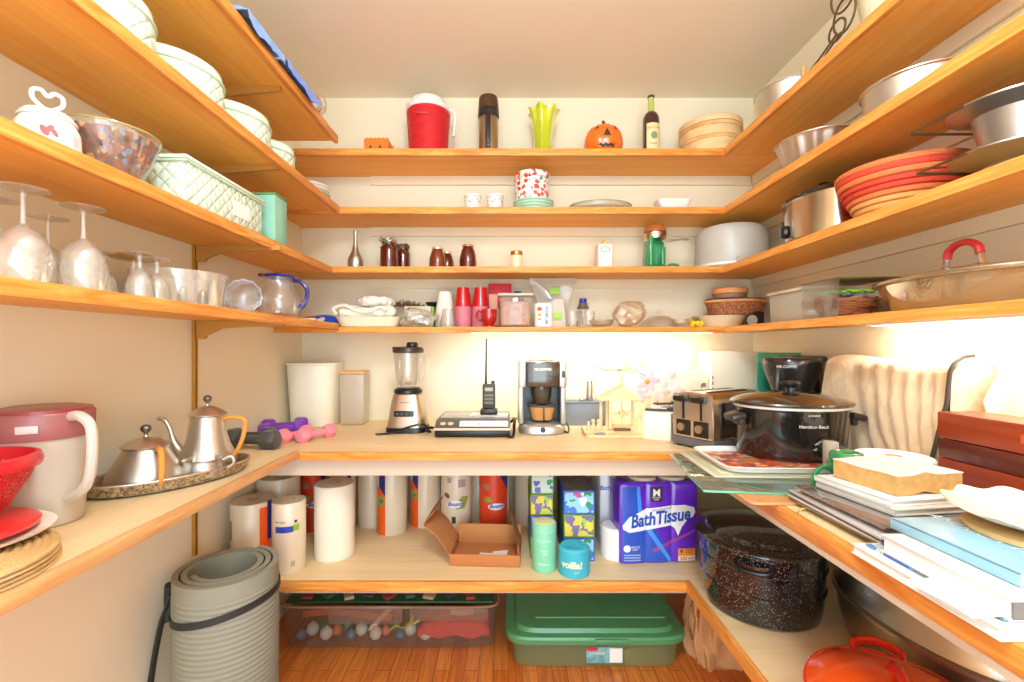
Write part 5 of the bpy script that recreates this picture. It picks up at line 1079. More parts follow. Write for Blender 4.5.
# padded cover standing against the wall
t = thing('padded_cover', 'large beige quilted cover standing against the right wall with a dark zip edge', 'cover', (1.213, 1.42, CT+.001))
def cov(u, v):
    # u along Y (far to near), v around: up the front, over the top, down the back
    L_ = .46; y = L_/2-L_*u; h = .350*(1-.02*u)
    if v < .44: x, z = -.058-.012*sin(v*7), h*v/.44*.9
    elif v < .56: a = (v-.44)/.12*pi; x, z = -.058*cos(a), h*.9+.035*sin(a)
    else: x, z = .058, h*(1-v)/.44*.9
    w = .006*sin(9*u+6*v)+.0025*sin(19*u-21*v+1)+.004*sin(17*v+5*u*u*9)
    return (x-w*(1 if v < .6 else 0)-.008*sin(pi*u), y+.008*sin(8*v), z+.003*sin(14*u))
def cova(u, v): p = cov(u, v); return p
CVM = P('cover_beige', (236, 210, 170), .8, bump=(18, .6, .02), sheen=.3)
m = MB().grid(cova, 60, 60)
n0 = []
obj('shell', m, CVM, t)
obj('end_panel', MB().grid(lambda u, v: ((-.055+.11*u)+.003*sin(7*v), -.232-.010*sin(pi*u), .345*v*(1-.1*(2*u-1)**4)), 10, 16, .0), CVM, t)
obj('far_panel', MB().grid(lambda u, v: ((-.055+.11*u), .228, .345*v*(1-.1*(2*u-1)**4)), 10, 10), CVM, t)
obj('zip_edge', MB().tube(sp([(.0, -.235, .357), (-.035, -.238, .350), (-.062, -.238, .32), (-.070, -.234, .23), (-.074, -.228, .20), (-.078, -.212, .12), (-.078, -.195, .05), (-.076, -.19, .003)], 8), .0052, 8), P('zip_dark', (74, 66, 56), .5), t, 'dark curving zip')
t = single('cover_flap', MB().grid(lambda u, v: (.035-.10*u+.03*sin(3*v), -.05*u, .33*v*(1-.25*u)), 14, 18, .003), P('cover_pale', (240, 222, 192), .8, bump=(22, .6, .02)), 'pale creased flap of cloth hanging beside the beige cover', 'cloth', (1.225, 1.165, CT+.001))
# wooden chest
t = thing('wooden_chest', 'red-brown mahogany wooden box with plank sides by the right wall', 'chest', (1.158, .80, CT))
MH = wood('mahogany', (140, 48, 20), (172, 72, 34), 1, .35, .8, (112, 40, 20)); MH2 = wood('mahogany_dark', (88, 34, 20), (116, 50, 32), 1, .35, .8)
obj('side_boards', MB().box((-.104, 0, .070), (.010, .62, .085), .002), MH, t); obj('side_boards', MB().box((-.104, 0, .1365), (.0098, .62, .045), .002), MH2, t)
obj('core', MB().box((-.05, 0, .082), (.096, .614, .155)), MH, t); obj('lid', MB().box((-.054, 0, .192), (.110, .626, .062), .003), MH, t)
obj('plinth', MB().box((-.056, 0, .013), (.126, .64, .026), .004), MH2, t, 'stepped base moulding')
obj('worn_label', MB().box((-.1098, .10, .192), (.0008, .06, .018)), P('label_orange', (206, 84, 40), .6), t, 'faded orange patch')
# paper roll lying flat
t = thing('paper_roll', 'fat white paper roll standing on end behind the old book', 'paper roll', (.990, 1.170, CT)); t.scale = (.91, .91, 1); 
obj('roll', MB().lathe([(.022, .0), (.088, .0), (.092, .004), (.092, .098), (.088, .102), (.022, .102), (.022, .0)], n=56, cap=False), PAPER, t)
obj('core', MB().lathe([(.0222, .002), (.0222, .1), (.0212, .1), (.0212, .002)], n=28, cap=False), TAN, t)
# green mug with lid
t = thing('ceramic_mug', 'green ceramic mug with a flat lid leaning at the book pile', 'mug', (.845, 1.135, CT+.0075), radians(8))
GM = P('mug_green', (36, 138, 82), .2, coat=.7)
obj('body', MB().lathe([(0, 0), (.030, 0), (.036, .004), (.037, .05), (.041, .075), (.043, .087), (0, .087)], n=40), GM, t)
obj('lid', MB().lathe([(.034, .0875), (.037, .094), (.036, .104), (.033, .110), (.026, .112), (.02, .109), (0, .109)], n=36), GM, t)
obj('handle', MB().tube([(-.062+.031*cos(a*pi/14+.3), 0, .040+.036*sin(a*pi/14+.3)) for a in range(28)], .0052, 8, closed=True), GM, t)

# ------------------------------------------------------------------ books and papers on the right counter
def book(label, x, y, z, w, d, th, rz, cover, pages=(226, 214, 184), spine='left', cat='book', name='book', ov=.003, ct=.0025):
    """w along x, d along y; origin at the near-left corner"""
    t = thing(name, label, cat, (x, y, z), rz)
    obj('page_block', MB().box((w/2, d/2, th/2), (w-2*ov, d-2*ov, th-2*ct)), P('pages_%d_%d' % (pages[0], pages[2]), pages, .8, bump=(400, .3, .001)), t)
    obj('cover', MB().box((w/2, d/2, ct/2), (w, d, ct), .0006).box((w/2, d/2, th-ct/2), (w, d, ct), .0006), cover, t)
    if spine:
        c_ = {'left': ((ct/2, d/2, th/2), (ct, d, th)), 'right': ((w-ct/2, d/2, th/2), (ct, d, th)), 'near': ((w/2, ct/2, th/2), (w, ct, th)), 'far': ((w/2, d-ct/2, th/2), (w, ct, th))}[spine]
        obj('spine', MB().box(*c_, .0006), cover, t)
    return t
WC = P('cover_white', (236, 232, 226), .45); GC = P('cover_grey', (176, 172, 166), .5); SC = P('cover_stone', (206, 200, 188), .5)
# magazines and binders on the left of the pile
zz = CT+.0005
for i, (x, y, w, d, th, c, lb) in enumerate(((.745, .87, .20, .25, .005, (150, 116, 60), 'olive-gold thin booklet, bottom of the magazine pile'), (.70, .85, .22, .26, .006, (196, 176, 130), 'cream magazine, second from the bottom of the pile'), (.69, .84, .23, .27, .005, (120, 112, 106), 'dark grey magazine, third in the pile'),
        (.684, .835, .24, .275, .005, (206, 202, 196), 'light grey magazine, fourth in the pile'), (.682, .83, .24, .28, .004, (90, 86, 84), 'charcoal thin magazine, fifth in the pile'), (.680, .83, .24, .28, .005, (190, 186, 182), 'pale grey magazine on top of the left pile'))):
    single('magazine', MB().box((w/2, d/2, th/2), (w, d, th), .001), P('mag_%d' % i, c, .4), lb, 'magazine', (x, y, zz), radians(3-i*.8), 'magazines left in the book pile'); zz += th+.0004
t = thing('clear_folder', 'clear sleeve folder with a brown marbled sheet below the old book', 'folder', (.705, .845, zz), radians(2))
obj('sheet', MB().box((.11, .12, .005), (.22, .23, .008), .001), spots('marble_brown', (120, 74, 48), [(160, 100, 70), (90, 54, 40)], 60, .5, .4), t); obj('sleeve', MB().box((.105, .12, .0125), (.235, .245, .006), .002), glass('sleeve_film', (236, 232, 228), 1.3, .3, (200, 190, 184)), t)
obj('binding', MB().tube([(.0, .235, .010), (.03, .24, .010)], .007, 10), P('binding_brown', (110, 60, 44), .4), t)
zz += .0165
book('pale grey thin book under the old brown-edged book, lower of two', .752, .885, zz, .23, .19, .013, radians(8), SC, (220, 214, 200)); zz += .0135
book('white thin book under the old brown-edged book, upper of two', .757, .90, zz, .215, .185, .012, radians(9), WC, (214, 208, 196)); zz += .0125
t = thing('old_book', 'thick old book with yellow-brown page edges and a warped pale cover', 'book', (.79, .925, zz), radians(10))
def warp(u, v): return (.0+.168*u, .148*v, .042+.006*math.exp(-((u-.42)/.12)**2)*(1-v*.6)+.001*sin(9*v))
obj('page_block', MB().grid(lambda u, v: (.168*u*.985+.001, .146*v+.001, warp(u, v)[2]-.001), 30, 8, .0405), P('pages_aged', (206, 160, 92), .8, bump=(300, .6, .002), var=.12, vscale=60), t, 'yellow-brown page edges')
obj('cover', MB().grid(warp, 30, 8, .0018), P('cover_aged', (226, 220, 208), .6, var=.05), t, 'warped off-white cover')
# near pile
t = book('white shallow box at the bottom of the near pile, lying along the counter edge', .633, .585, CT+.0005, .34, .255, .018, 0, P('flat_white', (244, 240, 234), .5), (240, 236, 230), None, 'box', 'flat_box')
single('magazine', MB().box((.14, .115, .002), (.28, .23, .004), .0005), spots('mag_print', (90, 140, 200), [(60, 100, 180), (230, 230, 220), (110, 120, 110), (190, 200, 210)], 50, .6, .3), 'blue picture magazine peeking out above the flat white box', 'magazine', (.650, .597, CT+.0190), 0)
t = book('thick white paperback with a dark grey title band in the near pile', .652, .59, CT+.0235, .25, .205, .030, radians(0), P('white_paper_cover', (240, 236, 226), .5), (232, 228, 226), None)
obj('title_band', MB().box((.125, -.0006, .0135), (.245, .001, .022)), P('band_grey', (116, 112, 108), .5), t, 'dark grey spine band'); letters('DELUXE', .08, .0135, .018, flatmap(-.0016), PAPER, t)
t = book('blue hardcover with white slanted title, top of the near pile', .692, .615, CT+.0540, .245, .205, .019, radians(1), P('cover_sky', (150, 196, 216), .3, coat=.3, var=.25, vscale=7), (226, 222, 204), 'left')
letters('AMERICA THE', .085, .125, .030, topmap(.0198), P('title_white', (236, 244, 246), .5), t, rot=radians(-90), shear=.2); letters('BEAUTIFUL', .125, .10, .030, topmap(.0198), P('title_white', (236, 244, 246), .5), t, rot=radians(-90), shear=.2)
t = single('paper_slip', MB().grid(lambda u, v: (-.03*(1-u)+.02*u, .10*v, -.004*(1-u)+.001*sin(6*v)), 8, 12, .0008), P('slip_cream', (244, 238, 220), .7), 'curled cream paper slip hanging out of the pile edge', 'paper', (.642, .60, CT+.0265))
obj('pink_edge', MB().box((.021, .05, .0006), (.0012, .10, .0008)), P('slip_pink', (236, 130, 140), .6), t)
t = single('wooden_trivet', MB().lathe([(0, 0), (.098, 0), (.10, .002), (.10, .007), (.098, .009), (0, .009)], n=56), P('trivet_tan', (226, 182, 120), .6, bump=(120, .4)), 'thin round tan trivet under the shell dish', 'trivet', (.872, .735, CT+.0735))
single('shell_dish', MB().grid(lambda u, v: ((lambda a, r: (r*cos(a)*(1+.035*cos(11*a)*v**3), r*sin(a)*(1+.035*cos(11*a)*v**3), .004+.030*v**2.2+.003*cos(11*a)*v**3))(u*2*pi, .125*v)), 88, 14, .004), P('shell_cream', (248, 238, 212), .3, coat=.5), 'cream scalloped shell-shaped dish on top of the blue book', 'dish', (.875, .735, CT+.0825))
# tape and block on the counter edge
single('rubber_band', MB().tube(sp([(-.045, -.01, .002), (-.02, .004, .004), (.02, .004, .004), (.05, .0, .003)], 6), .0022).tube(sp([(-.04, .002, .002), (0, .012, .003), (.045, .008, .003)], 6), .0018), P('band_yellow', (230, 200, 130), .6), 'pale yellow rubber band on the wooden counter edge', 'rubber band', (.70, 1.055, CT+.0008), radians(20))

# ------------------------------------------------------------------ left counter
# pitcher with a red lid
t = thing('plastic_pitcher', 'tall frosted white pitcher with a dusky red lid by the left wall', 'pitcher', (-.985, .965, LT)); t.scale = (.93, .93, .96)
FW = frosted('pitcher_frost', (240, 228, 210), .82)
obj('body', MB().lathe(shell([(.066, 0), (.07, .004), (.083, .20), (.086, .225)], .003), n=56), FW, t)
obj('spout_rim', MB().lathe([(.0865, .190), (.0885, .195), (.0895, .242), (.0870, .246), (.086, .242)], n=56, cap=False), frosted('rim_rose', (196, 116, 112), .85), t, 'dusky rose translucent collar')
obj('lid', MB().lathe([(.0855, .246), (.084, .252), (.06, .257), (.02, .255), (0, .255)], n=48), P('lid_dusky_red', (146, 46, 48), .4, coat=.3), t, 'dark red lid')
obj('emblem', MB().box((.045, -.079, .216), (.036, .003, .016), .001, rz=.5), P('emblem_frost', (220, 190, 180), .4), t)
obj('handle', MB().tube(sp([(.078, -.02, .236), (.112, -.03, .238), (.140, -.035, .215), (.142, -.035, .15), (.125, -.03, .09), (.078, -.02, .06)], 7), .0105, 10), frosted('handle_frost', (240, 230, 214), .8), t)
# woven round placemats
for i in range(4):
    m = MB(); 
    for k in range(13): 
        r = .010+k*.0115; m.lathe([(r-.0055, .001), (r-.0055, .0045), (r, .0088), (r+.0055, .0045), (r+.0055, .001), (r-.0055, .001)], n=48, cap=False)
    m.lathe([(0, .001), (.15, .001), (.15, .004), (0, .004)], n=48)
    single('placemat', m, P('straw_%d' % (i % 2), ((226, 190, 132), (208, 168, 108))[i % 2], .8, bump=(220, .8, .003)), ['bottom', 'second', 'third', 'top'][i]+' round straw placemat of the stack on the left counter', 'placemat', (-.915+.004*i, .715-.005*i, LT+.0005+.0092*i), 0, 'round straw placemats')
t = thing('serving_plate', 'white-rimmed plate topped by a bright red round lid under the red basket', 'plate', (-.94, .765, LT+.0380))
obj('plate', MB().lathe([(0, 0), (.10, 0), (.128, .010), (.13, .013), (.10, .006), (0, .005)], n=56), P('plate_cream', (246, 232, 206), .3, coat=.4), t)
single('plastic_cover', MB().lathe([(0, 0), (.098, 0), (.108, .003), (.110, .009), (.104, .014), (.06, .017), (0, .018)], n=56), P('lid_scarlet', (222, 40, 40), .4, coat=.3), 'bright red round plastic lid on the cream plate', 'lid', (-.94, .765, LT+.0515))
t = thing('mesh_basket', 'red mesh food basket with a thick plastic rim at the left edge', 'basket', (-.950, .775, LT+.0700)); t.scale = (.93, .93, .93)
obj('mesh', MB().lathe([(0, 0), (.05, 0), (.075, .02), (.105, .075), (.112, .10)], n=64, cap=False), mesh_mat('red_mesh', (196, 16, 30), (70, 0, 900), .1), t)
obj('foot', MB().lathe([(.048, -.001), (.054, -.001), (.056, .004), (.05, .006)], n=40, cap=False), RED, t)
obj('rim', MB().lathe([(.110, .092), (.119, .094), (.121, .104), (.117, .116), (.110, .118), (.109, .106), (.110, .092)], n=64, cap=False), P('rim_red', (206, 30, 40), .3, coat=.4), t)
# pewter tea service on an oval tray
t = thing('serving_tray', 'oval pewter tray with an embossed gallery rim holding the tea service', 'tray', (-.925, 1.255, LT), radians(56))
EM = NT('pewter_embossed'); EM.b.inputs['Metallic'].default_value = 1; EM.b.inputs['Roughness'].default_value = .35
_f = EM.noise(EM.co(), 70, 4, 2.5); EM.link(EM.ramp(_f, [(.40, lin((136, 116, 88))), (.60, lin((222, 212, 192)))]), EM.b.inputs['Base Color']); EM.bump(_f, .6, .005); EM = EM.m
obj('plate', MB().lathe([(0, .002), (.80, .002), (.90, .006), (.90, .009), (.80, .0055), (0, .0055)], n=80, sx=.2, sy=.113), PEWTER, t)
obj('gallery_rim', MB().lathe([(.90, .006), (.985, .026), (1.0, .034), (.97, .034), (.885, .010)], n=96, sx=.2, sy=.113, wav=.008, nw=34, cap=False), EM, t, 'embossed openwork rim')
obj('rim_bead', MB().tube([(.1985*cos(i*pi/40)*(1+.01*cos(9*i*pi/40)), .112*sin(i*pi/40), .035) for i in range(80)], .0032, 8, closed=True), PEWTER, t)
WK = P('wicker', (226, 146, 56), .6, bump=(260, .8, .003))
t = thing('sugar_pot', 'squat pewter pot with finial lid and orange wicker side handle', 'pot', (-.955, 1.20, LT+.0062), radians(0))
obj('body', MB().lathe([(0, 0), (.070, 0), (.084, .006), (.087, .018), (.082, .038), (.068, .062), (.056, .085), (.048, .100), (.050, .103)], n=56), PEWTER, t)
obj('lid', MB().lathe([(.053, .1035), (.054, .106), (.045, .114), (.02, .126), (.006, .129), (.0045, .134)], n=48), PEWTER, t)
obj('finial', MB().lathe([(.005, .1342), (.0045, .139), (.010, .143), (.0125, .150), (.010, .157), (.004, .160), (0, .1605)], n=24), P('pewter_dark', (120, 112, 104), .4, 1, bump=(200, .6)), t)
obj('handle', MB().tube(sp([(.046, -.022, .100), (.068, -.038, .100), (.080, -.050, .07), (.082, -.055, .035), (.076, -.05, .018)], 6), .0075, 10), WK, t, 'orange wicker wrapped handle')
t = thing('coffee_pot', 'tall pewter coffee pot with curved spout and wicker handle', 'coffee pot', (-.893, 1.352, LT+.0062), radians(2))
obj('body', MB().lathe([(0, 0), (.060, 0), (.072, .006), (.077, .022), (.073, .045), (.059, .075), (.051, .105), (.046, .14), (.043, .160), (.046, .163)], n=56), PEWTER, t)
obj('lid', MB().lathe([(.0505, .1635), (.051, .166), (.042, .174), (.018, .188), (.005, .191), (.004, .196)], n=48), PEWTER, t)
obj('finial', MB().lathe([(.0045, .1962), (.004, .200), (.009, .204), (.0115, .211), (.009, .218), (.004, .221), (0, .2215)], n=24), P('pewter_dark', (120, 112, 104), .4, 1, bump=(200, .6)), t)
sp_ = sp([(-.060, 0, .040), (-.080, 0, .055), (-.098, 0, .085), (-.108, 0, .12), (-.124, 0, .148), (-.142, 0, .153)], 7)
obj('spout', MB().tube(sp_, [.021-.0145*min(1, i/(len(sp_)*.55))+.0 for i in range(len(sp_))], 14), PEWTER, t)
obj('handle', MB().tube(sp([(.044, 0, .150), (.07, 0, .156), (.098, 0, .153), (.110, 0, .14), (.104, 0, .10), (.088, 0, .06), (.070, 0, .035)], 7), .0062, 10), WK, t, 'orange wicker wrapped handle')
t = thing('creamer', 'small round pewter creamer bowl in front of the coffee pot', 'creamer', (-.848, 1.263, LT+.0062), radians(20))
obj('bowl', MB().lathe([(0, 0), (.030, 0), (.045, .010), (.048, .026), (.042, .045), (.044, .054), (.042, .055), (.039, .045), (.044, .026), (.04, .012), (0, .004)], n=44, sx=1.15, cap=False), PEWTER, t)
obj('handle', MB().tube(sp([(.048, 0, .048), (.070, 0, .055), (.075, 0, .035), (.052, 0, .02)], 6), .0045, 8), PEWTER, t)

# ------------------------------------------------------------------ low shelf: rolls, boxes, packs, pots
ST = .437
ROLLP = P('towel_roll_white', (238, 222, 198), .9, bump=(160, .35, .003)); WRAP = P('wrap_film', (228, 208, 178), .35, bump=(26, .25, .006), coat=.3)  # wrap tinted tan: the low shelf's shadow is put into its colour
def roll(label, x, y, r, h, kind, rz=0, cat='paper towel roll', name='paper_towel_roll', group=None):
    t = thing(name, label, cat, (x, y, ST), rz, group)
    body = [(.02, 0), (r*.97, 0), (r, .003), (r, h-.004), (r*.97, h), (.021, h)]
    obj('roll', MB().lathe(body+[(.021, h-.02), (0, h-.02)], n=48, cap=False), ROLLP if kind == 'bare' else WRAP, t)
    obj('core', MB().lathe([(.0212, h-.0195), (.0212, h+.0005), (.0195, h+.0005), (.0195, h-.0195)], n=24, cap=False), TAN, t, 'cardboard core')
    f0 = cylmap(r, .0008); f1 = cylmap(r, .0014); f2 = cylmap(r, .0020)
    if kind == 'strip':          # orange and navy strip with a swirl emblem on the left side
        decal('orange_strip', [[(-r*1.25, .003), (-r*.55, .003), (-r*.55, .190), (-r*1.25, .225)]], f0, P('wrap_orange', (238, 92, 26), .35, coat=.3), t, .006)
        decal('navy_strip', [[(-r*1.02, .218), (-r*.55, .178), (-r*.55, h-.004), (-r*1.02, h-.004)]], f1, P('wrap_navy', (48, 50, 120), .35, coat=.3), t, .006)
        decal('emblem', [ell(-r*.86, .155, .020, .026)], f1, P('wrap_olive', (150, 156, 60), .4), t, .004); letters('ty', -r*.84, .155, .026, f2, P('wrap_blue', (40, 44, 150), .4), t, .003, shear=.3, bold=.0006)
    if kind == 'logo':
        decal('leaf', [[(-.01, .135), (.03, .175), (.062, .170), (.040, .120), (.0, .118)]], f0, P('wrap_leaf', (150, 160, 66), .4), t, .004)
        decal('plate', [ell(-.004, .140, .036, .017)], f1, PAPER, t, .004); letters('Bounty', -.002, .141, .024, f2, P('wrap_blue', (40, 44, 150), .4), t, .003, shear=.3, bold=.0007)
        decal('barcode', [rect(-.018, .055, .0, .085)], f0, DARK, t, .004); decal('curl', [ell(-.042, .178, .016, .010, rot=-.5)], f0, P('wrap_curl', (110, 96, 84), .5), t, .004)
        decal('print', [rect(.01, .215, .045, .25)], f0, P('wrap_grey', (176, 158, 140), .5), t, .004); decal('print', [rect(-.04, .235, -.02, .26)], f0, P('wrap_grey', (176, 158, 140), .5), t, .004)
    if kind == 'orange':
        decal('orange_wrap', [rect(-r*1.15, .003, r*1.05, h-.004)], f0, P('wrap_orange_red', (224, 64, 24), .35, coat=.3), t, .006)
        decal('navy_corner', [[(.01, h-.004), (r*1.05, .19), (r*1.05, h-.004)]], f1, P('wrap_navy', (48, 50, 120), .35, coat=.3), t, .006)
        decal('plate', [ell(.014, .128, .040, .015)], f1, PAPER, t, .004); decal('swirl', [ell(-.024, .158, .018, .014)], f1, P('wrap_olive', (150, 156, 60), .4), t, .004)
        letters('Bounty', .016, .130, .024, f2, P('wrap_blue', (40, 44, 150), .4), t, .003, shear=.3, bold=.0007); decal('seal', [ell(-.03, .215, .016, .014)], f1, P('wrap_seal', (170, 120, 100), .5), t, .004)
    if kind == 'blue':
        decal('blue_band', [rect(-.044, .157, .020, .180)], f0, P('band_blue', (50, 66, 168), .4), t, .004); decal('green_band', [rect(.020, .160, .042, .184)], f0, P('band_lime', (140, 186, 40), .4), t, .004)
        letters('Member', -.026, .196, .012, f0, P('ink_plum', (110, 80, 80), .5), t, .004); decal('mark', [rect(.024, .190, .034, .200)], f0, DARK, t, .004); decal('mark', [rect(.012, .030, .026, .050)], f0, P('wrap_grey', (176, 158, 140), .5), t, .004)
    if kind == 'side':
        decal('orange_strip', [rect(r*.55, .02, r*1.15, .245)], f0, P('wrap_orange', (238, 92, 26), .35, coat=.3), t, .006); decal('navy_strip', [rect(r*.95, .12, r*1.25, .265)], f1, P('wrap_navy', (48, 50, 120), .35), t, .006)
        decal('print', [rect(-r*1.05, .13, -r*.85, .20)], f0, P('wrap_taupe', (140, 120, 90), .5), t, .004)
    return t
roll('bare white paper towel roll standing out in front on the low shelf', -.705, 1.85, .0775, .292, 'bare')
roll('narrow wrapped towel roll with blue and lime label, beside the grey mat', -.835, 1.735, .060, .262, 'blue', radians(20))
roll('wrapped white towel roll with orange side strip, leftmost behind the grey mat', -.975, 1.735, .074, .262, 'side', radians(16))
roll('plain wrapped towel roll with its open top visible under the left counter corner', -.985, 1.955, .085, .292, 'wrap', radians(10))
roll('wrapped roll showing an orange and navy strip behind the plain wrapped roll', -.905, 2.115, .062, .300, 'orange', radians(20))
roll('wrapped towel roll directly behind the bare white roll, left one', -.778, 2.14, .062, .300, 'side', radians(-16))
roll('wrapped towel roll directly behind the bare white roll, right one', -.652, 2.17, .062, .300, 'wrap')
roll('wrapped towel roll with orange and navy strip, left of the middle of the back row', -.535, 2.095, .070, .300, 'strip', radians(22))
roll('wrapped towel roll with orange and navy strip, set further back by the cardboard box', -.395, 2.185, .074, .300, 'strip', radians(14))
roll('wrapped towel roll with blue script logo and leaf, behind the cardboard box', -.238, 2.10, .070, .300, 'logo', radians(4))
roll('plain wrapped towel roll beside the one with the leaf logo', -.145, 2.27, .072, .300, 'wrap')
roll('orange-red wrapped roll with script logo behind the cardboard box', -.065, 2.105, .070, .300, 'orange')
roll('plain tan-looking wrapped roll between the orange roll and the tissue boxes', .105, 2.21, .074, .300, 'wrap')
# open cardboard mailer
t = thing('cardboard_box', 'open brown cardboard mailer box with raised flaps', 'box', (-.085, 1.845, ST), radians(-3)); KR = P('kraft', (186, 116, 62), .85, bump=(120, .15)); KD = P('kraft_inner', (196, 130, 74), .85)
obj('base', MB().box((0, 0, .003), (.27, .20, .006), .001), KD, t)
obj('front_wall', MB().box((0, -.10, .024), (.27, .005, .045), .001), KR, t); obj('back_wall', MB().box((0, .10, .045), (.27, .005, .085), .001), KD, t)
obj('side_wall', MB().box((-.134, 0, .024), (.005, .20, .045), .001), KR, t); obj('side_wall', MB().box((.134, 0, .024), (.005, .20, .045), .001), KR, t)
obj('lid_flap', MB().grid(lambda u, v: (-.136-.105*u, -.105+.20*v+.02*u, .046+.10*u+.018*sin(pi*u)), 8, 6, .004), KD, t, 'large folded-out left flap')
obj('lid_flap', MB().grid(lambda u, v: (-.243+.045*u, -.075+.19*v, .150+.055*u), 4, 6, .004), KR, t)
obj('side_flap', MB().grid(lambda u, v: (.137-.052*v+.012*(1-u)*v, -.09+.150*u+.03*v, .048+.145*v), 6, 6, .004), KR, t, 'upright right flap')
obj('printed_label', MB().grid(lambda u, v: (.1325-.052*(.15+.75*v)+.012*(1-u)*v-.001, -.075+.12*u+.03*v, .048+.145*(.15+.75*v)), 2, 2, .0006), P('label_greygreen', (196, 196, 176), .6), t, 'printed label on flap')
m = MB()
for i in range(7): v_ = .22+.09*i; m.grid(lambda u, w: (.1310-.052*(v_+.035*w)+.012*(1-u)*v_-.001, -.065+.10*u+.03*v_, .048+.145*(v_+.035*w)), 1, 1, .0003)
obj('label_lines', m, P('print_brown', (120, 104, 84), .6), t)['kind'] = 'stuff'
obj('tuck_flap', MB().prism([(.0, .0), (.035, .0), (.028, .03), (.007, .03)], -.002, .002, 'yz').xf(Matrix.Translation((.128, -.085, .044))), KR, t)
single('folded_paper', MB().box((0, 0, .001), (.105, .08, .002)).box((.03, .004, .010), (.062, .084, .0016), 0, ry=-.14), PAPER, 'folded white paper sheet lying in the open cardboard box', 'paper', (-.065, 1.80, ST+.0075), radians(-6))
# green cylinder and blue wrapped toilet roll
t = thing('paper_tube', 'mint green cylinder with faint white print and cream top', 'canister', (.138, 1.735, ST), radians(-4))
obj('tube', MB().cyl((0, 0, 0), .0455, .178, 44, .003), P('tube_mint', (130, 206, 168), .45), t); obj('cap', MB().cyl((0, 0, .1782), .040, .0025, 40, .001), P('tube_cream', (228, 226, 160), .6), t, 'cream top')
f_ = cylmap(.0455, .0008); W_ = P('print_paleteal', (200, 232, 208), .5)
letters('Recycled', -.002, .120, .016, f_, W_, t, .004); letters('paper', .0, .085, .012, f_, W_, t, .004); letters('100%', .0, .072, .012, f_, W_, t, .004); letters('Bamboo', .0, .035, .015, f_, W_, t, .004); decal('stripe', [rect(-.05, .150, .05, .156)], f_, P('print_mint', (150, 214, 180), .5), t, .004)
t = thing('toilet_roll', 'aqua blue paper-wrapped toilet roll with cream lettering', 'toilet roll', (.247, 1.705, ST), radians(-8)); AQ = P('wrap_aqua', (62, 178, 196), .6, bump=(60, .3, .004))
obj('roll', MB().lathe([(.052, 0), (.0575, .004), (.0585, .05), (.0575, .094), (.050, .102), (.02, .100), (.012, .092), (0, .09)], n=44), AQ, t)
m = MB()
for i in range(10): a = i*.628; m.tube([(.010*cos(a), .010*sin(a), .094), (.03*cos(a+.2), .03*sin(a+.2), .104), (.048*cos(a+.3), .048*sin(a+.3), .101)], [.002, .003, .0015], 5)
obj('pleats', m, AQ, t)['kind'] = 'stuff'
letters('voilla!', -.008, .050, .034, cylmap(.0585, .0012), P('print_cream', (236, 236, 190), .5), t, .003, bold=.0012); letters('paper', .012, .026, .008, cylmap(.0585, .0012), P('print_cream', (236, 236, 190), .5), t, .003)
# tissue boxes
TS = {'violet': spots('tissue_violet', (196, 214, 190), [(90, 80, 170), (110, 90, 180), (150, 190, 180), (60, 140, 100)], 34, .42, .5, 1, 0),
      'lemon': spots('tissue_lemon', (122, 110, 150), [(226, 210, 60), (206, 206, 70), (150, 200, 90), (236, 200, 70)], 26, .55, .5, 1, 0),
      'aqua': spots('tissue_aqua', (150, 206, 224), [(50, 150, 90), (70, 120, 200), (230, 240, 240), (200, 90, 150), (40, 130, 70)], 30, .5, .5, 1, 0)}
BD = {'violet': P('tb_green', (96, 150, 70), .5), 'lemon': P('tb_olive', (110, 150, 40), .5), 'aqua': P('tb_blue', (60, 100, 200), .5)}
def tissue(label, x, y, z, k, w=.105, h=.082, d=.23):
    t = thing('tissue_box', label, 'tissue box', (x, y, z), 0, 'stacked tissue boxes')
    obj('box', MB().box((0, 0, h/2), (w, d, h), .0015), BD[k], t)
    obj('front_picture', MB().box((0, -d/2-.0004, h/2), (w-.010, .001, h-.012)), TS[k], t); obj('top_picture', MB().box((0, 0, h+.0002), (w-.012, d-.012, .0008)), P('tb_top_%s' % k, {'violet': (110, 120, 100), 'lemon': (130, 130, 70), 'aqua': (120, 120, 110)}[k], .5, var=.4, vscale=40), t)
    return t
for i, (k, lb) in enumerate((('violet', 'lowest box of the left tissue box stack'), ('aqua', 'second box from the bottom of the left tissue box stack'), ('lemon', 'lemon-patterned box, third up in the left tissue box stack'), ('violet', 'violet spotted box on top of the left tissue box stack'))):
    tissue(lb, .135+(.003 if i % 2 else 0), 1.935, ST+.0845*i, k, .092, .083)
for i, (k, lb) in enumerate((('aqua', 'bottom box of the right tissue box stack, mostly hidden by the aqua roll'), ('lemon', 'lemon-patterned middle box of the right tissue box stack'), ('aqua', 'blue-edged flower box on top of the right tissue box stack'))):
    tissue(lb, .280, 1.905, ST+.0925*i, k, .122, .091)
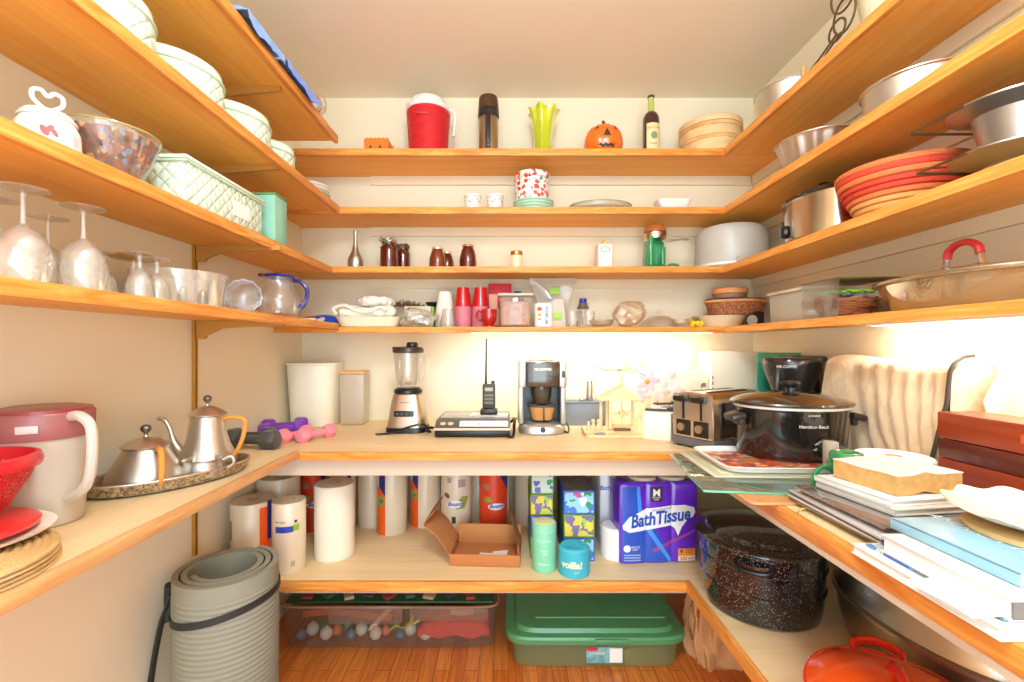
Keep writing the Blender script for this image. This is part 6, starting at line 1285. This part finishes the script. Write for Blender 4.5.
# bath tissue packs
def lobes(w, d, n, amp): 
    r = w/(2*n); out = []
    for s in (-1, 1):
        for i in range(n):
            for j in range(9):
                a = pi*j/8; xx = -w/2+r*(2*i+1)-r*cos(a)
                out.append(((xx if s < 0 else -xx), s*(d/2-amp+amp*sin(a))))
    return out
PL = P('pack_purple', (104, 46, 196), .22, coat=.6, bump=(22, .25, .006)); BL = P('pack_blue', (36, 84, 190), .22, coat=.6, bump=(22, .25, .006))
t = thing('bath_tissue_pack', 'purple and blue plastic pack of bath tissue rolls with large blue lettering', 'toilet paper pack', (.585, 1.845, ST), radians(4))
W_, D_, H_ = .312, .14, .315
poly = lobes(W_, D_, 3, .008); m = MB(); n_ = len(poly); lv = [(0, .96), (.006, 1), (.30, 1), (.309, .97), (.315, .90)]
vv = [(x*k, y*k, z) for z, k in lv for x, y in poly]; ff_ = [tuple(reversed(range(n_)))]+[(q*n_+i, q*n_+(i+1) % n_, (q+1)*n_+(i+1) % n_, (q+1)*n_+i) for q in range(len(lv)-1) for i in range(n_)]+[tuple(range((len(lv)-1)*n_, len(lv)*n_))]
m.add(vv, ff_); obj('wrapper', m, PL, t)
def pf(off):
    r = W_/6
    def f(u, v):
        k = ((u+W_/2) % (2*r))/r-1; return (u, -(D_/2-.008+.008*sqrt(max(0, 1-k*k)))-off-.0008, v)
    return f
decal('blue_field', [[(-.148, .006), (.055, .006), (-.03, .16), (-.075, .215), (-.082, .30), (-.148, .30)]], pf(.0010), BL, t, .008)
decal('light_band', [[(-.090, .300), (-.078, .300), (-.070, .21), (-.03, .13), (.045, .02), (.052, .006), (.038, .006), (-.045, .12), (-.085, .20)]], pf(.0016), P('pack_sky', (70, 150, 240), .25, coat=.5), t, .008)
decal('pink_band', [[(-.03, .055), (.06, .095), (.145, .13), (.145, .12), (.06, .08), (-.02, .042)]], pf(.0014), P('pack_plum', (150, 70, 150), .3), t, .008)
sw = [(-.145, .150), (-.12, .182), (-.05, .214), (.03, .222), (.10, .226), (.140, .215), (.146, .195), (.135, .178), (.11, .165), (.09, .14), (.075, .105), (.062, .135), (.045, .146), (.0, .140), (-.05, .130), (-.12, .122), (-.143, .135)]
decal('white_swoosh', [sw], pf(.0022), P('pack_white', (240, 238, 236), .25, coat=.4), t, .008)
letters('BathTissue', .002, .176, .070, pf(.0030), P('pack_ink_blue', (24, 78, 176), .3), t, .004, rot=.12, shear=.25, sx=.78, bold=.0022)
letters('Ultra Premium', .01, .211, .014, pf(.0030), P('pack_ink_plum', (90, 60, 110), .4), t, .008, rot=.12, shear=.2)
decal('brand_plate', [rect(-.035, .240, .012, .298)], pf(.0022), P('plate_brown', (56, 40, 40), .4), t, .008); letters('M', -.0115, .274, .040, pf(.0030), PAPER, t, .008, bold=.001); letters("MEMBER'S\nMARK", -.0115, .252, .008, pf(.0030), PAPER, t, .008)
decal('orange_plate', [rect(.075, .006, .145, .055)], pf(.0022), P('plate_orange', (244, 140, 40), .4), t, .008); letters('9', .088, .042, .022, pf(.0030), DARK, t, .008, bold=.0006); letters('LARGE\nROLLS', .118, .044, .009, pf(.0030), DARK, t, .008)
decal('pale_plate', [rect(.075, .006, .145, .027)], pf(.0026), P('plate_pale', (244, 216, 190), .4), t, .008); letters('235', .096, .016, .018, pf(.0034), P('num_red', (222, 50, 40), .4), t, .008, bold=.0005); letters('SHEETS', .128, .016, .009, pf(.0034), DARK, t, .008)
decal('round_seal', [ell(-.128, .060, .014, .014)], pf(.0022), PAPER, t, .008); letters('GENTLE\nSOFT', -.095, .060, .010, pf(.0022), PAPER, t, .008)
for i in range(3): decal('small_print', [rect(-.140, .012+i*.010, -.075, .017+i*.010)], pf(.0022), P('small_print', (150, 170, 210), .5), t, .008)
obj('roll_end', MB().lathe([(.0, .0), (.058, 0), (.061, .004), (.061, .118), (.055, .124), (0, .124)], (-.150, .008, 0), 36), P('roll_white', (240, 234, 226), .6, coat=.2), t, 'white roll showing through the torn clear end')
for x in (-.045, .075): obj('roll_top', MB().lathe([(.056, .3155), (.056, .326), (.05, .330), (.02, .3305), (.018, .324), (0, .324)], (x, 0, 0), 36), P('roll_top_beige', (222, 196, 164), .7), t)
t = thing('bath_tissue_pack', 'white wrapped bath tissue pack with blue script and navy edge, set behind', 'toilet paper pack', (.455, 2.03, ST))
obj('wrapper', MB().box((0, 0, .165), (.135, .20, .33), .012), P('pack_offwhite', (226, 222, 216), .35, coat=.3), t); obj('navy_edge', MB().box((.056, -.1004, .19), (.020, .001, .26)), P('wrap_navy', (48, 50, 120), .35), t)
letters('BathTissue', -.010, .245, .026, flatmap(-.1010), P('script_violet', (90, 90, 180), .4), t, shear=.2, bold=.0006); obj('count_plate', MB().box((-.005, -.1006, .030), (.05, .0012, .035)), P('wrap_navy', (48, 50, 120), .35), t); letters('9', -.006, .030, .03, flatmap(-.1018), P('num_yellow', (240, 210, 60), .4), t, bold=.001)
# speckled enamel canning pot
SPK = NT('speckled_enamel'); _v = SPK.add('ShaderNodeTexVoronoi'); _v.inputs['Scale'].default_value = 250; SPK.link(SPK.co(), _v.inputs['Vector'])
_n = SPK.noise(SPK.co(), 90, 2); _l = SPK.add('ShaderNodeMath', operation='MULTIPLY'); SPK.link(_n, _l.inputs[0]); _l.inputs[1].default_value = .52
_g = SPK.add('ShaderNodeMath', operation='LESS_THAN'); SPK.link(_v.outputs['Distance'], _g.inputs[0]); _g2 = SPK.add('ShaderNodeMath', operation='SUBTRACT'); SPK.link(_l.outputs[0], _g2.inputs[0]); _g2.inputs[1].default_value = .075; SPK.link(_g2.outputs[0], _g.inputs[1])
_m = SPK.add('ShaderNodeMixRGB'); _m.inputs[1].default_value = (*lin((24, 23, 24)), 1); _m.inputs[2].default_value = (*lin((190, 186, 176)), 1); SPK.link(_g.outputs[0], _m.inputs[0]); SPK.link(_m.outputs[0], SPK.b.inputs['Base Color'])
SPK.b.inputs['Roughness'].default_value = .12; SPK.b.inputs['Coat Weight'].default_value = .8; SPK = SPK.m
t = thing('canning_pot', 'large black speckled enamel pot with lid and ribbed side', 'pot', (.835, 1.505, ST)); t.scale = (1.02, 1.02, 1.02)
obj('body', MB().lathe([(0, 0), (.150, 0), (.166, .008), (.172, .04), (.174, .082), (.179, .086), (.179, .092), (.175, .096), (.177, .150), (.183, .154), (.183, .160), (.179, .164), (.180, .212), (.186, .216)], n=72), SPK, t)
obj('rolled_rim', MB().tube([(.187*cos(i*pi/40), .187*sin(i*pi/40), .218) for i in range(80)], .0045, 8, closed=True), SPK, t)
obj('lid', MB().lathe([(.188, .222), (.197, .224), (.199, .229), (.190, .232), (.165, .236), (.158, .246), (.10, .256), (.04, .259), (0, .259)], n=72), SPK, t)
for a in (radians(236), radians(56)):
    c_, s_ = cos(a), sin(a); o_ = lambda u, z, e: ((.183+e)*c_-u*s_, (.183+e)*s_+u*c_, z)
    q = obj('handle', MB().tube(sp([o_(-.048, .190, -.006), o_(-.047, .188, .012), o_(-.03, .182, .024), (o_(.0, .180, .028)), o_(.03, .182, .024), o_(.047, .188, .012), o_(.048, .190, -.006)], 6), .0085, 10), P('enamel_black', (22, 22, 22), .3), t)
# large oval aluminium roaster
t = thing('oval_roaster', 'large dull aluminium oval roaster with domed lid under the right counter', 'roaster', (1.112, 1.205, ST), radians(90)); t.scale = (.97, .97, 1); DA = P('dull_aluminium', (186, 172, 148), .38, 1, var=.15, vscale=9, bump=(14, .1, .004))
obj('pan', MB().lathe([(0, 0), (.74, 0), (.86, .012), (.93, .06), (.965, .120)], n=80, sx=.29, sy=.160), DA, t)
obj('rim', MB().lathe([(.967, .119), (1.0, .121), (1.0, .130), (.967, .132)], n=80, sx=.29, sy=.165), DA, t)
obj('lid', MB().lathe([(.965, .1325), (.985, .137), (.955, .150), (.90, .195), (.80, .222), (.5, .236), (0, .240)], n=80, sx=.29, sy=.160), P('dull_aluminium_lid', (196, 186, 166), .28, 1, var=.1, vscale=9), t)
obj('lid_highlight', MB().box((.02, .135, .185), (.06, .03, .01), .002, rx=-.9), P('highlight_patch', (226, 232, 234), .15, 1), t, 'bright plate standing in for the highlight on the lid')  # bright plate added as the highlight on the domed lid
# red-orange enamel lidded dish
t = thing('enamel_casserole', 'oval orange-red enamelled casserole with lid, nearest on the low shelf', 'casserole', (.808, .935, ST), radians(62)); t.scale = (1.04, 1.04, 1.2); ER = P('enamel_orange', (244, 88, 22), .18, coat=.8); ER2 = P('enamel_red', (220, 40, 20), .2, coat=.8)
obj('body', MB().lathe([(0, 0), (.66, 0), (.80, .010), (.93, .062), (.95, .070)], n=64, sx=.185, sy=.155), ER2, t)
obj('lid', MB().lathe([(.952, .0705), (.985, .073), (1.0, .080), (.985, .086), (.93, .090), (.80, .100), (.5, .114), (0, .119)], n=72, sx=.19, sy=.160), ER, t)
obj('lid_rim', MB().tube([(.1885*cos(i*pi/36), .159*sin(i*pi/36), .082) for i in range(72)], .0045, 8, closed=True), ER2, t, 'redder rim')
obj('lid_handle', MB().tube(sp([(-.062, 0, .114), (-.052, 0, .132), (-.02, 0, .141), (.02, 0, .141), (.052, 0, .132), (.062, 0, .114)], 6), [.009]*31, 10, flat=.7), ER2, t)
for s in (-1, 1): obj('side_handle', MB().tube(sp([(s*.176, -.045, .080), (s*.200, -.042, .088), (s*.216, 0, .092), (s*.200, .042, .088), (s*.176, .045, .080)], 6), .0085, 8), ER2, t)

# ------------------------------------------------------------------ on the floor
# clear storage bins
CB_ = frosted('bin_clear', (220, 196, 166), .14, .2)
def clear_bin(label, x, y, w, d, h, inside, seed):
    t = thing('storage_bin', label, 'storage bin', (x, y, 0))
    m = MB(); th = .003
    m.box((0, 0, th), (w*.94, d*.94, .004)); a = MB(); a.box((0, 0, h/2), (w, d, h), .012, seg=2, top=1.0)
    obj('tub', MB().lathe([(.95, .004), (.97, .008), (1.0, h-.004), (1.0, h)], n=64, sx=w/2*1.0, sy=d/2*1.0, sq=14, cap=False), CB_, t)
    obj('floor_panel', MB().lathe([(.96, 0), (.96, .004)], n=64, sx=w/2, sy=d/2, sq=14), CB_, t)
    obj('rim', MB().tube([(w/2*1.01*math.copysign(abs(cos(q))**(2/14), cos(q)), d/2*1.01*math.copysign(abs(sin(q))**(2/14), sin(q)), h) for q in [i*2*pi/64+.02 for i in range(64)]], .005, 6, closed=True), frosted('bin_rim', (206, 170, 136), .8), t)
    obj('front_frame', MB().box((-w*.10, -d/2-.004, h-.03), (w*.34, .006, .075), .002).box((w*.28, -d/2-.004, h-.03), (w*.36, .005, .05), .002), frosted('bin_rim2', (226, 190, 160), .16), t)
    obj('green_lid', MB().box((0, .012, h+.005), (w*.97, d*.93, .008), .003), P('lid_green_dark', (40, 84, 44), .45), t, 'dark green lid')
    return t
b1 = clear_bin('wide clear storage bin with red and white decorations on the left under the low shelf', -.510, 2.128, .925, .40, .178, None, 1)
rr = random.Random(21)
ORD = ['first', 'second', 'third', 'fourth', 'fifth', 'sixth', 'seventh', 'eighth', 'ninth', 'tenth', 'eleventh', 'twelfth', 'thirteenth', 'fourteenth', 'fifteenth', 'sixteenth']
cols = [((196, 40, 36), 'red'), ((214, 206, 190), 'white'), ((60, 110, 70), 'green'), ((200, 150, 60), 'gold'), ((90, 120, 150), 'blue'), ((220, 110, 60), 'orange')]
def deco(x, y, z, r, c, k, label, group):
    o = single('ornament', MB().ball((0, 0, r), (r, r, r), 14, 10).cyl((0, 0, 2*r-.002), r*.25, .006, 10), P('orn_%s' % c[1], c[0], .35, coat=.3), label, 'ornament', (x, y, z), 0, group); return o
for i in range(16):
    c = cols[[4, 1, 2, 1, 5, 2][i % 6]]; deco(-.90+.036*i, 1.985+.03*(i % 3), .006+.0, .021+.006*(i % 2), c, i, 'small %s bauble in the clear bin, %s from the left' % (c[1], ORD[i]), 'baubles in the clear bin')
t = single('red_cloth', MB().grid(lambda u, v: (-.155+.31*u, -.07+.14*v, .045+.045*sin(pi*u)**.4*sin(pi*v)**.4+.008*sin(15*u)*cos(9*v)), 24, 12, .03), P('cloth_redpink', (206, 56, 46), .8, var=.2, vscale=30), 'heap of red fabric inside the right half of the clear bin', 'cloth', (-.235, 2.03, .016))
single('orange_ribbon', MB().grid(lambda u, v: (-.20+.40*u, -.02+.04*v, .012*sin(5*u)), 20, 3, .03), P('ribbon_orange', (206, 96, 40), .7), 'long orange strip inside the left half of the clear bin', 'ribbon', (-.72, 2.06, .095))
single('tinsel', MB().tube(sp([(-.07, 0, .02), (-.04, .01, .035), (-.01, 0, .03), (.02, .01, .05), (.035, 0, .085), (.03, 0, .05), (.06, .01, .06)], 6), .005, 6), P('tinsel_yellow', (206, 206, 60), .3, .4), 'yellow-green tinsel twist in the middle of the clear bin', 'tinsel', (-.45, 1.99, .020))
single('paper_tag', MB().grid(lambda u, v: (-.012+.024*u+.06*v+.02*v*v, .01*v, .085*v), 4, 8, .002), P('tag_cream', (220, 200, 170), .7), 'curled pale strip of paper standing inside the clear bin', 'paper', (-.60, 1.985, .045))
single('spectacle_case', MB().lathe([(0, -.055), (.012, -.05), (.016, 0), (.012, .05), (0, .055)], n=20, axis='x'), P('pale_roll', (226, 180, 150), .6), 'pale elongated roll lying on the red fabric in the clear bin', 'roll', (-.20, 1.985, .125))
for i in range(9):
    single('toy_block', MB().box((0, 0, .008), (.05, .04, .014), .003, rz=i), P('blk_%d' % (i % 4), [(150, 60, 40), (60, 90, 60), (190, 160, 120), (70, 60, 60)][i % 4], .6), ['rust-coloured', 'dark green', 'beige', 'dark brown'][i % 4]+' flat piece on the clear bin lid, '+ORD[i]+' from the left', 'clutter', (-.87+.088*i, 1.985+.012*(i % 2), .1875), 0, 'clutter on the clear bin lid')
# green-lidded bin
t = thing('storage_bin', 'clear storage bin with a big green lid and printed label on the right', 'storage bin', (.355, 2.075, 0)); GL = P('lid_green', (84, 150, 96), .35, coat=.3)
obj('tub', MB().lathe([(.90, .0), (.94, .004), (.97, .112), (.97, .118)], n=64, sx=.355, sy=.27, sq=10), frosted('tub_greenish', (190, 200, 140), .42, .3), t)
obj('lid', MB().lathe([(.985, .100), (1.03, .102), (1.04, .122), (1.02, .130), (.93, .133), (.90, .147), (.86, .150), (0, .150)], n=72, sx=.355, sy=.27, sq=9), GL, t, 'green lid')
m = MB()
for i in range(22): m.box((-.02+.014*i, .03, .1512), (.005, .34, .0025), rz=radians(24))
obj('lid_ribs', m, GL, t)['kind'] = 'stuff'
obj('lid_groove', MB().tube([(-.24, -.175, .151), (.30, -.175, .151)], .003, 6), P('groove_lightgreen', (120, 176, 120), .3), t)
obj('latch', MB().box((.055, -.282, .120), (.13, .012, .016), .003), GL, t)
q = obj('label', MB().box((.03, -.2615, .052), (.145, .003, .062), .0006), P('label_mix', (120, 170, 170), .4, var=.5, vscale=30), t, 'product label'); obj('label_red', MB().box((-.02, -.2640, .077), (.045, .001, .012)), P('label_redpart', (206, 50, 60), .4), q); obj('label_white', MB().box((.075, -.2640, .052), (.05, .001, .056)), PAPER, q); letters('STORAGE', .0, .060, .014, flatmap(-.2640), PAPER, q, name='lettering')
m = MB(); rr = random.Random(4)
for i in range(46): x, z = rr.uniform(.11, .24), rr.uniform(.02, .08); m.tube([(x, -.236, z), (x+rr.uniform(-.02, .02), -.236, z+rr.uniform(-.015, .015))], .0014, 4)
obj('paper_shreds', m, P('shred_yellow', (216, 206, 70), .5), t)['kind'] = 'stuff'
# brown paper bag
def bagf(u, v):
    a = 2*pi*u; k = .78+.30*sin(pi*min(1, v*1.05))**.8-.22*v; n = .012*sin(5*a+4*v)+.009*sin(9*a-5*v+1)+.007*sin(15*a+11*v)
    s = lambda q: math.copysign(abs(q)**.65, q)
    return ((.125*k+n)*s(cos(a))+.018*v, (.085*k+n)*s(sin(a)), .345*v+.010*sin(9*a)*v)
t = thing('paper_bag', 'crumpled brown paper bag on the floor under the right low shelf', 'bag', (.862, 1.87, .001))
obj('bag', MB().grid(bagf, 96, 40), P('bag_kraft', (214, 160, 104), .8, bump=(12, .8, .02)), t, ang=22); obj('bag_base', MB().lathe([(0, 0), (.10, 0)], n=32, sy=.7, cap=False), P('bag_kraft', (214, 160, 104), .8), t); obj('red_mark', MB().ball((-.098, -.055, .215), (.010, .010, .020), 12, 8), P('mark_red', (206, 60, 30), .6), t, 'small red patch')
# exercise mat roll
t = thing('exercise_mat', 'thick grey-green ribbed exercise mat rolled up and standing on the floor', 'exercise mat', (-.862, 1.39, 0)); MT = NT('mat_grey'); MT.b.inputs['Base Color'].default_value = (*lin((140, 138, 118)), 1); MT.b.inputs['Roughness'].default_value = .75; MT = MT.m
MI = P('mat_inner', (96, 106, 98), .8)
turns, r0, r1, th = 2.6, .092, .147, .0155; N_ = 150
def spiral(off):
    return lambda f: (r0+(r1-r0)*f+off)
m = MB(); prof = []
Hm = .612; nz = 160
def zr(j): return (.0022 if j % 4 in (1, 2) else 0) if 3 < j < nz-12 else .001
vs = []; fs = []
for j in range(nz+1):
    for i in range(N_+1):
        f = i/N_; a = f*turns*2*pi+radians(224); r = r0+(r1-r0)*f; R_ = r+(zr(j) if f > 1-1/turns*1.02 else 0)
        vs.append((R_*cos(a), R_*sin(a)*1.0, Hm*j/nz))
for j in range(nz):
    for i in range(N_): fs.append((j*(N_+1)+i, j*(N_+1)+i+1, (j+1)*(N_+1)+i+1, (j+1)*(N_+1)+i))
o_ = len(vs)
for j in (0, nz):
    for i in range(N_+1):
        f = i/N_; a = f*turns*2*pi+radians(224); r = r0+(r1-r0)*f-th; vs.append((r*cos(a), r*sin(a), Hm*j/nz))
for i in range(N_):
    fs.append((o_+i, o_+i+1, o_+N_+1+i+1, o_+N_+1+i)); fs.append((i, i+1, o_+i+1, o_+i)); fs.append((nz*(N_+1)+i, nz*(N_+1)+i+1, o_+N_+1+i+1, o_+N_+1+i))
fs.append((N_, (nz)*(N_+1)+N_, o_+2*N_+1, o_+N_)); fs.append((0, nz*(N_+1), o_+N_+1, o_))
obj('mat', MB().add(vs, fs), MT, t, ang=50)
def strap_pt(u, v, e):
    f = 1-(1-u)/turns; a = f*turns*2*pi+radians(224); r = r0+(r1-r0)*f+e; return (r*cos(a), r*sin(a), .503+.024*cos(a)+.020*v)
obj('strap', MB().grid(lambda u, v: strap_pt(u, v, .0055), 90, 1).grid(lambda u, v: strap_pt(u, v, .0035), 90, 1), P('strap_black', (40, 38, 34), .6), t, 'black elastic strap')
m = MB().tube(sp([(-.142, -.03, .54), (-.158, -.03, .50), (-.172, -.035, .45), (-.185, -.05, .33), (-.195, -.06, .18), (-.19, -.06, .04)], 8), .012, 10, flat=.5).tube(sp([(-.150, -.03, .57), (-.160, -.02, .52), (-.150, -.03, .46)], 5), .012, 10)
single('shoulder_strap', m, P('webbing_black', (46, 46, 38), .7), 'black carrying strap hanging at the left side of the rolled mat', 'strap', (-.862, 1.39, 0))
